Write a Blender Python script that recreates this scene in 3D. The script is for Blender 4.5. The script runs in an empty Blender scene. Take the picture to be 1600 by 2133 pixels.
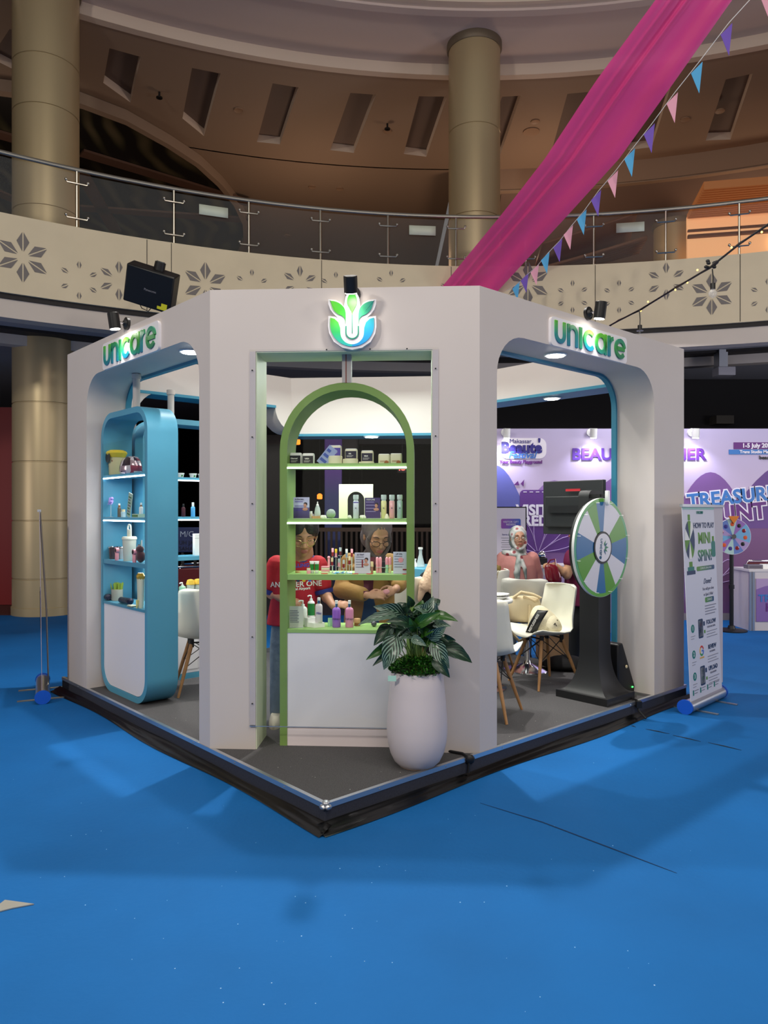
import bpy, math, random
from mathutils import Vector, Matrix
PI = math.pi
rnd = random.Random(7)
SC = bpy.context.scene
COL = SC.collection
F = 1540.0; CH = 1.55
# ---------------- camera ----------------
cd = bpy.data.cameras.new('camera'); cam = bpy.data.objects.new('camera', cd); COL.objects.link(cam)
cd.sensor_fit = 'HORIZONTAL'; cd.sensor_width = 36; cd.lens = 36 * F / 1600
cd.clip_start = 0.05; cd.clip_end = 200
cam.location = (0, 0, CH); cam.rotation_euler = (PI / 2, 0, 0)
SC.camera = cam
# ---------------- view / world ----------------
SC.view_settings.view_transform = 'Standard'; SC.view_settings.look = 'None'
SC.view_settings.exposure = 0.0; SC.view_settings.gamma = 1; SC.view_settings.use_curve_mapping = False
w = bpy.data.worlds.new('world'); SC.world = w; w.use_nodes = True
bg = w.node_tree.nodes['Background']; bg.inputs[0].default_value = (0.88, 0.82, 0.80, 1); bg.inputs[1].default_value = 0.145
SC.cycles.max_bounces = 7; SC.cycles.transparent_max_bounces = 24
try:
    SC.cycles.caustics_reflective = False; SC.cycles.caustics_refractive = False
except Exception: pass
def light(kind, loc, energy, color=(1, 1, 1), size=1.0, target=None, spot=None, blend=.5, size_y=None):
    d = bpy.data.lights.new('lamp_light', kind); d.energy = energy; d.color = color
    if kind == 'AREA':
        d.size = size
        if size_y: d.shape = 'RECTANGLE'; d.size_y = size_y
    elif kind != 'SUN': d.shadow_soft_size = size
    if spot: d.spot_size = spot; d.spot_blend = blend
    o = bpy.data.objects.new('lamp_light', d); COL.objects.link(o); o.location = loc
    if target is not None:
        o.rotation_euler = (Vector(target) - Vector(loc)).to_track_quat('-Z', 'Y').to_euler()
    return o
# atrium lamps high above and behind the visitor
light('AREA', (1.4, -1.0, 9.2), 430, (1.0, .95, .85), 7.0, (1.4, 0.6, 0))
light('AREA', (-6.4, -2.6, 6.6), 400, (1.0, .94, .83), .8, (0.0, 5.0, 1.2))
light('AREA', (7.2, -1.6, 6.8), 150, (1.0, .93, .80), .9, (1.2, 5.2, 1.2))
light('SPOT', (.07, 7.0, 8.6), 1650, (1.0, .95, .88), .09, (-1.8, 3.2, 0), 1.6, .6)
light('SPOT', (-1.9, 6.7, 8.6), 800, (1.0, .95, .88), .09, (1.6, 3.6, 0), 1.5, .6)
light('AREA', (1.6, -6.5, 2.6), 42, (1.0, .94, .80), 9.0, (1.6, 4, 3.4), size_y=2.6)   # added unseen fill light, low behind the visitor, for soffit and booth front
# lights added to give the upper gallery a warm glow
light('POINT', (3.5, 16.2, 7.3), 90, (1.0, .70, .48), .5)
light('POINT', (-1.6, 16.6, 7.0), 80, (1.0, .70, .48), .5)
light('POINT', (8.5, 17.0, 7.2), 60, (1.0, .72, .5), .5)
light('POINT', (-7.5, 14.5, 7.2), 30, (1.0, .78, .6), .5)
light('AREA', (1.6, 2.0, 5.5), 200, (1.0, .86, .78), 3.0, (1.6, 11, 9.6)).location = (1.6, -4, 6.0)
# lower hall lights; side pair added out of view to brighten the ceiling
light('AREA', (9.5, 6.5, 2.0), 150, (.95, .93, 1.0), 2.0, (4.5, 13, 4.2))
light('AREA', (-9.5, 5.5, 2.0), 60, (1, .9, .85), 2.0, (-5, 13, 4.2))
light('AREA', (3.8, 9.9, 3.85), 45, (.93, .92, 1.0), 1.0, (3.8, 10.6, 0))

# ---------------- helpers ----------------
def srgb(r, g, b):
    f = lambda c: (c / 255 / 12.92) if c / 255 <= .04045 else ((c / 255 + .055) / 1.055) ** 2.4
    return (f(r), f(g), f(b))
MATS = {}
def mat(name, col, rough=.5, metal=0.0, trans=0.0, emit=None, es=0.0, alpha=1.0, noise=0.0, nscale=8.0, bump=0.0, bscale=60.0, ior=1.45, sheen=0.0, coat=0.0, col2=None, spec=.5):
    if name in MATS: return MATS[name]
    m = bpy.data.materials.new(name); m.use_nodes = True; MATS[name] = m
    nt = m.node_tree; N = nt.nodes; L = nt.links; b = N['Principled BSDF']
    if len(col) == 3 and max(col) > 1.01: col = srgb(*col)
    b.inputs['Base Color'].default_value = (*col, 1); b.inputs['Roughness'].default_value = rough
    b.inputs['Metallic'].default_value = metal; b.inputs['Transmission Weight'].default_value = trans
    b.inputs['Alpha'].default_value = alpha; b.inputs['Specular IOR Level'].default_value = spec; b.inputs['IOR'].default_value = ior
    b.inputs['Coat Weight'].default_value = coat; b.inputs['Sheen Weight'].default_value = sheen
    if emit is not None:
        if max(emit) > 1.01: emit = srgb(*emit)
        b.inputs['Emission Color'].default_value = (*emit, 1); b.inputs['Emission Strength'].default_value = es
    if noise or bump:
        tc = N.new('ShaderNodeTexCoord')
    if noise:
        tx = N.new('ShaderNodeTexNoise'); tx.inputs['Scale'].default_value = nscale; tx.inputs['Detail'].default_value = 5
        L.new(tc.outputs['Object'], tx.inputs['Vector'])
        rp = N.new('ShaderNodeMapRange'); rp.inputs[1].default_value = .3; rp.inputs[2].default_value = .7
        L.new(tx.outputs[0], rp.inputs[0])
        mx = N.new('ShaderNodeMix'); mx.data_type = 'RGBA'
        c2 = col2 if col2 else tuple(c * (1 - noise) for c in col)
        if max(c2) > 1.01: c2 = srgb(*c2)
        mx.inputs[6].default_value = (*col, 1); mx.inputs[7].default_value = (*c2, 1)
        L.new(rp.outputs[0], mx.inputs[0]); L.new(mx.outputs[2], b.inputs['Base Color'])
    if bump:
        t2 = N.new('ShaderNodeTexNoise'); t2.inputs['Scale'].default_value = bscale; t2.inputs['Detail'].default_value = 4
        L.new(tc.outputs['Object'], t2.inputs['Vector'])
        bp = N.new('ShaderNodeBump'); bp.inputs['Strength'].default_value = bump; bp.inputs['Distance'].default_value = .02
        L.new(t2.outputs[0], bp.inputs['Height']); L.new(bp.outputs[0], b.inputs['Normal'])
    return m
def grad(name, stops, axis='Z', rough=.35, coord='Generated', noise=0, es=0):
    if name in MATS: return MATS[name]
    m = bpy.data.materials.new(name); m.use_nodes = True; MATS[name] = m
    nt = m.node_tree; N = nt.nodes; L = nt.links; b = N['Principled BSDF']; b.inputs['Roughness'].default_value = rough
    tc = N.new('ShaderNodeTexCoord'); sx = N.new('ShaderNodeSeparateXYZ'); L.new(tc.outputs[coord], sx.inputs[0])
    cr = N.new('ShaderNodeValToRGB'); L.new(sx.outputs['XYZ'.index(axis)], cr.inputs[0])
    while len(cr.color_ramp.elements) < len(stops): cr.color_ramp.elements.new(.5)
    for e, (p, c) in zip(cr.color_ramp.elements, stops): e.position = p; e.color = (*srgb(*c), 1)
    L.new(cr.outputs[0], b.inputs['Base Color'])
    return m
class MB:
    def __init__(s): s.v = []; s.f = []; s.m = []
    def add(s, vs, fs, m=0, M=None):
        o = len(s.v)
        for p in vs:
            p = Vector(p)
            s.v.append(M @ p if M is not None else p)
        for f in fs: s.f.append([o + i for i in f]); s.m.append(m)
        return s
    def box(s, x0, x1, y0, y1, z0, z1, m=0, M=None):
        v = [(x0, y0, z0), (x1, y0, z0), (x1, y1, z0), (x0, y1, z0), (x0, y0, z1), (x1, y0, z1), (x1, y1, z1), (x0, y1, z1)]
        return s.add(v, [(0, 3, 2, 1), (4, 5, 6, 7), (0, 1, 5, 4), (1, 2, 6, 5), (2, 3, 7, 6), (3, 0, 4, 7)], m, M)
    def prism(s, poly, a, b, ax='y', m=0, M=None):
        # poly of (x,z) extruded along y (ax='y'), of (x,y) along z (ax='z'), of (y,z) along x
        n = len(poly)
        P = {'y': lambda p, t: (p[0], t, p[1]), 'z': lambda p, t: (p[0], p[1], t), 'x': lambda p, t: (t, p[0], p[1])}[ax]
        v = [P(p, a) for p in poly] + [P(p, b) for p in poly]
        f = [tuple(range(n))[::-1], tuple(range(n, 2 * n))] + [(i, (i + 1) % n, n + (i + 1) % n, n + i) for i in range(n)]
        return s.add(v, f, m, M)
    def loft(s, rings, m=0, cap=True, M=None, closed=True):
        n = len(rings[0]); v = [p for r in rings for p in r]; f = []
        for k in range(len(rings) - 1):
            for i in range(n if closed else n - 1):
                j = (i + 1) % n
                f.append((k * n + i, k * n + j, (k + 1) * n + j, (k + 1) * n + i))
        if cap: f.append(tuple(range(n))[::-1]); f.append(tuple(range((len(rings) - 1) * n, len(rings) * n)))
        return s.add(v, f, m, M)
    def lathe(s, prof, n=24, c=(0, 0, 0), m=0, M=None, sx=1, sy=1):
        R = [[(c[0] + r * sx * math.cos(2 * PI * i / n), c[1] + r * sy * math.sin(2 * PI * i / n), c[2] + z) for i in range(n)] for r, z in prof]
        return s.loft(R, m, True, M)
    def frame(s, d):
        d = Vector(d).normalized(); a = Vector((0, 0, 1)) if abs(d.z) < .9 else Vector((1, 0, 0))
        x = d.cross(a).normalized(); return x, x.cross(d).normalized()
    def cyl(s, p0, p1, r0, r1=None, n=12, m=0, M=None):
        if r1 is None: r1 = r0
        p0 = Vector(p0); p1 = Vector(p1); x, y = s.frame(p1 - p0)
        R = [[p + (x * math.cos(2 * PI * i / n) + y * math.sin(2 * PI * i / n)) * r for i in range(n)] for p, r in ((p0, r0), (p1, r1))]
        return s.loft(R, m, True, M)
    def tube(s, pts, r, n=8, m=0, M=None):
        pts = [Vector(p) for p in pts]; R = []; x = None
        for i, p in enumerate(pts):
            d = (pts[min(i + 1, len(pts) - 1)] - pts[max(i - 1, 0)]).normalized()
            if x is None: x, _ = s.frame(d)
            x = (x - d * x.dot(d)).normalized(); y = d.cross(x)
            rr = r[i] if isinstance(r, (list, tuple)) else r
            R.append([p + (x * math.cos(2 * PI * k / n) + y * math.sin(2 * PI * k / n)) * rr for k in range(n)])
        return s.loft(R, m, True, M)
    def caps(s, p0, p1, r0, r1, n=12, m=0, M=None):
        p0 = Vector(p0); p1 = Vector(p1); d = (p1 - p0); L = d.length; d = d.normalized() if L > 1e-6 else Vector((0, 0, 1)); x, y = s.frame(d)
        R = []
        for a in (-85, -60, -30, 0): R.append((p0 + d * r0 * math.sin(math.radians(a)), r0 * math.cos(math.radians(a))))
        for a in (0, 30, 60, 85): R.append((p1 + d * r1 * math.sin(math.radians(a)), r1 * math.cos(math.radians(a))))
        return s.loft([[p + (x * math.cos(2 * PI * i / n) + y * math.sin(2 * PI * i / n)) * r for i in range(n)] for p, r in R], m, True, M)
    def ell(s, c, r, nu=16, nv=10, m=0, M=None):
        if not isinstance(r, (list, tuple)): r = (r, r, r)
        R = []
        for k in range(1, nv):
            t = -PI / 2 + PI * k / nv
            R.append([(c[0] + r[0] * math.cos(t) * math.cos(2 * PI * i / nu), c[1] + r[1] * math.cos(t) * math.sin(2 * PI * i / nu), c[2] + r[2] * math.sin(t)) for i in range(nu)])
        o = len(s.v)
        s.loft(R, m, True, M)
        return s
    def sheet(s, fn, nu, nv, m=0, M=None, th=0):
        # grid surface fn(u,v) -> point, u,v in 0..1 ; optional thickness through duplicates handled by solidify
        v = [fn(i / nu, j / nv) for j in range(nv + 1) for i in range(nu + 1)]
        f = [(j * (nu + 1) + i, j * (nu + 1) + i + 1, (j + 1) * (nu + 1) + i + 1, (j + 1) * (nu + 1) + i) for j in range(nv) for i in range(nu)]
        return s.add(v, f, m, M)
    def build(s, name, mats, parent=None, sharp=.6, bevel=0, solid=0, seg=2, sub=0):
        me = bpy.data.meshes.new(name); me.from_pydata([tuple(p) for p in s.v], [], s.f)
        if not isinstance(mats, (list, tuple)): mats = [mats]
        for k in mats: me.materials.append(k)
        me.polygons.foreach_set('material_index', s.m)
        me.update(); me.shade_smooth(); me.set_sharp_from_angle(angle=sharp)
        o = bpy.data.objects.new(name, me); COL.objects.link(o)
        if parent is not None: o.parent = parent
        if solid: md = o.modifiers.new('solid', 'SOLIDIFY'); md.thickness = solid; md.offset = 0
        if sub: md = o.modifiers.new('sub', 'SUBSURF'); md.levels = sub; md.render_levels = sub
        if bevel: md = o.modifiers.new('bevel', 'BEVEL'); md.width = bevel; md.segments = seg; md.limit_method = 'ANGLE'; md.angle_limit = .7
        return o
def tag(o, label, cat, group=None):
    o['label'] = label; o['category'] = cat
    if group: o['group'] = group
    return o
def thing(name, label, cat, loc=(0, 0, 0), rz=0, group=None):
    o = bpy.data.objects.new(name, None); COL.objects.link(o); o.location = loc; o.rotation_euler = (0, 0, rz)
    o.empty_display_size = .05
    return tag(o, label, cat, group)
def struct(o): o['kind'] = 'structure'; return o
def stuff(o): o['kind'] = 'stuff'; return o
def W(px, py, d): return Vector(((px - 800) / F * d, d, CH - (py - 1066) / F * d))
def WZ(px, py, z):
    d = (CH - z) * F / (py - 1066); return Vector(((px - 800) / F * d, d, z))
class Fr:
    def __init__(s, o, a): s.o = Vector((o[0], o[1], 0)); s.a = a; s.M = Matrix.Translation(s.o) @ Matrix.Rotation(a, 4, 'Z'); s.I = s.M.inverted()
    def w(s, x, y, z): return s.M @ Vector((x, y, z))
    def px(s, px, py, yl):
        c = s.I @ Vector((0, 0, CH)); q = s.I @ W(px, py, 1.0); d = q - c; t = (yl - c.y) / d.y; r = c + d * t
        return r.x, r.z
    def thing(s, name, label, cat, x, y, z, rz=0, group=None): return thing(name, label, cat, s.w(x, y, z), s.a + rz, group)
A0 = math.radians(41.9)
CX, CY = -.286, 3.611; CH2 = 1.145 / 2
BF = Fr((CX, CY), A0)                       # booth frame: x along right edge, y along left edge
CF = Fr(BF.w(CH2, CH2, 0)[:2], A0 - PI / 4)      # front chamfer: x to the right, y inwards
LF = Fr((CX, CY), A0 - PI / 2)               # left wall: x towards the corner (-v), y inwards (+u)
PZ = .122                                          # platform top
CURV = {}
def text(body, size, m, parent, loc=(0, 0, 0), rot=(PI / 2, 0, 0), name='lettering', align='CENTER', ext=.0012, sx=1.0, bold=0.0, shear=0.0, sp=1.0):
    c = bpy.data.curves.new('t', 'FONT'); c.body = body; c.size = size; c.align_x = align; c.align_y = 'CENTER'; c.extrude = ext; c.offset = bold; c.shear = shear; c.space_character = sp
    c.resolution_u = 3
    t = bpy.data.objects.new('t', c); me = bpy.data.meshes.new_from_object(t); bpy.data.objects.remove(t); bpy.data.curves.remove(c)
    me.name = name; me.materials.clear(); me.materials.append(m)
    o = bpy.data.objects.new(name, me); COL.objects.link(o); o.location = loc; o.rotation_euler = rot; o.scale = (sx, 1, 1)
    if parent is not None: o.parent = parent
    return o
def bake(o):
    dg = bpy.context.evaluated_depsgraph_get(); dg.update()
    me = bpy.data.meshes.new_from_object(o.evaluated_get(dg)); o.modifiers.clear(); o.data = me
    return o
def rrect(x0, x1, z0, z1, r, n=6, corners=(1, 1, 1, 1)):
    # counter-clockwise from bottom-left; corners = bl, br, tr, tl
    P = []
    for (cx, cz, a0, k) in ((x0 + r, z0 + r, PI, 0), (x1 - r, z0 + r, 1.5 * PI, 1), (x1 - r, z1 - r, 0, 2), (x0 + r, z1 - r, .5 * PI, 3)):
        if corners[k]:
            for i in range(n + 1): a = a0 + .5 * PI * i / n; P.append((cx + r * math.cos(a), cz + r * math.sin(a)))
        else: P.append(((x0, x1, x1, x0)[k], (z0, z0, z1, z1)[k]))
    return P
def ring_strip(mb, outer, inner, a, b, ax='y', m=0):
    n = len(outer)
    P = {'y': lambda p, t: (p[0], t, p[1]), 'z': lambda p, t: (p[0], p[1], t)}[ax]
    v = [P(p, a) for p in outer] + [P(p, b) for p in outer] + [P(p, a) for p in inner] + [P(p, b) for p in inner]
    f = []
    for i in range(n):
        j = (i + 1) % n
        f += [(i, j, n + j, n + i), (2 * n + j, 2 * n + i, 3 * n + i, 3 * n + j), (j, i, 2 * n + i, 2 * n + j), (n + i, n + j, 3 * n + j, 3 * n + i)]
    mb.add(v, f, m)
# ================= the mall hall =================
M_floor = mat('blue_carpet', (18, 96, 164), .75, spec=.2, noise=.2, nscale=1.1, bump=.10, bscale=35)
M_cream = mat('gallery_cream', (210, 196, 168), .55, noise=.08, nscale=2.5)
M_white_band = mat('soffit_band', (196, 186, 178), .6, noise=.05, nscale=2)
M_grey_ceil = mat('grey_ceiling', (160, 160, 168), .7)
M_upgrey = mat('upper_grey_soffit', (205, 188, 182), .7)
M_brown = mat('brown_soffit', (150, 128, 110), .75)
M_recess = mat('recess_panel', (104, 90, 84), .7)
M_lip = mat('lip_cream', (214, 196, 180), .6)
M_bronze = mat('bronze_column', (186, 168, 132), .38, metal=.45, bump=.02, bscale=5)
M_dark = mat('dark_line', (34, 30, 30), .7)
M_steel = mat('brushed_steel', (190, 186, 176), .28, metal=1)
M_petal = mat('petal_grey', (112, 106, 104), .6)
M_blk = mat('black_plastic', (22, 22, 24), .42)
M_white = mat('booth_white', (203, 194, 190), .5, noise=.04, nscale=1.7)
AC = (1.65, 0.0)
fl = MB(); fl.box(-14, 16, -6, 11.1, -.05, 0); o = fl.build('floor', M_floor); struct(o)
fl = MB(); fl.box(-20, 22, 10.9, 30, -.06, -.005); o = fl.build('floor', mat('hall_floor', (60, 46, 40), .4)); struct(o)
def arcpt(r, a, z): return (AC[0] + r * math.cos(a), AC[1] + r * math.sin(a), z)
def ring(mb, r0, r1, z, a0=-.35, a1=PI + .35, n=96, m=0):
    mb.sheet(lambda u, v: arcpt(r0 + (r1 - r0) * v, a0 + (a1 - a0) * u, z), n, 1, m)
def band(mb, r, z0, z1, a0=-.35, a1=PI + .35, n=96, m=0):
    mb.sheet(lambda u, v: arcpt(r, a0 + (a1 - a0) * u, z0 + (z1 - z0) * v), n, 1, m)
def box_ring(name, r0, r1, z0, z1, m, a0=-.35, a1=PI + .35):
    mb = MB(); band(mb, r0, z0, z1, a0, a1); band(mb, r1, z0, z1, a0, a1); ring(mb, r0, r1, z0, a0, a1); ring(mb, r0, r1, z1, a0, a1)
    return struct(mb.build(name, m))
RF = 11.02
box_ring('wall_balcony', RF, RF + .12, 4.24, 5.21, M_cream)
box_ring('trim_1', RF + .04, RF + .14, 4.18, 4.24, M_dark)
box_ring('trim_2', RF + .07, RF + .3, 3.95, 4.19, M_white_band)
box_ring('floor_gallery', RF + .1, 27, 4.72, 4.78, mat('gallery_floor', (120, 100, 84), .35))
box_ring('ceiling_lower', RF + .25, 30, 4.19, 4.23, M_grey_ceil)
box_ring('trim_4', RF + 1.9, RF + 2.1, 4.0, 4.2, M_white_band)
box_ring('trim_5', RF + 1.6, RF + 1.9, 4.15, 4.2, M_dark)
box_ring('ceiling_upper_soffit', 12.0, 13.55, 9.66, 9.7, M_upgrey)
box_ring('trim_6', 11.85, 12.0, 9.58, 9.68, M_upgrey)
box_ring('wall_upper_balcony', 11.7, 11.85, 9.62, 11.6, M_lip)
box_ring('trim_7', 13.4, 13.55, 9.46, 9.66, M_lip)
# brown soffit with recessed slots
slots = [((228, 100), (293, 118), (272, 213), (215, 172)), ((400, 141), (460, 153), (425, 283), (380, 246)), ((568, 173), (622, 182), (583, 300), (535, 295)),
         ((730, 193), (783, 197), (737, 318), (688, 312)), ((873, 200), (931, 201), (888, 326), (841, 320)), ((1046, 201), (1085, 199), (1042, 322), (1002, 326)),
         ((1182, 195), (1237, 190), (1196, 316), (1147, 322)), ((1352, 180), (1400, 172), (1358, 306), (1308, 312)), ((1512, 165), (1568, 153), (1522, 290), (1470, 292)), ((20, 60), (85, 75), (40, 150), (-20, 120))]
ZS = 9.48
def WC(px, py, z):
    d = (z - CH) * F / (1066 - py); return ((px - 800) / F * d, d)
cu = bpy.data.curves.new('s', 'CURVE'); cu.dimensions = '2D'; cu.fill_mode = 'BOTH'; cu.extrude = .0
def spl(pts):
    s = cu.splines.new('POLY'); s.points.add(len(pts) - 1); s.use_cyclic_u = True
    for p, q in zip(s.points, pts): p.co = (q[0], q[1], 0, 1)
outer = [arcpt(13.45, a * PI / 60 , 0)[:2] for a in range(-4, 65)] + [arcpt(17.15, a * PI / 60, 0)[:2] for a in range(64, -5, -1)]
spl(outer)
SL = [[WC(p[0], p[1], ZS) for p in q] for q in slots]
for q in SL: spl(q)
t = bpy.data.objects.new('t', cu); me = bpy.data.meshes.new_from_object(t); bpy.data.objects.remove(t)
me.materials.clear(); me.materials.append(M_brown)
o = bpy.data.objects.new('ceiling_soffit', me); o.location = (0, 0, ZS); COL.objects.link(o); struct(o)
mb = MB()
for q in SL:
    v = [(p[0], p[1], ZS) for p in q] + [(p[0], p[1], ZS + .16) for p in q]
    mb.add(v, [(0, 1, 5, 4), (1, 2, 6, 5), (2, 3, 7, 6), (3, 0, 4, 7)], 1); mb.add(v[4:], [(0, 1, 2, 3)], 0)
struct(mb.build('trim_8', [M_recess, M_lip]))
box_ring('trim_9', 17.15, 17.3, 9.0, 9.5, mat('bulkhead', (150, 124, 104), .7), -.35, PI * .50)
box_ring('ceiling_gallery', 17.15, 27, 8.98, 9.02, M_brown, -.35, PI * .50)
box_ring('ceiling_gallery', 17.1, 27, 9.48, 9.54, M_brown, PI * .50, PI + .35)
box_ring('wall_gallery_left', 26.6, 27, 9.0, 9.6, M_brown, PI * .5, PI + .35)
box_ring('wall_gallery', 26.6, 27, 4.7, 9.1, mat('gallery_wall', (124, 94, 74), .8, noise=.2, nscale=.6))
# wide sloping bulkheads on the right of the gallery
mb = MB()
mb.sheet(lambda u, v: Vector(arcpt(17.3 + 3.2 * v, PI * (.12 + .36 * u), 8.98 - .9 * v - .5 * u * v)), 30, 2)
mb.sheet(lambda u, v: Vector(arcpt(20.4, PI * (.12 + .36 * u), 8.1 - .5 * u - .16 * v)), 30, 1, 1)
mb.sheet(lambda u, v: Vector(arcpt(20.5 + 5 * v, PI * (.12 + .36 * u), 7.9 - .5 * u)), 30, 1, 0)
struct(mb.build('trim_10', [mat('bulkhead_dark', (112, 92, 82), .7), M_lip]))
# dark leaf mural in the ceiling opening
def leafmat():
    m = bpy.data.materials.new('leaf_mural'); m.use_nodes = True; N = m.node_tree.nodes; L = m.node_tree.links; b = N['Principled BSDF']
    tc = N.new('ShaderNodeTexCoord'); w1 = N.new('ShaderNodeTexWave'); w1.inputs['Scale'].default_value = .55; w1.inputs['Distortion'].default_value = 9; w1.inputs['Detail'].default_value = 2; w1.inputs['Detail Scale'].default_value = .6
    L.new(tc.outputs['Object'], w1.inputs[0])
    vo = N.new('ShaderNodeTexVoronoi'); vo.inputs['Scale'].default_value = .8; vo.feature = 'SMOOTH_F1'; L.new(tc.outputs['Object'], vo.inputs[0])
    mu = N.new('ShaderNodeMath'); mu.operation = 'MULTIPLY'; L.new(w1.outputs[1], mu.inputs[0]); L.new(vo.outputs[0], mu.inputs[1])
    cr = N.new('ShaderNodeValToRGB'); L.new(mu.outputs[0], cr.inputs[0]); E_ = cr.color_ramp.elements
    E_[0].position = .16; E_[0].color = (.004, .004, .004, 1); E_[1].position = .34; E_[1].color = (.035, .033, .016, 1)
    e = E_.new(.60); e.color = (.10, .08, .045, 1)
    L.new(cr.outputs[0], b.inputs['Base Color']); b.inputs['Roughness'].default_value = .5
    return m
mur = [WC(x, y, 9.42) for x, y in ((-60, 165), (0, 178), (90, 190), (170, 205), (262, 240), (350, 290), (410, 330), (455, 372), (490, 415), (508, 455), (510, 485), (495, 520))] + [(-6, 26.5), (-10.5, 26.8), (-15, 25.5), (-17, 21)]
cx = sum(p[0] for p in mur) / len(mur); cy = sum(p[1] for p in mur) / len(mur)
mb = MB(); mb.prism(mur, 9.36, 9.40, 'z'); root = mb.build('ceiling_mural', leafmat()); struct(root)
mb = MB(); ins = [(cx + (p[0] - cx) * 1.035, cy + (p[1] - cy) * 1.03) for p in mur]; ring_strip(mb, ins, [(cx + (p[0] - cx) * .99, cy + (p[1] - cy) * .99) for p in mur], 9.25, 9.47, 'z'); struct(mb.build('trim_12', M_brown))
mb = MB()
for a, b_ in (((170, 320), (520, 425)), ((170, 435), (520, 460)), ((165, 355), (240, 482)), ((-60, 265), (60, 300)), ((-60, 380), (60, 430))):
    p = Vector((*WC(*a, 9.3), 9.3)); q = Vector((*WC(*b_, 9.3), 9.3)); d = (q - p).normalized(); n = Vector((-d.y, d.x, 0)) * .16
    mb.add([p - n, q - n, q + n, p + n, p - n + Vector((0, 0, .05)), q - n + Vector((0, 0, .05)), q + n + Vector((0, 0, .05)), p + n + Vector((0, 0, .05))], [(0, 1, 2, 3), (4, 7, 6, 5), (0, 4, 5, 1), (2, 6, 7, 3)])
struct(mb.build('trim_13', mat('mural_beam', (92, 66, 54), .7)))
# small ceiling fittings
for i, (px, py, kd) in enumerate(((497, 228, 0), (1107, 273, 1), (1115, 252, 0), (1428, 247, 0), (332, 191, 2), (807, 257, 2), (807, 272, 0), (708, 392, 0), (650, 388, 0), (598, 490, 0), (1500, 230, 0))):
    x, y = WC(px, py, ZS); mb = MB(); r = (.09, .17, .03)[kd]
    if kd == 2: mb.cyl((x, y, ZS - .12), (x, y, ZS + .02), .02, .02, 8); mb.cyl((x, y, ZS - .12), (x, y, ZS - .10), .06, .06, 10)
    else: mb.lathe([(r * .75, -.012), (r, -.02), (r, .0), (r * .8, .02)], 20, (x, y, ZS))
    o = mb.build(('ceiling_downlight', 'ceiling_speaker', 'sprinkler')[kd], mat('fitting_tan', (150, 122, 100), .5) if kd < 2 else M_blk)
    nm = ('round recessed downlight, switched off, in the brown soffit', 'round ceiling speaker grille in the brown soffit right of the middle column', 'small black sprinkler head hanging from the brown soffit')[kd]
    tag(o, nm + {0: ' between second and third slot', 1: '', 2: ' just above the speaker grille', 3: ' far right beyond the pink drape', 4: ' beside the first slot', 5: ' left of the middle column', 6: ' below a sprinkler', 7: ' low above the railing', 8: ' above the railing beside the mural', 9: ' behind the glass railing', 10: ' at the right picture edge'}[i], 'ceiling fitting')
# columns
def column(cxy, r, z0, z1, seams, label, flare=True):
    t = thing('round_column', label, 'column', (cxy[0], cxy[1], z0))
    h = z1 - z0; mb = MB(); zs = [0] + [s - z0 for s in seams] + [h]
    prof = []
    for s in zs[1:-1]: prof += [(r, s - .012), (r - .014, s - .006), (r - .014, s + .006), (r, s + .012)]
    mb.lathe([(r, 0)] + prof + [(r, h)], 56); mb.build('shaft', M_bronze, t, .3)
    mb = MB(); mb.lathe([(r + .012, h - .13), (r + .03, h - .10), (r + .03, h - .001), (r, h - .001)], 56); mb.build('collar', mat('column_collar', (110, 98, 82), .5, metal=.3), t)
    if z0 < 1: mb = MB(); mb.lathe([(r + .015, 0), (r + .015, .12), (r, .125)], 56); mb.build('base_ring', M_bronze, t)
    return t
c1 = (-5.2, 11.38); c2 = (1.57, 12.85)
column(c1, .475, 0, 4.3, (.55, 1.42, 2.3, 3.18), 'round bronze column standing on the blue carpet left of the booth')
column(c1, .475, 4.78, 9.66, (6.1, 7.6, 8.35), 'tall bronze column on the upper gallery at the left edge of the photo')
column(c2, .445, 4.78, 9.66, (6.6, 8.1), 'tall bronze column on the gallery above the middle of the booth')
column((6.8, 17.3), .465, 4.78, 8.3, (6.5,), 'short bronze column behind the right railing beside the lit shop')
sh = thing('lit_shop', 'warm orange lit shop front behind the railing at the far right', 'shop', (8.8, 15.5, 4.78), -.2)
mb = MB(); mb.box(-2.3, 4.5, 0, .1, 0, 3.15); mb.build('shop_wall', mat('shop_wall', (255, 200, 150), .7, emit=(255, 186, 128), es=.5), sh)
mb = MB(); mb.box(-2.3, 4.5, -1.6, .05, 3.1, 3.2)
for k in range(14): mb.box(-2.3, 4.5, -1.6 + .11 * k, -1.55 + .11 * k, 3.05, 3.1)
mb.build('shop_soffit', mat('shop_soffit', (190, 130, 84), .6, emit=(255, 150, 80), es=.08), sh)
mb = MB(); mb.box(-2.3, 4.5, -.1, .0, 2.66, 2.72); mb.box(-2.3, 4.5, -.1, 0, 2.8, 2.83); mb.build('shop_frame', mat('shop_frame', (120, 74, 44), .6), sh)
for k, (x, z) in enumerate(((.35, 2.35), (-.6, 2.3))):
    mb = MB(); mb.box(x, x + (.3, .03)[k], -.09, -.03, z, z + (.12, .3)[k]); mb.build('shop_lamp', mat('shop_lamp', (255, 240, 200), .5, emit=(255, 235, 190), es=3), sh)
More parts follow.
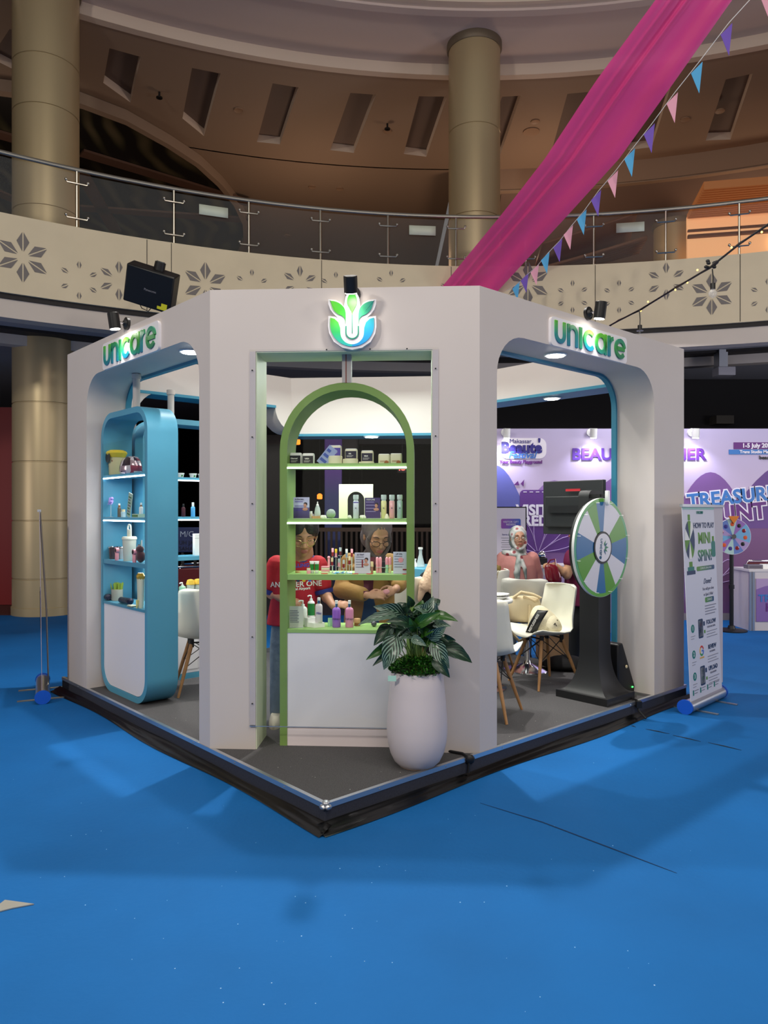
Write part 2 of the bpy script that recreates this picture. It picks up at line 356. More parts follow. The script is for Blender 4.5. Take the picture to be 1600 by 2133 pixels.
# railing
rail = thing('glass_railing', 'curved glass railing with steel handrail along the upper gallery', 'railing', (0, 0, 0))
RR = RF + .06; zt = 5.97
mb = MB(); mb.tube([arcpt(RR, a, zt) for a in [(-.1 + (PI + .2) * i / 90) for i in range(91)]], .028, 10); mb.build('handrail', M_steel, rail)
def ang_px(px, r=RR):
    # angle where the view ray through px meets the circle
    k = (px - 800) / F; a = 1 + k * k; b_ = -2 * k * AC[0]; c = AC[0] ** 2 - r * r; d = (-b_ + math.sqrt(b_ * b_ - 4 * a * c)) / (2 * a)
    return math.atan2(d, k * d - AC[0])
posts = [ang_px(p) for p in (-40, 160, 362, 518, 667, 808, 950, 1095, 1237, 1387, 1540, 1705)]
M_glass = mat('railing_glass', (200, 205, 205), .05, trans=0, alpha=.06)
for i, a in enumerate(posts):
    mb = MB(); mb.cyl(arcpt(RR, a, 5.18), arcpt(RR, a, zt - .02), .016, .016, 8)
    for z in (5.33, 5.78):
        da = .012; P = [Vector(arcpt(RR - .03, a - da, z + .03)), Vector(arcpt(RR - .03, a - da * .9, z)), Vector(arcpt(RR - .03, a + da * .9, z)), Vector(arcpt(RR - .03, a + da, z + .03))]
        mb.tube(P, .011, 6)
        for q in (P[0], P[-1]): mb.ell(q, .02, 8, 6)
    mb.build('post', M_steel, rail)
    if i + 1 < len(posts):
        b0 = posts[i + 1]; m_ = MB(); m_.sheet(lambda u, v: arcpt(RR - .02, a + (b0 - a) * (.02 + .96 * u), 5.19 + .72 * v), 6, 1); m_.build('glass_panel', M_glass, rail)
for px, py in ((444, 432), (879, 469), (1312, 465)):
    a = ang_px(px); mb = MB(); mb.sheet(lambda u, v: arcpt(RR - .05, a - .018 + .036 * u, 5.66 + .14 * v), 4, 1)
    o = mb.build('paper_notice', mat('notice_paper', (196, 204, 190), .6), rail, solid=.003)
# gallery slats
mb = MB(); sa0, sa1 = ang_px(1340, 16), ang_px(1120, 16)
for k in range(6): mb.sheet(lambda u, v: arcpt(15.2 + .3 * k + .16 * v, sa0 + (sa1 - sa0) * u, 7.05 + .05 * k - .5 * u), 12, 1)
mb.sheet(lambda u, v: arcpt(15.1 + 2.0 * v, sa0 + (sa1 - sa0) * (.1 + .9 * u), 7.5 - .5 * u), 12, 1)
stuff_ = mb.build('slatted_canopy', mat('slat_wood', (128, 84, 58), .6), solid=.05); tag(stuff_, 'brown slatted canopy behind the railing left of the short column', 'canopy')
# balcony flower cut-outs (part of the balcony wall)
wallb = bpy.data.objects['wall_balcony']
def fas(px, py, off=-.012):
    a = ang_px(px, RF + off); p = arcpt(RF + off, a, 0); d = p[1]; return (a, CH - (py - 1066) / F * d)
def petal(mb, a, z, ang, r0, r1, w_):
    # kite split in two halves ; centre a,z ; in metres on the wall
    ca, sa = math.cos(ang), math.sin(ang); s = r0 + (r1 - r0) * .52
    for sg in (-1, 1):
        pts = [(r0, .008 * sg), (r1, .008 * sg), (s, w_ * sg)]
        v = []
        for (t, n) in pts:
            dx = t * ca - n * sa; dz = t * sa + n * ca
            v.append(arcpt(RF - .006, a - dx / RF, z + dz))
        mb.add(v + [arcpt(RF + .02, 0, 0)] * 0, [(0, 1, 2)])
flw = [((48, 535), 3, .31), ((428, 592), 3, .31), ((1100, 590), 3, .33), ((1483, 612), 3, .30), ((248, 584), 2, .22), ((165, 583), 1, .20), ((625, 590), 2, .22), ((525, 596), 1, .2), ((815, 596), 1, .2), ((1388, 585), 2, .235), ((1290, 617), 1, .2), ((1193, 617), 1, .2), ((1600, 615), 1, .2), ((700, 600), 1, .2), ((950, 610), 2, .22)]
for (c, kd, R) in flw:
    a, z = fas(*c); mb = MB()
    for k in range(6):
        an = PI / 2 + k * PI / 3
        if kd == 3: petal(mb, a, z, an, .07, R, .072)
        elif kd == 2: petal(mb, a, z, an, R - .12, R + .04, .045)
        else: petal(mb, a, z, an, R - .05, R + .045, .03)
    mb.build('flower_cutout', M_petal, wallb)
mb = MB()
for px in (306, 357, 670, 1240, 1542, -20, 940):
    a = ang_px(px, RF); mb.sheet(lambda u, v: arcpt(RF - .004, a - .0004 + .0008 * u, 4.25 + .95 * v), 1, 1)
mb.build('panel_joint', M_dark, wallb)
# ---- ground level background ----
mb = MB(); mb.box(-20, 22, 21.5, 22, 0, 4.4); struct(mb.build('wall_back', mat('dark_shopfront', (22, 17, 15), 1.0, spec=.0, noise=.4, nscale=.9)))
mb = MB(); mb.box(-12.5, -6.2, 12.35, 12.55, 0, 3.3); struct(mb.build('wall_left', mat('red_shopfront', (120, 8, 14), .5)))
sp = thing('red_shop_display', 'dark open display bay in the red shop front left of the column', 'shop display', (-7.7, 12.3, 0))
mb = MB(); mb.box(-1.5, 1.05, -.02, .02, .2, 2.5); mb.build('dark_opening', mat('dark_bay', (26, 18, 18), .6), sp)
mb = MB(); mb.box(-1.5, 1.05, -.12, .0, .0, .2); mb.build('sill', M_white_band, sp)
for k in range(3):
    mb = MB(); mb.loft([[(-.9 + .7 * k + (.14 + .05 * j) * math.cos(t * PI / 4), -.1 + .05 * math.sin(t * PI / 4), 1.5 - j * .35) for t in range(8)] for j in range(3)]); mb.build('hanging_garment', mat('garment%d' % k, ((70, 62, 66), (96, 84, 80), (48, 42, 50))[k], .8), sp)
# mid-distance shops seen through the booth
def bgbox(name, label, cat, px0, px1, py0, py1, d, m, th=.4, extra=None):
    a = W(px0, py1, d); b_ = W(px1, py0, d); t = thing(name, label, cat, (a.x, a.y, max(a.z, 0)))
    mb = MB(); mb.box(0, b_.x - a.x, 0, th, 0, b_.z - max(a.z, 0)); mb.build('body', m, t, bevel=.01)
    return t, b_.x - a.x, b_.z - max(a.z, 0)
t, w_, h_ = bgbox('dark_cabinet', 'tall dark brown shop cabinet seen behind the red shirted person', 'cabinet', 548, 600, 905, 1228, 15, mat('dkwood', (52, 38, 32), .5))
mb = MB(); mb.box(.04, w_ - .04, -.02, 0, .3, h_ - .2); mb.build('cabinet_door', mat('dkwood2', (30, 23, 21), .4), t)
t, w_, h_ = bgbox('purple_banner', 'tall purple and blue banner column seen through the booth window', 'banner', 676, 712, 895, 1240, 14, grad('purplebanner', [(0, (60, 70, 120)), (.6, (72, 80, 140)), (.75, (110, 64, 170)), (1, (96, 54, 150))]), .1)
mb = MB(); mb.box(-.05, w_ + .05, -.05, .2, 0, .08); mb.build('banner_base', M_blk, t)
t, w_, h_ = bgbox('dark_sign_board', 'dark framed screen hanging above the counter jars in the background', 'screen', 676, 748, 912, 955, 15.5, mat('screenframe', (14, 12, 16), .4), .1)
mb = MB(); mb.cyl((w_ / 2, .05, h_), (w_ / 2, .05, 4.3 - t.location.z), .02); mb.build('hanger', M_blk, t)
mb = MB(); mb.box(.03, w_ - .03, -.01, 0, .03, h_ - .03); mb.build('screen', mat('scr', (30, 26, 34), .25), t)
t, w_, h_ = bgbox('blue_wall_board', 'dark blue board with pale lettering seen between the shelves of rear cabinet', 'signboard', 366, 418, 1098, 1150, 9.2, mat('navy_board', (22, 34, 78), .5), .08)
text('M/C', .1, mat('boardtext', (150, 160, 180), .5), t, (w_ * .45, -.004, h_ * .72)); text('UH JAU', .07, mat('boardtext2', (4, 8, 30), .5), t, (w_ * .5, -.004, h_ * .38)); text('SAHAN', .07, mat('boardtext2', (4, 8, 30), .5), t, (w_ * .5, -.004, h_ * .14))
mb = MB(); mb.box(w_ * .2, w_ * .3, .02, .06, -1.05, 0); mb.box(w_ * .7, w_ * .8, .02, .06, -1.05, 0); mb.build('board_leg', M_blk, t)
# orange glowing pendant lamps far behind
for i, (px, py, d) in enumerate(((666, 1032, 17), (728, 1028, 17), (754, 1028, 17), (620, 918, 16))):
    p = W(px, py, d); t = thing('pendant_lamp', 'small glowing orange pendant lamp, ' + ('left of the purple banner', 'left in the arch of the white display', 'right in the arch of the white display', 'high behind the green arch')[i], 'lamp', p)
    mb = MB(); mb.lathe([(.02, .05), (.06, .02), (.06, -.07), (.04, -.08)], 12); mb.build('lamp_shade', mat('orange_glow', (255, 150, 60), .5, emit=(255, 130, 40), es=2.2), t)
    mb = MB(); mb.cyl((0, 0, .1), (0, 0, 4.3 - p.z), .008, .008, 6); mb.build('cord', M_blk, t)
# slatted partition behind the shopkeepers
t = thing('slatted_partition', 'dark brown slatted wooden partition behind the two shopkeepers', 'partition', (-.9, 13.2, 0))
mb = MB()
for k in range(36): mb.box(-.6 + .09 * k, -.56 + .09 * k, 0, .04, .2, 1.25)
mb.build('slats', mat('slat_dark', (64, 46, 36), .5), t)
mb = MB(); mb.box(-.65, 2.65, -.01, .06, 1.2, 1.27); mb.box(-.65, 2.65, -.01, .06, .1, .2); mb.box(-.65, -.55, 0, .06, 0, .2); mb.box(2.55, 2.65, 0, .06, 0, .2); mb.build('partition_rail', mat('slat_rail', (86, 64, 50), .5), t)

x, y = WC(765, 763, 4.19); t = thing('square_ceiling_light', 'bright square ceiling light seen through the top of the front window', 'light', (x, y, 4.19))
mb = MB(); mb.box(-.16, .16, -.3, .3, -.02, 0); mb.build('frame', M_white_band, t); mb = MB(); mb.box(-.13, .13, -.26, .26, -.026, -.02); mb.build('diffuser', mat('square_lamp', (255, 255, 255), .5, emit=(255, 255, 250), es=14), t)
p = W(838, 975, 14.5); t = thing('neon_sign', 'small red and white lit sign in the dark shop behind the green cabinet', 'sign', p)
mb = MB(); mb.box(-.09, .09, 0, .03, -.08, .08); mb.build('sign_board', M_blk, t); text('IO', .13, mat('neon_red', (255, 60, 60), .5, emit=(255, 90, 80), es=3), t, (0, -.004, 0), bold=.004); mb = MB(); mb.cyl((0, .02, .08), (0, .02, 4.19 - p.z), .008, .008, 6); mb.build('hanger', M_blk, t)
# ================= platform =================
S_ = 3.74
M_carpet = mat('grey_carpet', (92, 90, 92), .95, noise=.35, nscale=220, bump=.4, bscale=400, col2=(58, 57, 60))
M_skirt = mat('platform_skirt', (52, 54, 66), .8, noise=.3, nscale=90)
M_alu = mat('aluminium_edge', (205, 208, 214), .3, metal=.9)
M_teal = mat('teal_paint', (54, 132, 160), .45)
M_sky = mat('sky_blue_paint', (84, 156, 186), .42, noise=.05, nscale=1.5)
M_green = mat('green_paint', (122, 152, 82), .45, spec=.4, noise=.05, nscale=1.5)
M_black_film = mat('black_plastic_sheet', (8, 8, 9), .22)
M_led = mat('led_strip', (255, 255, 255), .5, emit=(245, 250, 255), es=7)
M_lamp = mat('lamp_face', (255, 255, 255), .5, emit=(255, 250, 240), es=30)
M_matblk = mat('matte_black', (30, 30, 32), .55)
M_chrome = mat('chrome', (210, 210, 214), .12, metal=1)
pl = thing('platform', 'low carpeted platform carrying the white booth, edged in aluminium', 'platform', BF.w(0, 0, 0), A0)
mb = MB(); mb.box(0, S_, 0, S_, 0, PZ - .012); mb.build('skirting', M_skirt, pl)
mb = MB(); mb.box(.02, S_ - .02, .02, S_ - .02, PZ - .012, PZ); mb.build('carpet_top', M_carpet, pl)
mb = MB()
for (x0, x1, y0, y1) in ((0, S_, -.004, .02), (-.004, .02, 0, S_)):
    mb.box(x0, x1, y0, y1, PZ - .022, PZ + .003)
mb.build('edge_trim', M_alu, pl)
# crumpled plastic sheet around the foot
mb = MB()
def film(u, v, k):
    s = u * (S_ + .1); wob = .006 * math.sin(s * 3.7 + k) + .003 * math.sin(s * 9 + 2 * k)
    off = -.006 - (.062 + .02 * math.sin(s * 3.1 + k)) * v - .02 * math.sin(PI * u) * 0
    z = .036 * (1 - v) ** 1.5 + .004 + .007 * abs(math.sin(s * 2.3 + 7 * v + k)) * math.sin(PI * v) + .0 + wob * (1 - v) * .5
    return s, off, z
mb.sheet(lambda u, v: (lambda p: (p[0] - .06, p[1], p[2]))(film(u, v, .5)), 220, 6)
mb.sheet(lambda u, v: (lambda p: (p[1], p[0] - .06, p[2]))(film(u, v, 2.1)), 220, 6)
mb.build('plastic_sheet', M_black_film, pl, sharp=2)
for k in range(7):
    for (x, y) in ((.5 * k + .35, -.004), (-.004, .5 * k + .35)): mb = MB(); mb.ell((x, y, PZ - .01), .004, 6, 4); mb.build('trim_screw', M_steel, pl)
mb = MB(); mb.ell((.01, .01, PZ + .004), (.02, .02, .012), 12, 6); mb.ell((-.012, .01, PZ - .014), (.012, .02, .014), 8, 6); mb.ell((.01, -.012, PZ - .014), (.02, .012, .014), 8, 6); mb.build('corner_cap', M_alu, pl)
for k in range(len(mb.v) // 24 * 0): pass
# ================= booth =================
ZT = 2.89
bo = thing('exhibition_booth', 'white octagonal exhibition booth with rounded openings on the grey platform', 'booth', BF.w(0, 0, 0), A0)
def uprof(x0, x1, a, b, zt, r, top, zb=PZ, off=0):
    # wall x0..x1, opening a..b up to zt with corner radius r
    P = [(x0, zb), (a, zb), (a, zt - r)]
    P += [(a + r - r * math.cos(t * PI / 16), zt - r + r * math.sin(t * PI / 16)) for t in range(1, 9)]
    P += [(b - r + r * math.sin(t * PI / 16), zt - r + r * math.cos(t * PI / 16)) for t in range(0, 9)]
    P += [(b, zb), (x1, zb), (x1, top), (x0, top)]
    return P
def inner_lip(mb, a, b, zt, r, y0, y1, th, zb=PZ):
    def path(o): return [(a - o, zb), (a - o, zt - r)] + [(a + r - (r + o) * math.cos(t * PI / 16), zt - r + (r + o) * math.sin(t * PI / 16)) for t in range(1, 9)] + [(b - r + (r + o) * math.sin(t * PI / 16), zt - r + (r + o) * math.cos(t * PI / 16)) for t in range(0, 9)] + [(b + o, zb)]
    A, B_ = path(0), path(-th); n = len(A)
    v = [(p[0], y, p[1]) for y in (y0, y1) for p in A] + [(p[0], y, p[1]) for y in (y0, y1) for p in B_]
    f = []
    for i in range(n - 1):
        f += [(i, i + 1, 2 * n + i + 1, 2 * n + i), (n + i, n + i + 1, 3 * n + i + 1, 3 * n + i), (2 * n + i, 2 * n + i + 1, 3 * n + i + 1, 3 * n + i)]
    mb.add(v, f)
TW = .35
# right wall (local x=u, thickness along +v) ; left wall swaps axes
mb = MB(); mb.prism(uprof(1.145, 3.70, 1.304, 3.213, 2.645, .26, ZT), 0, TW, 'y'); mb.build('right_wall', M_white, bo)
mb = MB(); inner_lip(mb, 1.304, 3.213, 2.645, .26, TW - .03, TW + .012, .02); mb.build('right_wall_edge', M_teal, bo)
mb = MB(); mb.prism([(a, b) for a, b in uprof(1.145, 3.61, 1.28, 3.169, 2.64, .25, ZT)], 0, TW, 'x'); mb.build('left_wall', M_white, bo)
mb = MB(); m2 = MB(); inner_lip(m2, 1.28, 3.169, 2.64, .25, TW - .03, TW + .012, .02); mb.add([(p[1], p[0], p[2]) for p in m2.v], m2.f); mb.build('left_wall_edge', M_teal, bo)
# front chamfer (in CF frame -> put under booth with local transform)
def in_cf(o): o.matrix_parent_inverse = Matrix(); o.location = (CH2, CH2, 0); o.rotation_euler = (0, 0, -PI / 4); return o
H = .8096; WH = .531; WT = .28; ZW = 2.515
mb = MB()
for sg in (-1, 1):
    v = [(sg * H, 0), (sg * WH, 0), (sg * WH, WT), (sg * (H - .116), WT)]
    if sg > 0: v = v[::-1]
    mb.prism(v, PZ, ZW, 'z')
mb.prism([(-H, 0), (H, 0), (H - .116, WT), (-H + .116, WT)][::1], ZW, ZT, 'z')
in_cf(mb.build('front_wall', M_white, bo))
mb = MB()
for sg in (-1, 1): mb.box(min(sg * WH, sg * (WH + .035)), max(sg * WH, sg * (WH + .035)), -.006, 0, .27, ZW)
in_cf(mb.build('window_batten', mat('batten', (196, 186, 190), .5), bo))
for x, z in [(sg * (WH + .018), .4 + k * .4) for sg in (-1, 1) for k in range(6)] + [(-.1, ZW + .004), (.16, ZW + .004), (.38, ZW + .004)]:
    mb = MB(); mb.ell((x, -.013, z), .005, 6, 4); in_cf(mb.build('window_screw', M_blk, bo))
mb = MB(); mb.box(-WH, WH, .004, WT, ZW - .006, ZW); mb.box(-WH, -WH + .006, .004, WT, PZ, ZW - .006); mb.box(WH - .006, WH, .004, WT, PZ, ZW - .006); in_cf(mb.build('reveal_bounce_tint', mat('bounce_tint', (220, 226, 202), .5), bo))  # added sheets on the reveals; pale tint stands in for bounced shelf light
acr = thing('acrylic_window', 'clear acrylic sheet screwed over the tall front opening', 'window pane', CF.w(0, -.009, 0), CF.a)
mb = MB(); mb.box(-WH - .035, WH + .035, -.0025, .0025, .265, ZW + .01)
mg = bpy.data.materials.new('acrylic'); mg.use_nodes = True; N = mg.node_tree.nodes; L = mg.node_tree.links
N.remove(N['Principled BSDF']); tr = N.new('ShaderNodeBsdfTransparent'); gl = N.new('ShaderNodeBsdfGlossy'); gl.inputs['Roughness'].default_value = .02; mxs = N.new('ShaderNodeMixShader'); fr = N.new('ShaderNodeValue'); fr.outputs[0].default_value = .014
tr.inputs[0].default_value = (.97, .98, .98, 1)
L.new(fr.outputs[0], mxs.inputs[0]); L.new(tr.outputs[0], mxs.inputs[1]); L.new(gl.outputs[0], mxs.inputs[2]); L.new(mxs.outputs[0], N['Material Output'].inputs[0])
mb.build('sheet', mg, acr)
mb = MB(); mb.box(-WH - .035, WH + .035, -.003, .003, .262, .266); mb.build('sheet_edge', M_alu, acr)
# rear walls
mb = MB()
P = [(0.35, PZ), (.45, PZ), (.45, 2.36)] + [(.69 - .24 * math.cos(t * PI / 16), 2.36 + .24 * math.sin(t * PI / 16)) for t in range(1, 9)] + [(1.38, 2.6), (1.38, PZ), (1.62, PZ), (1.62, 2.6), (1.86, 2.6)] + [(1.86 + .26 * (1 - math.cos(t * PI / 12)), 2.6 - .26 * math.sin(t * PI / 12)) for t in range(1, 7)] + [(2.2, 2.34), (2.2, ZT), (.35, ZT)]
mb.prism(P, 3.25, 3.5, 'y'); mb.build('rear_left_wall', M_white, bo)
mb = MB(); mb.box(.45, 1.38, 3.245, 3.505, 2.575, 2.6); mb.box(1.62, 1.87, 3.245, 3.505, 2.575, 2.6); mb.build('rear_left_edge', M_teal, bo)
mb = MB(); P = [(0.35, 2.6), (2.0, 2.6), (2.0, PZ), (2.3, PZ), (2.3, ZT), (.35, ZT)]
mb.prism(P, 3.22, 3.49, 'x'); mb.build('rear_right_wall', M_white, bo)
mb = MB(); mb.box(3.21, 3.5, .36, 2.0, 2.575, 2.6); mb.box(3.21, 3.5, 2.0, 2.015, PZ, 2.6); mb.build('rear_right_edge', M_teal, bo)
mb = MB(); mb.prism([(3.2, 2.05), (3.48, 2.2), (2.2, 3.5), (2.05, 3.25)], 2.33, ZT, 'z'); mb.build('rear_corner_wall', M_white, bo)
mb = MB(); mb.prism([(3.19, 2.04), (3.49, 2.2), (2.2, 3.51), (2.04, 3.24)], 2.305, 2.33, 'z'); mb.build('rear_corner_edge', M_teal, bo)
# downlights in the headers
def downlight(u, v, z, label, e=26):
    t = thing('recessed_downlight', label, 'light', BF.w(u, v, z), A0)
    mb = MB(); mb.lathe([(.075, -.008), (.08, -.002), (.08, 0), (.06, 0), (.06, -.008)], 24); mb.build('bezel', mat('bezel', (235, 235, 235), .5), t)
    mb = MB(); mb.lathe([(.06, -.012), (.06, -.009)], 24); mb.build('diffuser', M_lamp, t)
    l = light('SPOT', BF.w(u, v, z - .03), e, (.97, 1.0, .96), .06, BF.w(u, v, 0), 2.5, .6); l['kind'] = 'light'
    l.name = 'downlight_lamp'
downlight(.17, 1.72, 2.638, 'round glowing downlight in the header of the left opening')
downlight(2.12, .15, 2.643, 'round glowing downlight in the header of the right opening', 40)
downlight(3.35, 1.05, 2.572, 'round glowing downlight in the rear header seen through the right opening')
downlight(2.62, 2.68, 2.303, 'round glowing downlight in the rear header above the green arch')
light('AREA', BF.w(1.9, 1.9, 2.75), 38, (.90, 1.0, .91), 1.4, BF.w(1.9, 1.9, 0)).name = 'booth_lamp'
# ---- spotlights on arms ----
def spot(fr_, x, z, label, side=-1, e=16, front=False):
    t = thing('arm_spotlight', label, 'spotlight', fr_.w(x, 0, z), fr_.a)
    mb = MB(); mb.cyl((0, 0, 0), (0, -.02, 0), .045, .045, 20); mb.cyl((0, -.02, 0), (0, -.035, 0), .03, .02, 16); mb.build('mount', M_blk, t)
    if front: h = Vector((.0, -.16, .005)); c0 = h + Vector((-.0, -.02, .052)); c1_ = h + Vector((0, .02, -.035))
    else: h = Vector((0, -.10, .0)); c0 = h + Vector((0, -.012, .06)); c1_ = h + Vector((0, .005, -.052))
    mb = MB(); mb.tube([(0, -.03, 0), h * .6, h], .007, 8); mb.build('arm', M_chrome, t)
    mb = MB(); mb.cyl(c0, c1_, .04, .04, 20); mb.build('housing', M_blk, t, bevel=.004)
    mb = MB(); d = (c1_ - c0).normalized(); mb.cyl(c1_ + d * .001, c1_ + d * .004, .034, .034, 20); mb.build('lens', M_lamp, t)
    p = fr_.w(x + c1_.x, c1_.y, z + c1_.z - .02); l = light('SPOT', p, e, (1, .99, .96), .03, fr_.w(x, .0, z - .55), 1.9, .7); l.name = 'spot_lamp'
x, z = CF.px(736, 603, 0); spot(CF, x, z - .03, 'black arm spotlight above the lotus emblem on the front panel', front=True, e=2.6)
spot(Fr(BF.w(0, 0, 0)[:2], A0), *Fr(BF.w(0, 0, 0)[:2], A0).px(1223, 653, 0), 'black arm spotlight above the right lettering plate', e=4)
spot(LF, *LF.px(267, 674, 0), 'black arm spotlight above the left lettering plate', e=4)
# ---- lettering "unicare" ----
def ribbon(mb, pts, w_, y0, y1, cap=True, m=0):
    pts = [Vector((p[0], p[1])) for p in pts]; n = len(pts); Lf = []; Rt = []
    for i, p in enumerate(pts):
        d = (pts[min(i + 1, n - 1)] - pts[max(i - 1, 0)]).normalized(); nn = Vector((-d.y, d.x)) * w_ / 2; Lf.append(p + nn); Rt.append(p - nn)
    for i in range(n - 1):
        q = [Lf[i], Rt[i], Rt[i + 1], Lf[i + 1]]
        mb.prism([(a.x, a.y) for a in q], y0, y1, 'y', m)
    return mb
def arc(cx, cz, rx, rz, a0, a1, n=16): return [(cx + rx * math.cos(math.radians(a0 + (a1 - a0) * i / n)), cz + rz * math.sin(math.radians(a0 + (a1 - a0) * i / n))) for i in range(n + 1)]
# letters in a 1-high x-height box, widths in units
r_ = .40; LW = .2
GL = {
 'u': (.84, [[(.1, 1)] + [(.1, .42)] + arc(.42, .42, .32, .32, 180, 360) + [(.74, 1)]]),
 'n': (.84, [[(.1, 0), (.1, 1)], [(.1, .58)] + arc(.42, .58, .32, .32, 180, 0) + [(.74, 0)]]),
 'i': (.2, [[(.1, 0), (.1, 1)]]),
 'c': (.88, [arc(.5, .5, .4, .4, 42, 318, 28)]),
 'a': (.98, [arc(.48, .5, .4, .4, 0, 360, 32), [(.88, 0), (.88, 1)]]),
 'r': (.5, [[(.1, 0), (.1, 1)], [(.1, .5)] + arc(.5, .5, .4, .4, 180, 96, 8)]),
 'e': (.95, [arc(.48, .5, .4, .4, 8, 320, 28), [(.12, .5), (.87, .5)]]),
}
def unicare(parent, x0, z0, h, ang=0, M=None, y0=-.012, y1=0, wf=1.0, mats=None, name='letter'):
    cx = 0; outs = []
    for i, ch in enumerate('unicare'):
        w_, st = GL[ch]; mb = MB()
        for s in st: ribbon(mb, [(x0 + (cx + px * wf) * h, z0 + pz * h) for px, pz in s], LW * h, y0 - .0004 * i, y1)
        if M is not None: mb.v = [M @ p for p in mb.v]
        mm = mats[i % len(mats)] if mats else M_grads[i]
        outs.append(mb.build(name, mm, parent)); cx += w_ * wf + .13
    return cx - .13
G1, G2, T1, T2 = (110, 196, 60), (40, 150, 70), (20, 140, 130), (24, 120, 150)
M_grads = [grad('lt%d' % i, s) for i, s in enumerate([[(0, T2), (.4, T1), (1, (90, 180, 40))], [(0, T2), (.6, T1), (1, G2)], [(0, (30, 150, 120)), (1, G2)], [(0, (20, 160, 210)), (.45, (40, 170, 110)), (1, (120, 204, 50))], [(0, T1), (.5, (50, 160, 60)), (1, (100, 190, 50))], [(0, T2), (.6, T1), (1, G2)], [(0, (20, 120, 90)), (.5, (50, 150, 70)), (1, (30, 140, 120))]])]
M_plate = mat('plate_white', (232, 228, 232), .4)
def signplate(fr_, x0, x1, zc, h, label):
    t = thing('lettering_plate', label, 'sign', fr_.w((x0 + x1) / 2, 0, zc), fr_.a); W_ = x1 - x0
    mb = MB(); mb.prism(rrect(-W_ / 2, W_ / 2, -h / 2, h / 2, .03), -.02, 0, 'y'); mb.build('backing_plate', M_plate, t)
    tot = sum(GL[c][0] for c in 'unicare') + 6 * .13; lh = (W_ - .07) / tot
    unicare(t, -(W_ - .07) / 2, -lh / 2, lh, y0=-.028, y1=-.019)
    return t
RFr = Fr(BF.w(0, 0, 0)[:2], A0)
xa, za = RFr.px(1143, 690, 0); xb, zb = RFr.px(1301, 725, 0)
signplate(RFr, xa, xb, 2.735, .19, 'white plate with green and teal lettering over the right opening')
xa, za = LF.px(219, 740, 0); xb, zb = LF.px(336, 700, 0)
signplate(LF, xa, xb, 2.735, .20, 'white plate with green and teal lettering over the left opening')
# ---- lotus emblem (traced shapes, crop px -> metres) ----
em = thing('lotus_emblem', 'green and blue lotus emblem with white rim on the front panel', 'emblem', CF.w(0, 0, 0), CF.a)
def E_(x, z): return CF.px(520 + x / 4, 580 + z / 4, -.02)
def smooth(pts, n=6):
    out = []
    m = len(pts)
    for i in range(m):
        p0, p1, p2, p3 = pts[i - 1], pts[i], pts[(i + 1) % m], pts[(i + 2) % m]
        for k in range(n):
            t = k / n; out.append(tuple(.5 * ((2 * p1[j]) + (-p0[j] + p2[j]) * t + (2 * p0[j] - 5 * p1[j] + 4 * p2[j] - p3[j]) * t * t + (-p0[j] + 3 * p1[j] - 3 * p2[j] + p3[j]) * t ** 3) for j in (0, 1)))
    return out
mir = lambda P: [(1714 - x, y) for x, y in P][::-1]
ctr = [(857, 108), (880, 140), (895, 175), (895, 215), (880, 250), (864, 282), (857, 312), (850, 282), (834, 250), (817, 215), (818, 175), (834, 140)]
upl = [(677, 193), (676, 193), (712, 197), (755, 215), (790, 250), (804, 300), (803, 385), (798, 345), (775, 318), (738, 300), (700, 262)]
lol = [(677, 332), (712, 342), (742, 370), (757, 415)] + [(857 - 98 * math.cos(t * PI / 20), 455 + 98 * math.sin(t * PI / 20)) for t in range(0, 11)] + [(857 - 182 * math.sin(t * PI / 24), 388 + 182 * math.cos(t * PI / 24)) for t in range(0, 13)]
out_ = [(857, 85), (890, 115), (913, 160), (920, 205), (925, 240), (950, 205), (995, 182), (1055, 176), (1056, 215), (1040, 262), (1010, 300), (975, 335), (1000, 322), (1055, 315), (1058, 400), (1048, 460), (1010, 530), (940, 578), (857, 596)]
out_ = out_ + mir(out_)[1:-1] if False else out_ + [(1714 - x, y) for x, y in out_[::-1]][1:-1]
def shape(name, pts, y0, y1, m, sm=True):
    P = smooth(pts, 5) if sm else pts
    mb = MB(); mb.prism([E_(*p) for p in P][::-1], y0, y1, 'y'); return mb.build(name, m, em)
shape('backing_plate', out_, -.035, -.001, M_plate, False)
gg = [(0, (30, 170, 60)), (1, (110, 215, 60))]
shape('centre_leaf', ctr, -.041, -.034, grad('lf0', [(0, (90, 200, 50)), (1, (50, 175, 50))]))
shape('upper_left_leaf', upl, -.041, -.034, grad('lf1', [(0, (100, 215, 60)), (1, (40, 170, 50))], 'X'))
shape('upper_right_leaf', mir(upl), -.041, -.034, grad('lf2', [(0, (60, 190, 120)), (1, (20, 130, 130))], 'X'))
shape('lower_left_leaf', lol, -.041, -.034, sm=False, m= grad('lf3', [(0, (40, 190, 190)), (.5, (50, 190, 100)), (1, (100, 210, 60))], 'Z'))
shape('lower_right_leaf', mir(lol), -.041, -.034, sm=False, m= grad('lf4', [(0, (30, 150, 215)), (.5, (40, 170, 220)), (1, (50, 180, 190))], 'Z'))
mb = MB(); uu = [E_(806, 400), E_(806, 455)] + [E_(857 - 51 * math.cos(t * PI / 12), 455 + 50 * math.sin(t * PI / 12)) for t in range(1, 12)] + [E_(908, 455), E_(908, 400)]
ribbon(mb, uu, .007, -.040, -.034); ribbon(mb, [E_(857, 305), E_(857, 458)], .005, -.040, -.034); mb.build('stem_line', mat('stem_teal', (30, 140, 110), .5), em)

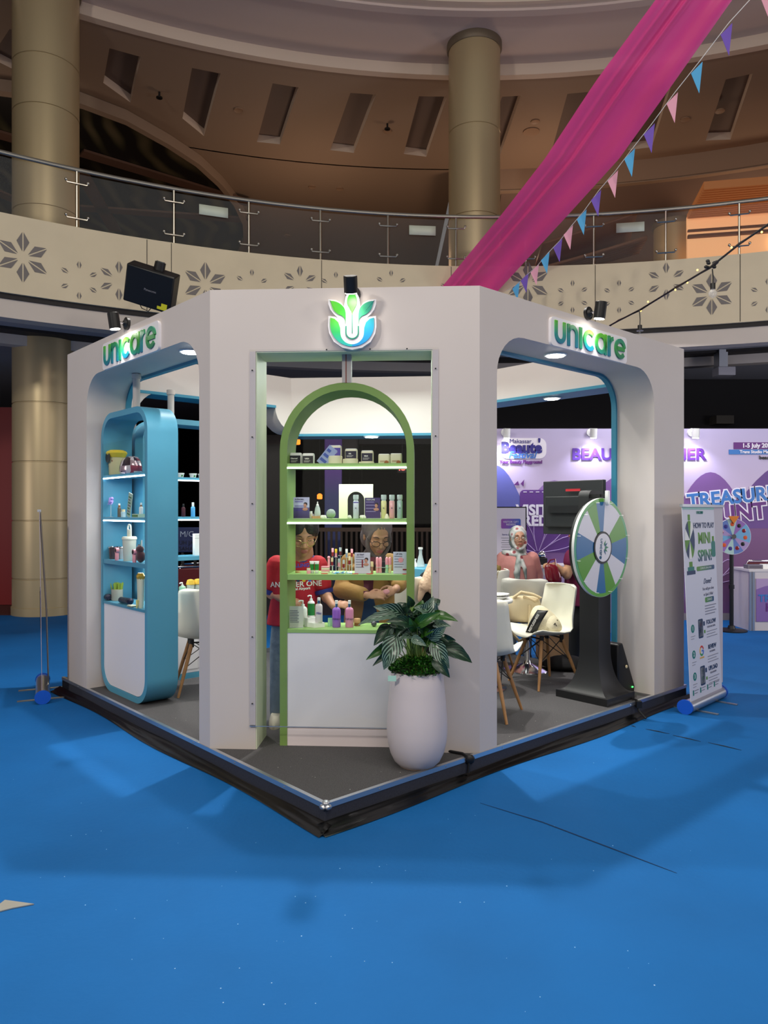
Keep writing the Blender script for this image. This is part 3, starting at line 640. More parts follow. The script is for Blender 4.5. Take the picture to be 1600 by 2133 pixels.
# ================= shelf cabinets =================
def cabinet(fr_, x0, x1, y0, y1, label, style, mt, mt_in, name='display_cabinet', back=True, door=False, bottom=PZ, shelves=(1.847, 1.509, 1.169), counter=.832, top=2.339, th=.045):
    cx = (x0 + x1) / 2; t = thing(name, label, 'cabinet', fr_.w(cx, y0, 0), fr_.a); w2 = (x1 - x0) / 2; D = y1 - y0
    if style == 'arch':
        def pth(o):
            R = w2 - o; return [(w2 - o, bottom)] + [(R * math.cos(a * PI / 24), top - w2 + R * math.sin(a * PI / 24)) for a in range(25)] + [(-w2 + o, bottom)]
        A, B_ = pth(0), pth(th); n = len(A); v = [(p[0], y, p[1]) for p in A for y in (0, D)] + [(p[0], y, p[1]) for p in B_ for y in (0, D)]
        f = []
        for i in range(n - 1):
            a = 2 * i; b = 2 * n + 2 * i
            f += [(a, a + 1, a + 3, a + 2), (b, b + 2, b + 3, b + 1), (a, a + 2, b + 2, b), (a + 1, b + 1, b + 3, a + 3)]
        f += [(0, 2 * n, 2 * n + 1, 1), (2 * n - 2, 2 * n - 1, 4 * n - 1, 4 * n - 2)]
        mb = MB(); mb.add(v, f); mb.build('frame', mt, t, .5)
    else:
        r = .2; mb = MB(); ring_strip(mb, rrect(-w2, w2, bottom, top, r, 10), rrect(-w2 + th, w2 - th, bottom + th, top - th, r - th, 10), 0, D); mb.build('frame', mt, t, .5)
    for z in shelves:
        mb = MB(); mb.box(-w2 + th * .6, w2 - th * .6, .004, D - .004, z - (.022 if z > 1.3 else .034), z); s = mb.build('shelf', mt_in, t)
        if z > 1.3: mb = MB(); mb.box(-w2 + th, w2 - th, .0, .010, z - .032, z - .0225); mb.build('led_strip', M_led, s)
        p = fr_.w(cx, y0 + D * .5, z - .05); l = light('AREA', p, 1.7 if z > 1.3 else 1.1, (.95, 1, .98), .5, p - Vector((0, 0, 1)), size_y=.1); l.rotation_euler = (0, 0, fr_.a); l.name = 'shelf_lamp'
    mb = MB(); mb.box(-w2 + th, w2 - th, .002, D - .002, counter - .02, counter); mb.build('counter', mt_in, t)
    if style == 'arch':
        mb = MB(); mb.box(-w2 + th, w2 - th, .006, D - .01, bottom + .11, counter - .02); mb.build('front_panel', M_plate, t)
        mb = MB(); mb.box(-w2 + th, w2 - th, .004, D - .012, bottom, bottom + .105); mb.build('plinth', mat('plinth', (226, 214, 216), .5), t)
    else:
        mb = MB(); P = rrect(-w2 + th + .004, w2 - th - .004, bottom + th + .004, counter - .02, r - th, 8, (1, 1, 0, 0)); mb.prism(P, .006, D - .02, 'y'); mb.build('front_panel', M_plate, t)
    if door:
        mb = MB(); mb.box(-w2 + th + .02, 0, .002, .006, .2, .80); d_ = mb.build('door', M_plate, t); mb = MB(); mb.ell((-w2 + .11, -.004, .66), (.015, .012, .008), 10, 6); mb.build('knob', M_blk, d_)
        mb = MB(); mb.box(.01, w2 - th - .02, .002, .006, .2, .80); mb.build('door', M_plate, t)
        for z in (.79,):
            mb = MB(); mb.box(-w2 + th, w2 - th, .001, .007, z, z + .004); mb.build('joint', M_dark, t)
    return t
gx, _ = CF.px(722, 1200, .08)
cab = cabinet(CF, gx - .41, gx + .41, .08, .38, 'green arched display cabinet with lit shelves standing in the front opening', 'arch', M_green, mat('green_shelf', (146, 184, 108), .45, spec=.4))
mb = MB(); mb.box(-.028, .028, .0, .056, 2.335, ZW); mb.box(-.006, .0, -.002, .0, 2.335, ZW, 1); mb.build('ceiling_post', [mat('post_grey', (176, 168, 166), .5), mat('wire_red', (130, 60, 50), .5)], cab)
LB = cabinet(LF, -3.15, -2.27, .11, .35, 'sky blue rounded display cabinet standing in the left opening', 'round', M_sky, M_sky)
for x in (.20,):
    mb = MB(); mb.cyl((-.05 + (x - .16) * 0, x - .07, 2.33), (-.05, x - .07, 2.638), .028, .028, 20); p_ = mb.build('ceiling_pole', M_white, LB)
    mb = MB(); mb.cyl((-.05, x - .07, 2.60), (-.05, x - .07, 2.635), .036, .036, 20); mb.build('flange', M_white, p_)
mb = MB(); mb.box(-.41, .41, -.004, .0, .80, 2.1); mb.build('acrylic_front', mg, LB)
RB_ = Fr(BF.w(0, 0, 0)[:2], A0)
RC = cabinet(RB_, .38, 1.37, 2.96, 3.22, 'wide sky blue shelf cabinet at the rear left inside the booth', 'round', M_sky, M_sky, door=True)

x_, _z = RB_.px(356, 850, 3.09)
mb = MB(); X_ = x_ - (.38 + 1.37) / 2; mb.cyl((X_, .13, 2.33), (X_, .13, 2.60), .028, .028, 20); p_ = mb.build('ceiling_pole', M_white, RC)
mb = MB(); mb.cyl((X_, .13, 2.56), (X_, .13, 2.60), .036, .036, 20); mb.build('flange', M_white, p_)
# ================= cosmetics on the shelves =================
def plain(n, c, r=.35, **k): return mat(n, c, r, **k)
P_white = plain('gloss_white', (236, 236, 232), .3); P_cream = plain('cream_plastic', (226, 222, 196), .4); P_green = plain('label_green', (40, 128, 52), .4)
P_clear = plain('clear_bottle', (214, 226, 226), .08, alpha=.55); P_ink = plain('ink', (60, 52, 70), .6); P_ink2 = plain('ink_soft', (110, 106, 120), .6)
P_purple = plain('purple_liquid', (150, 96, 200), .25, coat=.5); P_pink = plain('pink_liquid', (220, 140, 180), .25, coat=.5); P_rose = plain('rose_tint', (234, 156, 168), .3)
P_silver = M_chrome; P_navy = plain('navy_label', (34, 32, 56), .4); P_violet = plain('violet_label', (84, 68, 160), .4); P_char = plain('charcoal_label', (40, 40, 46), .4)
P_amber = plain('amber', (150, 90, 40), .3); P_wood = plain('light_wood', (206, 160, 110), .5, noise=.25, nscale=30); P_mint = plain('mint', (166, 214, 180), .4); P_gold = plain('gold_cap', (226, 206, 160), .3)
P_maroon = plain('maroon', (70, 20, 32), .45); P_red = plain('tint_red', (140, 40, 44), .25, coat=.5); P_skyb = plain('sky_plastic', (96, 176, 226), .35)
CABN = {}
def shelf_item(fr_, y, px, py, z, name, label, cat, group=None, rz=0):
    x, _ = fr_.px(px, py, y); return fr_.thing(name, label, cat, x, y, z, rz, group)
def scale_at(fr_, y, px):
    a, _ = fr_.px(px, 1100, y); b_, _ = fr_.px(px + 1, 1100, y); return abs(b_ - a)
def lath(t, name, prof, m, n=20, sx=1, sy=1):
    mb = MB(); mb.lathe(prof, n, sx=sx, sy=sy); return mb.build(name, m, t, .7)
def jar_sq(t, w, h, mlab, body=P_cream, txt=None, nut=False):
    r = w * .18; D = w * .8
    mb = MB(); mb.loft([[(x, y, z) for x, y in rrect(-w / 2 * k, w / 2 * k, -D / 2 * k, D / 2 * k, r * k, 4)] for z, k in ((0, .96), (.004, 1), (h * .84, 1), (h * .93, .97), (h * .94, .9))]); b_ = mb.build('body', body, t)
    lid = MB(); lid.loft([[(x, y, z) for x, y in rrect(-w / 2 * k, w / 2 * k, -D / 2 * k, D / 2 * k, r * k, 4)] for z, k in ((h * .9, .93), (h * .99, .93), (h, .88))]); lid.build('lid', P_white, t)
    if mlab: lb = MB(); lb.box(-w * .45, w * .45, -D / 2 - .0012, -D / 2 + .002, h * .05, h * .76); lb.build('label_panel', mlab, t)
    if txt: text(txt, h * .16, P_white, t, (-w * .08, -D / 2 - .0016, h * .5), bold=.0005)
    for k in range(2):
        mb = MB(); mb.box(-w * .34, w * (.2 - .1 * k), -D / 2 - .002, -D / 2, h * (.30 - .1 * k), h * (.325 - .1 * k)); mb.build('print_line', P_white if mlab else P_amber, t)
    if nut: 
        for dx, dz, a in ((.2, .2, .4), (.3, .16, -.5), (.12, .14, .9)): mb = MB(); mb.ell((w * dx, -D / 2 - .001, h * dz), (w * .1, .002, w * .16), 10, 6); mb.build('almond_print', P_amber, t)
def card(t, w, h, mcard, face=False, bars=4, title=None, lean=0, ink=P_ink2, dark=False):
    M = Matrix.Rotation(lean, 4, 'X')
    mb = MB(); mb.box(-w / 2, w / 2, -.003, .003, 0, h, 0, M); mb.build('card', mcard, t)
    mb = MB(); mb.box(-w / 2, w / 2, -.02, .03, 0, .003); mb.build('foot', P_clear, t)
    y = -.0042
    def put(ob): ob.matrix_local = M @ ob.matrix_local; return ob
    if title: o = text(title, h * .10, P_white if dark else P_ink, t, (M @ Vector((-w * .12, y, h * .9))), (PI / 2 + lean, 0, 0))
    for k in range(bars):
        mb = MB(); zz = h * (.78 - .6 * k / max(bars, 1)); mb.box(-w * .42, w * (.1 + .1 * (k % 2)), y, -.003, zz, zz + h * .025, 0, M); mb.build('print_line', ink, t)
    if face:
        mb = MB(); mb.ell((w * .24, y, h * .62), (w * .1, .002, w * .14), 12, 8, 0, M); mb.ell((w * .24, y, h * .44), (w * .17, .002, w * .1), 12, 8, 0, M); mb.build('portrait_print', plain('printskin', (196, 140, 120), .5), t)
        mb = MB(); mb.ell((w * .26, y + .0006, h * .68), (w * .12, .002, w * .12), 12, 8, 0, M); mb.build('portrait_hair', plain('printhair', (30, 22, 26), .5), t)
def bottle(t, w, h, mb_, mcap, neck=None, shoulder=.72, capr=.32, label=None, oval=.75, pump=False):
    r = w / 2; hs = h * shoulder
    lath(t, 'body', [(r * .9, 0), (r, .004), (r, hs * .9), (r * .85, hs), (r * .42, hs + h * .04), (r * .42, hs + h * .06)], mb_, 20, 1, oval)
    if pump:
        mb = MB(); mb.cyl((0, 0, hs + h * .05), (0, 0, hs + h * .12), r * .42, r * .42, 14); mb.cyl((0, 0, hs + h * .12), (0, 0, hs + h * .2), r * .14, r * .14, 8)
        mb.tube([(0, 0, hs + h * .2), (0, 0, hs + h * .25), (-r * .5, -r * .1, hs + h * .26), (-r * .95, -r * .2, hs + h * .22)], r * .2, 8); mb.build('pump', mcap, t)
    else:
        mb = MB(); mb.lathe([(r * capr, hs + h * .05), (r * capr, h * .99), (r * capr * .85, h)], 16); mb.build('cap', mcap, t)
        if neck: mb = MB(); mb.lathe([(r * capr * 1.06, hs + h * .05), (r * capr * 1.06, hs + h * .17)], 16); mb.build('collar', neck, t)
    if label:
        mb = MB(); mb.lathe([(r * 1.004, hs * .12), (r * 1.004, hs * .88)], 20, sx=1, sy=oval * 1.004); mb.build('label_panel', label, t)
def script_(t, body, size, z, r, m=P_ink): text(body, size, m, t, (0, -r - .001, z), shear=.4)
def tubeb(t, w, h, mt, mcap, capf=.4):
    lath(t, 'tube', [(w / 2 * .95, 0), (w / 2, .003), (w / 2, h * (1 - capf))], mt, 14)
    lath(t, 'cap', [(w / 2 * 1.04, h * (1 - capf)), (w / 2 * 1.04, h * .97), (w / 2 * .9, h)], mcap, 14)
# ---- green cabinet: top shelf ----
Y = .20; px1 = scale_at(CF, Y, 722)
def gi(px, z, name, label, cat, group=None, rz=0, y=Y): return shelf_item(CF, y, px, 1100, z, name, label, cat, group, rz)
J = 'cosmetic jars on the top green shelf'; Z1, Z2, Z3, Z4 = 1.847, 1.509, 1.169, .832
for px, w, h, lab, txt, rise, label, nut in ((616.5, 25, 24, P_char, 'Charcoal', 0, 'square jar with charcoal label, leftmost on the top green shelf', 0), (643, 24, 23, P_char, 'UREA', 0, 'square jar with charcoal label beside the leftmost jar, top green shelf', 0),
        (699.5, 24, 22, P_violet, 'RICE &', 17, 'square jar with violet label on the tallest cream riser', 0), (732, 25, 21, P_navy, 'GEL', 11, 'square jar with navy label on the middle cream riser', 0), (765.5, 25, 23, P_navy, 'MILK', 5, 'square jar with navy label on the lowest cream riser', 0),
        (800.5, 24, 21, None, None, 0, 'cream square jar with brown almond print next to the navy jar', 1), (825.5, 24, 22, None, None, 0, 'cream square jar with brown almond print, rightmost on the top shelf', 1)):
    zz = Z1
    if rise:
        rr = gi(px - 2, Z1, 'display_riser', 'pale cream %s round riser under the %s jar' % ({17: 'tall', 11: 'medium', 5: 'low'}[rise], {17: 'violet', 11: 'first navy', 5: 'second navy'}[rise]), 'riser')
        mb = MB(); mb.lathe([(.046, 0), (.048, .002), (.048, rise * px1 - .002), (.046, rise * px1)], 28); mb.build('block', P_cream, rr)
        zz += rise * px1
    t = gi(px, zz, 'cosmetic_jar', label, 'jar', J); jar_sq(t, w * px1, h * px1, lab, P_cream if nut or rise else P_white, txt, nut)
t = gi(668, Z1, 'leaflet', 'blue and white leaflet leaning left of the violet jar', 'leaflet', y=.17)
M = Matrix.Rotation(-.62, 4, 'Y').inverted() @ Matrix.Identity(4); mb = MB(); M = Matrix.Rotation(.68, 4, 'Y')
mb.box(-.032, .032, -.002, .002, 0, .13, 0, M); mb.build('card', plain('leafblue', (150, 164, 206), .4), t)
for k in range(3): mb = MB(); mb.box(-.025, .02 - .01 * k, -.0032, -.002, .02 + .035 * k, .038 + .035 * k, 0, M); mb.build('print_line', plain('leafprint', (60, 84, 170), .5), t)
# ---- second shelf ----
t = gi(628, Z2, 'leaflet', 'purple leaflet card with a small portrait, left end of the second shelf', 'leaflet', y=.16); card(t, 33 * px1, 44 * px1, grad('cardpurple', [(0, (56, 44, 90)), (.5, (90, 84, 140)), (.55, (196, 200, 226)), (1, (190, 190, 220))]), True, 3, 'A FACIAL', ink=P_violet)
t = gi(648, Z2, 'small_tube', 'small cream tube beside the purple leaflet card', 'tube'); tubeb(t, .016, .046, P_cream, P_white)
t = gi(661, Z2, 'wooden_block', 'small pale wooden block under the teardrop bottle', 'block'); mb = MB(); mb.box(-.032, .032, -.02, .02, 0, .016); mb.build('block', P_wood, t)
t = gi(661.5, Z2 + .016, 'teardrop_bottle', 'clear teardrop shaped bottle with white nozzle on a wooden block', 'bottle')
lath(t, 'body', [(.016, 0), (.019, .004), (.02, .02), (.015, .05), (.008, .066)], P_clear); lath(t, 'nozzle', [(.009, .066), (.008, .072), (.004, .074), (.003, .09)], P_white)
t = gi(689.5, Z2, 'glass_globe', 'clear glass globe with green filling on the second shelf', 'globe'); 
mb = MB(); mb.ell((0, 0, .030), .030, 24, 16); mb.build('globe', plain('globeglass', (220, 235, 232), .05, alpha=.35), t)
mb = MB(); mb.lathe([(.004, .003), (.02, .01), (.027, .022), (.0265, .03), (.001, .032)], 20); mb.build('filling', plain('moss_green', (70, 130, 50), .7), t)
for i, px in enumerate((671, 676, 728, 753, 758)):
    t = gi(px, Z2, 'white_stone', 'small white stone ' + ('left of the glass globe, further one', 'touching the glass globe', 'at left foot of the arch hole', 'at right foot of the arch hole', 'rightmost, beside the dark purple card')[i], 'stone', 'small white stones on the second shelf', y=.15)
    mb = MB(); mb.ell((0, 0, .012), (.012, .010, .012), 8, 5); mb.ell((.008, -.004, .007), (.007, .007, .007), 7, 5); mb.build('stone', P_white, t)
t = gi(741.5, Z2, 'arch_display', 'pale upright display board with a dark arched hole on the second shelf', 'display board', y=.31)
sc = scale_at(CF, .31, 740); hw = 35.5 * sc; ht = 71 * sc; a, b_ = -17.5 * sc, 17.5 * sc; rr = 17.5 * sc
P = [(-hw, 0), (a, 0), (a, 38 * sc)] + [(a + rr - rr * math.cos(q * PI / 16), 38 * sc + rr * math.sin(q * PI / 16)) for q in range(1, 16)] + [(b_, 38 * sc), (b_, 0), (hw, 0), (hw, ht), (-hw, ht)]
mb = MB(); mb.prism(P, 0, .02, 'y'); mb.build('board', P_cream, t)
mb = MB(); mb.prism([(a - .001, 0), (b_ + .001, 0), (b_ + .001, 38 * sc)] + [(rr * math.cos(q * PI / 12), 38 * sc + rr * math.sin(q * PI / 12)) for q in range(1, 12)] + [(a - .001, 38 * sc)], .018, .022, 'y'); mb.build('dark_back', M_blk, t)
t = gi(776, Z2, 'leaflet', 'dark purple leaflet card with portrait right of the arched board', 'leaflet', y=.18, rz=.1); card(t, 32 * px1, 43 * px1, plain('cardpurple2', (72, 56, 110), .4), True, 4, 'PERFUME', dark=True, ink=plain('lilac', (170, 160, 210), .5))
for px, c, nm in ((741.5, 'vb0', 'clear tall spray bottle with violet band in front of the arch hole'), (799.5, 'yl', 'tall spray bottle with pale yellow liquid on the second shelf'), (816.5, 'pk', 'tall spray bottle with pink liquid on the second shelf'), (833, 'aq', 'tall spray bottle with pale aqua liquid, rightmost on second shelf')):
    t = gi(px, Z2, 'spray_bottle', nm, 'bottle', 'tall spray bottles on the second green shelf', y=.18); w_, h_ = 11.5 * px1, 49 * px1
    col = {'vb0': (196, 204, 216), 'yl': (216, 214, 150), 'pk': (232, 170, 176), 'aq': (168, 198, 196)}[c]
    lath(t, 'body', [(w_ / 2 * .95, 0), (w_ / 2, .003), (w_ / 2, h_ * .72), (w_ / 2 * .8, h_ * .75)], plain('liq' + c, col, .15, coat=.6), 18)
    lath(t, 'spray_cap', [(w_ / 2 * .8, h_ * .75), (w_ / 2 * .8, h_ * .80), (w_ / 2 * .98, h_ * .81), (w_ / 2 * .98, h_ * .97), (w_ / 2 * .9, h_)], plain('cap_clear', (210, 224, 222), .1, alpha=.75), 18)
    if c == 'vb0': lath(t, 'band', [(w_ / 2 * 1.03, h_ * .66), (w_ / 2 * 1.03, h_ * .70)], P_violet, 18)
    mb = MB(); mb.box(-.004, .004, -w_ / 2 - .001, -w_ / 2 + .002, h_ * .42, h_ * .46); mb.build('print_line', P_ink2, t)
t = gi(806, Z2, 'cream_cone', 'short cream cone shaped stand in front of the yellow spray bottle', 'stand', y=.13); lath(t, 'cone', [(.016, 0), (.016, .004), (.006, .028), (.004, .03)], P_cream)
# ---- third shelf ----
for i, px in enumerate((650, 660)):
    t = gi(px, Z3, 'cream_tube', 'white tube with green label, ' + ('left one of two standing on third shelf', 'right one of two beside the pink boxes')[i], 'tube', 'green labelled tubes on the third shelf', y=.17)
    lath(t, 'tube', [(.010, .006), (.0125, .014), (.0135, .07)], P_white); lath(t, 'label', [(.0128, .02), (.0136, .058)], P_green); lath(t, 'cap', [(.011, 0), (.011, .012)], P_clear); mb = MB(); mb.box(-.015, .015, -.002, .002, .068, .076); mb.build('crimp', P_white, t)
t = gi(643, Z3, 'small_jar', 'small white round jar left of the two green labelled tubes', 'jar', y=.14); lath(t, 'body', [(.012, 0), (.013, .018), (.011, .022)], P_rose); lath(t, 'lid', [(.0115, .022), (.0115, .034)], P_cream)
t = gi(620, Z3, 'compact', 'small beige compact lying at the left end of the third shelf', 'compact', y=.2); lath(t, 'body', [(.014, 0), (.015, .004), (.013, .01)], P_wood)
for k in range(2):
    t = gi(678, Z3 + k * .022, 'pink_box', ('lower of the two stacked pink and cream powder boxes', 'upper of the two stacked pink and cream powder boxes')[k], 'box', 'stacked pink powder boxes', y=.18)
    mb = MB(); mb.box(-.024, .024, -.018, .018, 0, .0125); mb.build('base', P_cream, t, bevel=.002); mb = MB(); mb.box(-.025, .025, -.019, .019, .0125, .0215); mb.build('lid', P_rose, t, bevel=.002)
st = gi(711, Z3, 'tiered_stand', 'clear acrylic tiered stand holding lip glosses on the third shelf', 'stand', y=.2)
tiers = [(-.055, -.02, .02), (-.03, .02, .075), (.0, -.03, .03), (.02, .01, .085), (.045, -.02, .048), (-.008, .03, .11), (.055, .03, .062)]
tiers = [(692, .045), (700, .098), (709, .108), (722, .098), (728, .052), (706, .038), (716, .030)]
for px, h_ in tiers:
    x_ = (px - 711) * px1; mb = MB(); mb.cyl((x_, 0, 0), (x_, 0, h_), .002, .002, 6); mb.lathe([(.013, h_), (.013, h_ + .002)], 14, (x_, 0, 0)); mb.build('tier', P_clear, st)
mb = MB(); mb.box(-.06, .06, -.025, .025, 0, .003); mb.build('stand_base', P_clear, st)
gl = [(692, .045, P_gold, P_red, 'gold capped red lip gloss on the leftmost lower tier'), (692 + 1, .102, P_rose, P_red, 'pink capped red lip gloss on the back left tier'), (700, .1, plain('yel', (240, 200, 40), .3), P_rose, 'pink lip gloss with yellow cap on a high tier'), (709, .11, P_clear, plain('wine', (120, 60, 66), .2), 'clear capped wine lip tint on the highest tier'),
      (722, .1, P_white, plain('greyblue', (140, 156, 170), .2), 'white domed bottle on the right high tier'), (733, .098, P_rose, P_red, 'rose capped lip gloss at the far right of the tiers'), (728, .054, P_gold, P_red, 'gold capped lip gloss on the right lower tier'), (706, .04, P_clear, P_rose, 'pink lip balm ball on the front low tier'), (716, .032, P_clear, P_red, 'slim red lip tint on the front right tier'), (685, .05, P_rose, P_rose, 'plain pink wand with round top left of the tiers')]
for px, z_, c1_, c2_, lab in gl:
    t = gi(px, Z3 + z_ - (.05 if px == 685 else 0) + (0.0 if px in (685,) else 0), 'lip_gloss', lab, 'lip gloss', 'lip glosses on the clear tiered stand', y=.2 if px not in (693, 733, 685) else .25)
    if px in (693, 733): mb = MB(); mb.cyl((0, 0, -z_), (0, 0, 0), .003, .003, 6); mb.build('peg', P_clear, t)
    tubeb(t, .014, .05 if px != 685 else .09, c2_, c1_, .5)
    if px == 685: mb = MB(); mb.ell((0, 0, .093), .01, 10, 8); mb.build('ball_top', P_rose, t)
t = gi(715, Z3, 'paper_shreds', 'heap of pale blue and white paper shreds along the third shelf', 'paper shreds', y=.14)
mb = MB()
for k in range(60):
    x_, y_ = rnd.uniform(-.055, .055), rnd.uniform(-.02, .03); a = rnd.uniform(0, PI); d = Vector((math.cos(a), math.sin(a), rnd.uniform(-.2, .5))) * .01; p = Vector((x_, y_, .003 + rnd.random() * .008)); n_ = Vector((-math.sin(a), math.cos(a), .3)) * .0025
    mb.add([p - d - n_, p + d - n_, p + d + n_, p - d + n_], [(0, 1, 2, 3)], k % 3)
mb.build('shreds', [P_white, plain('shredblue', (110, 190, 226), .6), plain('shredblue2', (60, 140, 200), .6)], t)
for i, px in enumerate((676, 740, 770, 845)):
    t = gi(px, Z3, 'red_petal', 'red paper petal on the third shelf, ' + ('under the pink boxes', 'at the foot of the first leaflet', 'between leaflet and pink tubes', 'at the right end')[i], 'paper petal', 'red paper petals on the third shelf', y=.12)
    mb = MB(); mb.prism([(-.02, -.006), (0, -.010), (.02, -.004), (.016, .008), (-.012, .009)], .0, .004, 'z'); mb.build('petal', plain('petal_red', (196, 50, 50), .6), t)
t = gi(755, Z3, 'leaflet', 'pale leaflet card with a red lip tint picture on the third shelf', 'leaflet', y=.16); card(t, 32 * px1, 43 * px1, plain('cardpale', (206, 202, 216), .4), True, 5, 'AI TINT')
mb = MB(); mb.box(-.004, .004, -.005, -.003, .04, .085); mb.build('tint_print', P_red, t)
t = gi(775, Z3, 'lip_gloss', 'gold capped nude lip gloss standing right of the first leaflet', 'lip gloss', y=.17); tubeb(t, .017, .074, plain('nude', (170, 120, 100), .25), P_gold, .42)
t = gi(799, Z3, 'test_tube_rack', 'clear rack holding four pink topped tubes on the third shelf', 'rack', y=.2)
for z_ in (0, .035): mb = MB(); mb.box(-.045, .045, -.016, .016, z_, z_ + .003); mb.build('rack_plate', P_clear, t)
for k in (-1, 1): mb = MB(); mb.box(k * .045 - .002, k * .045 + .002, -.012, .012, .0, .04); mb.build('rack_side', P_clear, t)
mb = MB(); mb.box(-.010, .010, .0, .014, .003, .07); mb.build('dark_insert', P_char, t)
for i, px in enumerate((786, 792.5, 806, 812.5)):
    t = gi(px, Z3 + .003, 'pink_tube', ('outer left', 'inner left', 'inner right', 'outer right')[i] + ' pink domed tube in the clear rack', 'tube', 'pink domed tubes in the clear rack', y=.195)
    lath(t, 'tube', [(.008, 0), (.009, .003), (.009, .05)], (P_rose, P_rose, P_mint, P_gold)[i]); lath(t, 'cap', [(.0095, .05), (.0095, .088), (.006, .096), (.002, .098)], P_rose)
t = gi(835, Z3, 'leaflet', 'pale leaflet card with an oval drawing, right end of the third shelf', 'leaflet', y=.16); card(t, 31 * px1, 45 * px1, plain('cardpale2', (204, 206, 226), .4), False, 5, 'LIP OIL')
mb = MB(); mb.lathe([(.012, 0), (.016, 0), (.016, .002), (.012, .002)], 20, (0, 0, 0), 0, Matrix.Translation((0, -.003, .085)) @ Matrix.Rotation(PI / 2, 4, 'X')); mb.build('oval_print', P_rose, t)
mb = MB(); mb.box(.012, .038, -.0042, -.003, .022, .03); mb.build('print_tag', P_red, t)
# ---- counter ----
t = gi(617, Z4, 'leaflet', 'clear framed price leaflet at the left end of the green counter', 'leaflet', y=.16); card(t, 30 * px1, 44 * px1, plain('cardclear', (206, 212, 200), .2, alpha=.85), False, 8)
def giz(px, py, z, name, label, cat, h0=0, group=None):
    # placed from the pixel of its foot on the counter
    p = WZ(px, py, z); l = CF.I @ p; return CF.thing(name, label, cat, l.x, l.y, z + h0, 0, group)
t = CF.thing('pump_bottle', 'white pump bottle standing behind the clear price leaflet', 'bottle', CF.px(631, 1290, .29)[0], .29, Z4, 0); bottle(t, .056, .165, P_white, P_white, shoulder=.66, pump=True)
rs = CF.thing('display_riser', 'white stepped riser block on the green counter', 'riser', CF.px(658, 1300, .22)[0], .20, Z4, 0)
mb = MB(); mb.prism([(-.07, 0), (.0, -.055), (.062, -.02), (-.005, .05), (-.07, .05)], 0, .03, 'z'); mb.build('lower_step', P_white, rs, bevel=.001)
mb = MB(); mb.prism([(-.07, 0), (-.042, -.022), (.02, .02), (-.005, .05), (-.07, .05)], .03, .056, 'z'); mb.build('upper_step', P_white, rs, bevel=.001)
t = CF.thing('pump_bottle', 'white pump bottle with green label on the upper step of riser', 'bottle', CF.px(648, 1290, .22)[0], .225, Z4 + .056, 0); bottle(t, .045, .145, P_white, P_white, shoulder=.68, label=P_green, pump=True)
t = CF.thing('spray_bottle', 'pale pink spray bottle with silver collar on lower step of riser', 'bottle', CF.px(664.5, 1300, .18)[0], .175, Z4 + .03, 0); bottle(t, .046, .155, plain('palepink', (226, 216, 216), .3), P_white, P_silver, .72, .42); script_(t, 'Mist', .02, .06, .018, P_violet)
t = giz(687.5, 1304, Z4, 'mint_cup', 'small mint green cup beside the white stepped riser', 'cup'); lath(t, 'cup', [(.014, 0), (.015, .002), (.0135, .052), (.0125, .052), (.012, .004)], P_mint)
t = giz(701, 1306, Z4, 'mist_bottle', 'clear spray bottle with purple liquid on the green counter', 'bottle', group=None); bottle(t, .053, .168, P_purple, plain('mistcap', (240, 240, 240), .2), P_silver, .70, .34); script_(t, 'Soft mist', .014, .055, .022)
t = giz(728, 1306, Z4, 'mist_bottle', 'clear spray bottle with pink liquid on the green counter', 'bottle'); bottle(t, .052, .168, P_pink, plain('mistcap', (240, 240, 240), .2), P_silver, .70, .34); script_(t, 'Soft mist', .014, .055, .022)
t = giz(744, 1303, Z4, 'wooden_lid_jar', 'small amber jar with wooden lid beside the pink mist bottle', 'jar'); lath(t, 'body', [(.019, 0), (.02, .003), (.02, .02)], P_amber); lath(t, 'lid', [(.0205, .02), (.0205, .044), (.019, .046)], P_wood)
t = giz(779, 1305, Z4, 'glass_ball', 'dark glass ball half hidden by the plant on the counter', 'ball'); mb = MB(); mb.ell((0, 0, .018), .018, 14, 10); mb.build('ball', plain('darkglass', (70, 66, 76), .08, coat=1), t)

# ---- left cabinet ----
sl = scale_at(LF, .24, 256)
def li(px, z, name, label, cat, group=None, y=.22, rz=0): return shelf_item(LF, y, px, 1100, z, name, label, cat, group, rz)
def bag(t, w, h, d, mats_, seedk, amp=.25):
    r = random.Random(seedk); mb = MB(); n = 16; R = []
    for z, k in ((0, .9), (h * .12, 1.02), (h * .45, 1), (h * .75, .9), (h * .93, .62), (h, .3)):
        R.append([(w / 2 * k * math.cos(2 * PI * i / n) * (1 + r.uniform(-amp, amp) * .4), d / 2 * k * math.sin(2 * PI * i / n) * (1 + r.uniform(-amp, amp) * .4), z * (1 + r.uniform(-amp, amp) * .25) if z else 0) for i in range(n)])
    mb.loft(R)
    for i in range(len(mb.m)): mb.m[i] = r.randrange(len(mats_))
    return mb.build('wrapping', mats_, t, sharp=.9)
foil = [plain('foil1', (206, 180, 190), .15, metal=.6), plain('foil2', (150, 70, 90), .25, metal=.3), plain('foil3', (70, 56, 66), .2, metal=.4), plain('foil4', (230, 220, 226), .15, metal=.4)]
t = li(243, Z1, 'yellow_pouch', 'tall cream pouch with yellow and black top on the upper blue shelf', 'pouch', y=.20)
lath(t, 'body', [(.05, 0), (.056, .01), (.058, .11), (.06, .15)], plain('pouch_cream', (206, 196, 150), .5), 16, 1.2, 1.05); lath(t, 'top', [(.062, .145), (.078, .18), (.07, .195), (.05, .205)], plain('pouch_yellow', (226, 200, 60), .5), 16, 1.2, 1.05)
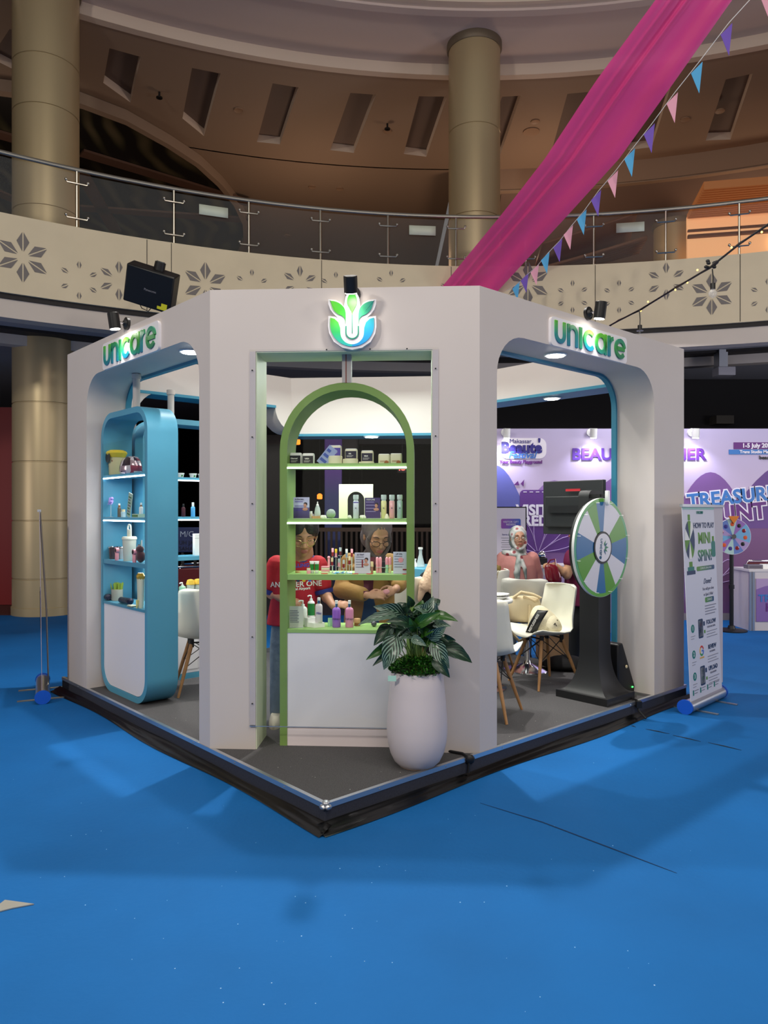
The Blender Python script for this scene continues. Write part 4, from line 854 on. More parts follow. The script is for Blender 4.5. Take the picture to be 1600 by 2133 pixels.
mb = MB(); mb.lathe([(.055, 0), (.056, .003)], 20, (0, 0, 0), 0, Matrix.Translation((0, -.072, .145)) @ Matrix.Rotation(PI / 2, 4, 'X') @ Matrix.Scale(.8, 4)); mb.build('black_arch', M_blk, t)
for k in range(3): mb = MB(); mb.box(-.04, .04 - .01 * k, -.0535, -.05, .11 - .022 * k, .12 - .022 * k); mb.build('print_line', (P_red, P_amber, P_ink)[k], t)
t = li(273, Z1, 'wrapped_toy', 'crumpled plastic wrapped pink and silver gift on upper blue shelf', 'gift', y=.17); bag(t, .27, .13, .14, foil, 3)
t = li(231, Z2, 'purple_figure', 'small lilac toy figure on a clear stand, second blue shelf', 'toy', y=.15)
mb = MB(); mb.cyl((0, 0, 0), (0, 0, .1), .003, .003, 6); mb.lathe([(.02, 0), (.02, .003)], 12); mb.build('stand', P_clear, t)
mb = MB(); mb.ell((0, 0, .125), (.03, .02, .02), 10, 6); mb.ell((.022, 0, .15), .014, 8, 6); mb.ell((-.02, 0, .145), (.012, .01, .016), 8, 6)
for k in range(5): mb.cyl((-.03 + .015 * k, 0, .12), (-.045 + .022 * k, -.01, .1), .004, .002, 5)
mb.build('figure', plain('lilac_toy', (186, 160, 236), .4, emit=(150, 120, 220), es=.0), t)
t = li(248.5, Z2, 'dropper_bottle', 'slim brown glass bottle with white cap, second blue shelf', 'bottle', y=.2); bottle(t, .028, .11, plain('brownglass', (96, 84, 70), .2), P_white, P_amber, .7, .6, oval=1)
t = li(257, Z2, 'small_jar', 'small clear jar with gold cap beside the slim brown bottle', 'jar', y=.18); lath(t, 'body', [(.018, 0), (.02, .04), (.016, .044)], P_clear); lath(t, 'lid', [(.014, .044), (.014, .062)], P_gold)
t = li(268, Z2, 'leaflet', 'tall narrow leaflet leaning on the second blue shelf', 'leaflet', y=.15); M = Matrix.Rotation(.25, 4, 'Y'); mb = MB(); mb.box(-.04, .03, -.002, .002, 0, .19, 0, M); mb.build('card', plain('leafgreenish', (168, 190, 176), .4), t)
for k in range(7): mb = MB(); mb.box(-.03, .02 - .008 * (k % 3), -.0032, -.002, .02 + .022 * k, .03 + .022 * k, 0, M); mb.build('print_line', P_ink2 if k % 2 else plain('greenprint', (50, 110, 70), .5), t)
t = li(289, Z2, 'moss_box', 'low clear box with green leaves at right of second blue shelf', 'box', y=.16); mb = MB(); mb.box(-.055, .055, -.03, .03, 0, .026); mb.build('box', plain('mossbox', (190, 206, 180), .2), t)
for k in range(6): mb = MB(); mb.ell((-.045 + .018 * k, -.031, .012), (.008, .002, .007), 8, 5); mb.build('leaf_print', plain('leafp', (60, 120, 50), .5), t)
t = li(294, Z2 + .026, 'spray_bottle', 'white bottle with brown neck standing on the low clear box', 'bottle', y=.16); bottle(t, .03, .085, P_white, P_white, P_amber, .62, .5, oval=1)
def tumbler(px, w, h, c, label, y=.2, extra=None, name='tumbler'):
    t = li(px, Z3, name, label, 'cup', y=y); r = w / 2
    lath(t, 'body', [(r * .8, 0), (r * .85, .004), (r, h * .88), (r, h * .9)], c); lath(t, 'lid', [(r * 1.08, h * .88), (r * 1.08, h * .95), (r * .95, h)], c if extra else M_chrome); return t
t = tumbler(239, .095, .105, plain('brownsteel', (100, 78, 76), .25, metal=.6), 'wide brown steel mug on the third blue shelf', .18)
t = tumbler(254, .05, .10, plain('palesteel', (190, 186, 184), .3, metal=.4), 'pale steel cup behind the left pink fan', .22)
t = tumbler(269.5, .105, .19, plain('bonewhite', (214, 214, 198), .4), 'tall bone white tumbler with loop handle on the third blue shelf', .17, True)
mb = MB(); mb.tube([(-.028 * math.cos(a * PI / 12) * (1), 0, .25 + .035 * math.sin(a * PI / 12)) for a in range(13)], .006, 8); mb.tube([(-.028, 0, .25), (-.03, 0, .19)], .006, 8); mb.tube([(.028, 0, .25), (.03, 0, .19)], .006, 8); mb.build('handle', plain('bonewhite', (214, 214, 198), .4), t)
mb = MB(); mb.box(-.018, .018, -.01, .01, .19, .245); mb.build('spout', plain('bonewhite', (214, 214, 198), .4), t)
for i, px in enumerate((243.5, 280)):
    t = li(px, Z3, 'hand_fan', 'small pink handheld fan ' + ('in front of the brown mug', 'between white tumbler and plush toy')[i], 'fan', 'pink handheld fans on the blue shelf', y=.125)
    lath(t, 'handle', [(.013, 0), (.015, .006), (.014, .055), (.01, .062)], P_rose); mb = MB(); mb.cyl((0, -.012, .078), (0, .012, .078), .022, .022, 20); mb.build('fan_head', P_rose, t); mb = MB(); mb.cyl((0, -.014, .078), (0, -.0125, .078), .015, .015, 16); mb.build('grille', M_blk, t)
t = li(252, Z3 + .001, 'red_flower', 'small red paper flower behind the tumblers', 'flower', y=.32); mb = MB()
for k in range(5): a = k * 2 * PI / 5; mb.ell((.018 * math.cos(a), 0, .14 + .018 * math.sin(a)), (.014, .008, .014), 8, 6)
mb.build('bloom', plain('flowerred', (150, 50, 60), .6), t); mb = MB(); mb.cyl((0, 0, 0), (0, 0, .14), .003, .003, 6); mb.build('stem', P_green, t)
t = li(293, Z3, 'plush_toy', 'dark maroon plush bear with white ear at right of third blue shelf', 'plush toy', y=.16)
mb = MB(); mb.ell((0, 0, .045), (.045, .035, .045), 14, 10); mb.ell((0, -.005, .10), (.034, .03, .03), 12, 8); mb.ell((-.028, 0, .125), (.012, .01, .012), 8, 6); mb.build('body', plain('plush', (66, 26, 34), .9, sheen=.5), t)
mb = MB(); mb.ell((.02, 0, .145), (.008, .006, .03), 8, 6); mb.build('white_ear', P_white, t); mb = MB(); mb.ell((.004, .004, .14), (.012, .006, .028), 8, 6); mb.build('dark_ear', P_green, t)
t = li(244, Z4, 'moss_jar', 'grey jar topped with green moss on the blue counter', 'jar', y=.2); lath(t, 'body', [(.05, 0), (.055, .01), (.055, .09)], plain('greyjar', (176, 172, 158), .5), 20, 1, .8)
mb = MB()
for k in range(40): a = rnd.uniform(0, 2 * PI); q = rnd.uniform(0, .05); mb.cyl((q * math.cos(a), q * math.sin(a) * .8, .09), (q * 1.2 * math.cos(a), q * math.sin(a), .135 + rnd.random() * .01), .006, .003, 5)
stuff(mb.build('moss_top', plain('mossy', (140, 164, 60), .8), t))
for i, (px, w) in enumerate(((222, .12), (262, .2))):
    t = li(px, Z4, 'dark_pouch', 'rolled dark navy plastic pouch ' + ('left of the moss jar', 'in front of the moss jar')[i], 'pouch', 'rolled dark pouches on the blue counter', y=(.14, .15)[i]); mb = MB(); mb.tube([(-w / 2, 0, .022), (-w / 2 + .01, 0, .026), (w / 2 - .01, 0, .03), (w / 2, 0, .026)], [.012, .024, .026, .014], 12); mb.build('wrapping', plain('navyfoil', (34, 36, 60), .15, metal=.3, bump=.5, bscale=40), t)
    mb = MB(); mb.tube([(-w / 2 - .012, 0, .022), (-w / 2 + .004, 0, .022)], [.016, .004], 8); mb.build('twist_end', plain('navyfoil', (34, 36, 60), .15), t)
t = li(276, Z4, 'note_card', 'small stack of beige cards on the blue counter', 'cards', y=.13); 
for k in range(3): mb = MB(); mb.box(-.045 + .004 * k, .045 + .003 * k, -.025, .02, .004 * k, .004 * k + .003); mb.build('card', (P_wood, P_mint, P_cream)[k], t)
t = li(293, Z4, 'gift_bag', 'tall cream gift bag with gold crown shaped top, right on blue counter', 'gift bag', y=.14); lath(t, 'body', [(.026, 0), (.034, .02), (.04, .2), (.042, .22)], P_cream, 16, 1, .6)
lath(t, 'gold_top', [(.042, .215), (.05, .24), (.035, .255), (.03, .262)], plain('goldpaper', (220, 180, 70), .25, metal=.5), 9, 1, .6); mb = MB(); mb.cyl((0, -.03, 0), (0, -.02, .06), .004, .018, 8); mb.build('gold_tail', plain('goldpaper2', (226, 210, 130), .25), t)

# ---- rear blue cabinet ----
def ri(px, z, name, label, cat, group=None, y=3.06): return shelf_item(RB_, y, px, 1100, z, name, label, cat, group)
for i, px in enumerate((376, 402, 420)):
    t = ri(px, Z1, 'cream_tub', 'white tub with small label on the rear shelf, ' + ('left one', 'middle one', 'right one by the pillar')[i], 'tub', 'white tubs on the rear shelf'); lath(t, 'body', [(.024, 0), (.03, .032)], P_white); lath(t, 'lid', [(.033, .03), (.033, .04)], P_white)
    mb = MB(); mb.lathe([(.008, 0), (.008, .002)], 12, (0, 0, 0), 0, Matrix.Translation((0, -.0285, .016)) @ Matrix.Rotation(PI / 2, 4, 'X')); mb.build('label_dot', P_green, t)
t = ri(402, Z2, 'spray_bottle', 'sky blue spray bottle with white cap on the rear blue cabinet', 'bottle'); bottle(t, .038, .125, P_skyb, P_white, None, .68, .55, oval=1)
t = ri(382, Z2, 'spray_bottle', 'dark red bottle on the rear blue cabinet left of the blue one', 'bottle'); bottle(t, .034, .11, P_maroon, M_blk, None, .72, .5, oval=1)
t = ri(411, Z3, 'white_carton', 'plain white carton on the lowest shelf of rear blue cabinet', 'carton'); mb = MB(); mb.box(-.035, .05, -.02, .02, 0, .19); mb.build('box', P_white, t, bevel=.002); mb = MB(); mb.box(-.034, .049, -.0205, -.02, .15, .152); mb.build('flap_line', P_ink2, t)
t = ri(380, Z4, 'pump_bottle', 'mint green pump bottle on the counter of rear blue cabinet', 'bottle'); bottle(t, .06, .125, P_mint, P_white, shoulder=.58, pump=True, oval=1)
for i, px in enumerate((397, 412)):
    t = ri(px, Z4, 'honey_jar', 'clear jar with yellow cloth top on rear counter, ' + ('left one', 'right one')[i], 'jar', 'clear jars with yellow tops'); lath(t, 'body', [(.03, 0), (.034, .01), (.034, .08), (.026, .095)], plain('jarbody', (190, 196, 184), .15, alpha=.9)); lath(t, 'cloth_top', [(.04, .085), (.034, .11), (.028, .125), (.01, .13)], plain('yellowcloth', (220, 180, 60), .6), 10)
# ---- second counter seen right of the green cabinet ----
t = thing('tray_table', 'white table with sky blue top seen right of the green cabinet', 'table', W(882, 1200, 7.2).xy.to_3d(), A0)
mb = MB(); mb.box(-.25, .27, -.25, .25, .90, 1.02); mb.build('blue_top', M_sky, t, bevel=.004); mb = MB(); mb.box(-.22, .24, -.22, .22, PZ, .90); mb.build('cabinet_body', P_white, t)
for i, (px, h_) in enumerate(((876, .19), (865, .08), (903, .16))):
    p = W(px, 1100, 7.12); q = thing('glass_flask', ('tall clear flask with narrow neck', 'short white flask beside the tall one', 'clear flask at the window edge')[i] + ' on the blue table top', 'flask', (p.x, p.y, 1.02)); r0 = .045 if h_ > .1 else .025
    lath(q, 'body', [(r0 * .9, 0), (r0, .006), (r0 * .35, h_ * .65), (r0 * .35, h_ * .9)], P_clear if i != 1 else P_white); lath(q, 'lip', [(r0 * .5, h_ * .9), (r0 * .5, h_)], P_white)
# ================= planter with foliage plant =================
px_, py_ = .187, 4.18
pot = thing('planter_pot', 'tall white rounded planter standing in front of the right front pillar', 'planter', (px_, py_, PZ))
lath(pot, 'pot_body', [(.098, 0), (.105, .006), (.13, .03), (.152, .075), (.166, .13), (.172, .19), (.170, .27), (.163, .36), (.155, .44), (.147, .525), (.143, .534), (.136, .534), (.134, .50), (.13, .48)], mat('pot_white', (206, 196, 198), .42, noise=.05, nscale=4), 48)
lath(pot, 'soil', [(.02, .485), (.132, .488)], mat('soil', (40, 34, 28), .9), 24)
lath(pot, 'foot_ring', [(.1, -.0), (.102, .003), (.1, .006)], mat('foot_brown', (170, 140, 120), .6), 32)
mb = MB(); mb.box(-.165, -.12, -.128, -.124, .50, .53); o = mb.build('pot_sticker', mat('sticker_mint', (170, 214, 196), .4), pot)
plant = thing('foliage_plant', 'artificial dark green striped foliage plant growing in the white planter', 'plant', (px_, py_, PZ + .49))
def leafmat2(name, c1, c2, c3):
    m = bpy.data.materials.new(name); m.use_nodes = True; N = m.node_tree.nodes; L = m.node_tree.links; b = N['Principled BSDF']
    uv = N.new('ShaderNodeUVMap'); uv.uv_map = 'UVMap'; sp = N.new('ShaderNodeSeparateXYZ'); L.new(uv.outputs[0], sp.inputs[0])
    # veins: wave along v + |u| slant
    ab = N.new('ShaderNodeMath'); ab.operation = 'ABSOLUTE'; L.new(sp.outputs[0], ab.inputs[0])
    ad = N.new('ShaderNodeMath'); ad.operation = 'MULTIPLY_ADD'; ad.inputs[1].default_value = -.55; L.new(ab.outputs[0], ad.inputs[0]); L.new(sp.outputs[1], ad.inputs[2])
    mu = N.new('ShaderNodeMath'); mu.operation = 'MULTIPLY'; mu.inputs[1].default_value = 36; L.new(ad.outputs[0], mu.inputs[0])
    sn = N.new('ShaderNodeMath'); sn.operation = 'SINE'; L.new(mu.outputs[0], sn.inputs[0])
    cr = N.new('ShaderNodeValToRGB'); L.new(sn.outputs[0], cr.inputs[0]); e = cr.color_ramp.elements; e[0].position = .0; e[0].color = (*srgb(*c1), 1); e[1].position = .7; e[1].color = (*srgb(*c2), 1)
    mr = N.new('ShaderNodeMapRange'); mr.inputs[1].default_value = .0; mr.inputs[2].default_value = .06; mr.inputs[3].default_value = 1; mr.inputs[4].default_value = 0; L.new(ab.outputs[0], mr.inputs[0])
    mx = N.new('ShaderNodeMix'); mx.data_type = 'RGBA'; L.new(mr.outputs[0], mx.inputs[0]); L.new(cr.outputs[0], mx.inputs[6]); mx.inputs[7].default_value = (*srgb(*c3), 1)
    L.new(mx.outputs[2], b.inputs['Base Color']); b.inputs['Roughness'].default_value = .32
    return m
LM = [leafmat2('leaf_silver', (26, 48, 38), (124, 152, 134), (40, 84, 50)), leafmat2('leaf_deep', (16, 40, 28), (36, 66, 46), (60, 100, 60)), leafmat2('leaf_fresh', (34, 76, 20), (52, 96, 34), (90, 130, 60))]
M_stem = mat('leaf_stem', (104, 128, 60), .5)
def leaf(base, tip, wid, m, roll=0, cup=.25, droop=.1, parent=None):
    base = Vector(base); tip = Vector(tip); ax = tip - base; L_ = ax.length; d = ax.normalized()
    up = Vector((0, 0, 1)); sd = d.cross(Vector((rnd.uniform(-.5, .5), -1, .55)).normalized())
    if sd.length < .1: sd = Vector((1, 0, 0))
    sd.normalize(); nn = sd.cross(d).normalized(); R = Matrix.Rotation(roll, 3, d); sd = R @ sd; nn = R @ nn
    NU, NV = 6, 12; mb = MB(); uvs = []
    for j in range(NV + 1):
        v = j / NV; wv = wid * (math.sin(PI * min(1, v ** .72)) ** .8) * (1 - .25 * v) + .0006
        c = base + ax * v + nn * (math.sin(PI * v) * .12 * L_) - up * droop * L_ * v * v
        for i in range(NU + 1):
            u = (i / NU) * 2 - 1; wav = .05 * wid * math.sin(v * 24 + i)
            mb.v.append(c + sd * (u * wv) + nn * (abs(u) ** 1.4 * wv * cup * 1.6 + wav * abs(u))); uvs.append((u, v))
    for j in range(NV):
        for i in range(NU): a = j * (NU + 1) + i; mb.f.append([a, a + 1, a + NU + 2, a + NU + 1]); mb.m.append(0)
    o = mb.build('leaf', m, parent, sharp=2)
    ul = o.data.uv_layers.new(name='UVMap')
    for lp in o.data.loops: ul.data[lp.index].uv = uvs[lp.vertex_index]
    return o
# leaves from the photo : (base px, tip px, depth offset base, tip, width, material)
LV = [((905, 1288), (868, 1262), 0, -.06, .075, 0, .9), ((880, 1290), (900, 1242), -.02, -.03, .050, 0, .6), ((835, 1277), (785, 1258), 0, -.05, .05, 0, -.5), ((818, 1284), (755, 1292), -.05, -.1, .035, 0, .3), ((852, 1300), (810, 1290), -.08, -.12, .04, 1, .1),
      ((868, 1310), (855, 1285), -.05, -.1, .035, 2, 0), ((870, 1300), (912, 1272), -.08, -.12, .04, 2, .3), ((900, 1285), (947, 1287), 0, -.05, .038, 2, -.2), ((905, 1300), (935, 1300), -.04, -.08, .028, 0, .2),
      ((895, 1325), (925, 1302), -.06, -.1, .045, 0, .5), ((915, 1335), (945, 1330), 0, .0, .05, 1, .8), ((905, 1340), (932, 1380), -.05, -.09, .055, 0, .5), ((925, 1350), (976, 1370), -.02, -.03, .055, 1, -.3), ((905, 1375), (933, 1402), -.08, -.1, .04, 1, -.2),
      ((812, 1308), (783, 1335), -.04, -.08, .05, 1, .4), ((825, 1330), (803, 1380), -.08, -.12, .068, 0, .3), ((805, 1348), (768, 1366), -.02, -.06, .03, 2, -.3), ((805, 1362), (780, 1380), -.04, -.08, .02, 1, 0),
      ((855, 1262), (850, 1240), .05, .03, .03, 1, .5), ((845, 1275), (830, 1255), .04, .06, .045, 1, .2), ((900, 1262), (915, 1248), .06, .08, .04, 1, 0), ((842, 1305), (812, 1300), .0, -.03, .04, 1, .3), ((860, 1330), (885, 1340), -.1, -.13, .03, 0, .2),
      ((880, 1305), (910, 1325), -.02, -.02, .05, 1, .4), ((830, 1310), (800, 1325), .03, .06, .05, 1, 0), ((895, 1290), (925, 1275), .08, .1, .05, 1, .3), ((850, 1290), (845, 1262), .07, .09, .05, 1, 0), ((875, 1280), (880, 1250), .09, .08, .05, 2, 0), ((820, 1350), (790, 1345), .05, .08, .045, 1, 0), ((905, 1360), (950, 1345), .06, .08, .045, 2, 0)]
for k in range(22):
    a = rnd.uniform(-.3, PI + .3); cx_, cy_ = 868 + rnd.uniform(-22, 22), 1318 + rnd.uniform(-30, 34); ln = rnd.uniform(34, 58)
    LV.append(((cx_ + 18 * math.cos(a), cy_ - 10 * math.sin(a)), (cx_ + ln * math.cos(a), cy_ - ln * .75 * math.sin(a) + 8), rnd.uniform(-.06, .06), rnd.uniform(-.12, .08), rnd.uniform(.036, .056), rnd.choice((0, 1, 1, 2)), rnd.uniform(-.5, .5)))
for (b_, t_, db, dt_, wd, mi, rl) in LV:
    B0 = W(b_[0], b_[1], py_ + db) - Vector((px_, py_, PZ + .49)); T0 = W(t_[0], t_[1], py_ + dt_) - Vector((px_, py_, PZ + .49))
    leaf(B0 - (T0 - B0) * .15, T0 + (T0 - B0) * .15, wd * .92, LM[mi], rl * .5, parent=plant)
    mb = MB(); r0 = Vector((rnd.uniform(-.03, .03), rnd.uniform(-.03, .02), .0)); mid = (r0 + B0) / 2 + Vector((0, 0, .03)); mb.tube([r0, r0.lerp(mid, .5) + Vector((0, 0, .02)), mid, B0], [.004, .0035, .003, .002], 6); mb.build('leaf_stem', M_stem, plant)
mb = MB()
for k in range(2400):
    a = rnd.uniform(0, 2 * PI); r = .155 * math.sqrt(rnd.random()); c = Vector((r * math.cos(a), r * math.sin(a), .045 + .075 * (1 - (r / .155) ** 2) + rnd.uniform(-.012, .012)))
    d = Vector((math.cos(a) + rnd.uniform(-1, 1), math.sin(a) + rnd.uniform(-1, 1), rnd.uniform(.1, 1.2))).normalized() * .018; n_ = d.cross(Vector((0, 0, 1))).normalized() * .007
    mb.add([c - d * .3, c + d * .4 + n_, c + d, c + d * .4 - n_], [(0, 1, 2, 3)], k % 2)
gc = mb.build('ground_cover', [mat('moss_bright', (72, 140, 46), .5), mat('moss_dark', (34, 84, 30), .5)], plant); stuff(gc)
# ================= chairs =================
M_shell = mat('chair_shell', (222, 220, 206), .38); M_beech = mat('beech_leg', (176, 130, 84), .5, noise=.25, nscale=14)
def shell_chair(name, label, x, y, z, rz, seat_h=.43, m=M_shell, legs='wood', wide=False):
    t = thing(name, label, 'chair', (x, y, z), rz, None)
    # seat faces +x ; backrest at -x
    W2 = .235; N_ = 22; Mv = 10
    prof = [(.22, -.018), (.215, .0), (.17, .012), (.08, .0), (-.04, -.006), (-.13, .004), (-.185, .04), (-.215, .11), (-.235, .20), (-.255, .30), (-.268, .38), (-.27, .40)]
    def pt(u, v):
        s = v * (len(prof) - 1); i = min(int(s), len(prof) - 2); f = s - i; px0 = prof[i][0] * (1 - f) + prof[i + 1][0] * f; pz0 = prof[i][1] * (1 - f) + prof[i + 1][1] * f
        uu = u * 2 - 1
        hw = W2 * (.88 + .12 * math.sin(PI * min(1, v / .8)))
        if v > .84: hw *= math.sqrt(max(0, 1 - .55 * ((v - .84) / .16) ** 2.4))
        if v < .1: hw *= .84 + 1.6 * v
        edge = abs(uu) ** 2.6
        seatp = max(0, 1 - v * 1.7)
        lift = edge * (.035 * seatp + .03)
        fwd = edge * (.10 * min(1, max(0, (v - .35) / .3)))
        return (px0 + fwd, uu * hw, seat_h + pz0 + lift * (1 - min(1, max(0, v - .5) * 2)))
    mb = MB(); mb.sheet(pt, 16, 33); mb.build('seat_shell', m, t, sharp=2, solid=.009)
    if legs == 'wood':
        for sx in (-1, 1):
            for sy in (-1, 1):
                p0 = Vector((.10 * sx - .01, .10 * sy, seat_h - .035)); p1 = Vector((.21 * sx - .01, .21 * sy, 0)); mb = MB(); mb.tube([p0, p0.lerp(p1, .5), p1], [.016, .0145, .010], 10); l = mb.build('leg', M_beech, t)
                mb = MB(); mb.cyl(p0 + Vector((0, 0, .03)), p0 - Vector((0, 0, .03)), .018, .018, 10); mb.build('bracket', M_blk, l)
        for k in range(4):
            a = [(-1, -1), (1, -1), (1, 1), (-1, 1)][k]; b_ = [(-1, -1), (1, -1), (1, 1), (-1, 1)][(k + 1) % 4]
            q = lambda s, f: Vector(((.10 + .11 * f) * s[0] - .01, (.10 + .11 * f) * s[1], (seat_h - .035) * (1 - f)))
            for f0, f1 in ((0, .45), (.45, 0)): mb = MB(); mb.tube([q(a, f0), q(b_, f1)], .0035, 6); mb.build('wire_brace', M_blk, t)
        for sx in (-1, 1): mb = MB(); mb.tube([(sx * .1 - .01, -.1, seat_h - .03), (sx * .1 - .01, .1, seat_h - .03)], .007, 6); mb.build('seat_rail', M_blk, t)
    else:
        mb = MB(); mb.lathe([(.21, 0), (.208, .008), (.10, .03), (.04, .06), (.026, .10), (.024, seat_h - .03), (.06, seat_h - .02), (.06, seat_h - .005)], 32); mb.build('pedestal', M_chrome, t)
    return t
def foot(px, py, z=PZ): return WZ(px, py, z)
# chair with tote bags: legs at (1090,1418),(1183,1432)
c_ = W(1132, 1400, 6.15); ch1 = shell_chair('shell_chair', 'white shell chair with wooden legs carrying the folded tote bag', c_.x, c_.y, PZ, PI + .42, seat_h=.42)
c_ = W(1012, 1400, 5.25); shell_chair('shell_chair', 'white shell chair with wooden legs just inside the right opening', c_.x, c_.y, PZ, 1.15, seat_h=.43)
c_ = W(398, 1400, 5.95); shell_chair('shell_chair', 'white shell chair with wooden legs half hidden behind the left pillar', c_.x + .1, c_.y, PZ, 1.9, seat_h=.43)
c_ = W(826, 1300, 6.55); shell_chair('shell_chair', 'white shell chair seen behind the tan jacketed person', c_.x + .05, c_.y, PZ, 1.75, seat_h=.47)
c_ = W(1098, 1400, 6.7); shell_chair('pedestal_chair', 'grey white swivel shell chair on a chrome disc base', c_.x, c_.y, PZ, 1.25, seat_h=.44, m=mat('grey_shell', (176, 174, 168), .4), legs='disc')
c_ = W(1000, 1300, 6.9); shell_chair('shell_chair', 'white shell chair back peeking out beside the round table', c_.x, c_.y, PZ, 2.4, seat_h=.5)
# white table near the right opening
c_ = W(1004, 1300, 6.0); tb = thing('round_table', 'round white table just inside the right opening', 'table', (c_.x, c_.y, PZ))
lath(tb, 'tabletop', [(.20, .69), (.245, .70), (.25, .715), (.245, .725)], P_white, 40); lath(tb, 'column', [(.03, .02), (.025, .69)], M_chrome); lath(tb, 'base', [(.2, 0), (.2, .01), (.03, .03)], M_chrome, 32)
t = thing('plate_stack', 'white plate stack on the edge of round table', 'plates', (c_.x + .13, c_.y - .02, PZ + .725)); lath(t, 'plate', [(.05, 0), (.09, .02), (.088, .022)], P_white, 28); lath(t, 'plate', [(.05, .022), (.09, .042), (.088, .044)], P_white, 28)
t = thing('dried_bouquet', 'yellow brown dried bouquet in a glass behind the round table', 'bouquet', (c_.x + .1, c_.y + .11, PZ + .725)); lath(t, 'glass', [(.03, 0), (.035, .09)], P_clear)
for k in range(16):
    a = rnd.uniform(0, 2 * PI); q = Vector((.06 * math.cos(a), .04 * math.sin(a), .2 + rnd.uniform(0, .05))); mb = MB(); mb.tube([(0, 0, .01), q * .6, q], .002, 5); mb.ell(q, (.014, .01, .024), 8, 6); mb.build('dried_stem', plain('dried%d' % (k % 2), ((150, 120, 40), (110, 90, 40))[k % 2], .7), t)
# tote bags
M_canvas = mat('canvas', (218, 208, 178), .85, bump=.2, bscale=80); M_print = M_blk
def crumple(mb, rings, seed, amp, n=20, m=0, M=None):
    r = random.Random(seed); R = []
    for (c, rx, ry) in rings: R.append([(c[0] + rx * math.cos(2 * PI * i / n) * (1 + r.uniform(-amp, amp)), c[1] + ry * math.sin(2 * PI * i / n) * (1 + r.uniform(-amp, amp)), c[2] + r.uniform(-amp, amp) * .04) for i in range(n)])
    mb.loft(R, m, True, M)
c1x = ch1.location; t = thing('tote_bag', 'crumpled cream canvas tote with black printed band on the shell chair', 'bag', (c1x.x - .0, c1x.y - .03, PZ + .43), -.5)
mb = MB(); crumple(mb, [((0, 0, 0), .13, .11), ((.01, 0, .05), .14, .12), ((.0, 0, .12), .12, .10), ((-.03, 0, .18), .08, .07), ((-.04, 0, .225), .03, .03)], 4, .13); mb.build('bag_body', M_canvas, t, sharp=1.2, sub=1)
mb = MB(); crumple(mb, [((.075, -.03, .01), .07, .09), ((.08, -.03, .06), .075, .09), ((.07, -.02, .12), .06, .07), ((.06, -.01, .155), .025, .03)], 9, .16); mb.build('fold', M_canvas, t, sharp=1.2, sub=1)
mb = MB(); mb.sheet(lambda u, v: (-.12 + .10 * v + .09 * u, -.118 - .035 * math.sin(PI * v) - .012 * math.sin(u * PI), .01 + .19 * v), 6, 10); o = mb.build('printed_band', M_blk, t, sharp=2, solid=.004)
text('RESTLESSNESS', .026, P_white, t, (-.035, -.172, .10), (PI / 2, -1.08, 0), ext=.0005, bold=.0005)
mb = MB(); mb.tube([(.08, -.08, .05), (.12, -.10, .10), (.13, -.06, .05), (.12, -.04, .12)], .006, 6); mb.build('handle', M_blk, t)
sb = W(1088, 1296, 6.42); t = thing('shoulder_bag', 'large beige canvas shoulder bag hung over the grey swivel chair', 'bag', sb)
mb = MB(); crumple(mb, [((0, 0, 0), .12, .05), ((0, 0, .03), .17, .07), ((.0, 0, .12), .17, .07), ((.01, 0, .2), .15, .06), ((.0, 0, .235), .12, .03)], 12, .08); mb.build('bag_body', mat('beige_canvas', (200, 184, 152), .8), t, sharp=1.2, sub=1)
mb = MB(); mb.tube([(-.15, -.05, .18), (-.14, -.08, .05), (-.11, -.10, -.07), (-.05, -.11, -.14), (.02, -.1, -.12), (.05, -.08, .02), (.05, -.06, .16)], .014, 8); mb.build('strap', mat('beige_strap', (206, 186, 150), .8), t)
mb = MB(); mb.tube([(-.08, -.03, .22), (-.02, -.06, .27), (.08, -.06, .25), (.15, -.04, .22), (.1, -.04, .19), (0, -.04, .23)], .013, 8); mb.build('strap', mat('beige_strap', (206, 186, 150), .8), t)
# ================= spin wheel =================
wf = RFr.thing('spin_wheel', 'tall black stand with a green, blue and white prize wheel', 'prize wheel', 2.60, .0, 0)
wy = .08; wz = 1.29; R_ = .3616
secs = []; M_wg = plain('wheel_green', (88, 152, 38), .35); M_wb = plain('wheel_blue', (34, 106, 158), .35); M_ww = plain('wheel_white', (222, 218, 224), .35); M_wt = plain('wheel_teal', (40, 150, 150), .35)
def disc(mb, r0, r1, a0, a1, y, m, n=None):
    n = n or max(2, int((a1 - a0) / .08)); v = []
    for i in range(n + 1):
        a = a0 + (a1 - a0) * i / n
        v += [(r0 * math.cos(a), y, wz + r0 * math.sin(a)), (r1 * math.cos(a), y, wz + r1 * math.sin(a))]
    mb.add(v, [(2 * i, 2 * i + 1, 2 * i + 3, 2 * i + 2) for i in range(n)], m)
mb = MB(); mb.cyl((0, wy, wz), (0, wy + .02, wz), R_, R_, 96); wo = mb.build('wheel_board', [P_white], wf); 
mb = MB(); mb.cyl((0, wy + .0205, wz), (0, wy + .05, wz), R_ * .96, R_ * .96, 64); mb.build('wheel_back', M_blk, wf)
mb = MB(); disc(mb, R_ * .92, R_ * .995, 0, 2 * PI, wy - .001, 0, 96); mb.build('rim_band', grad('rimband', [(0, (100, 170, 50)), (.5, (40, 150, 120)), (1, (90, 165, 50))]), wo)
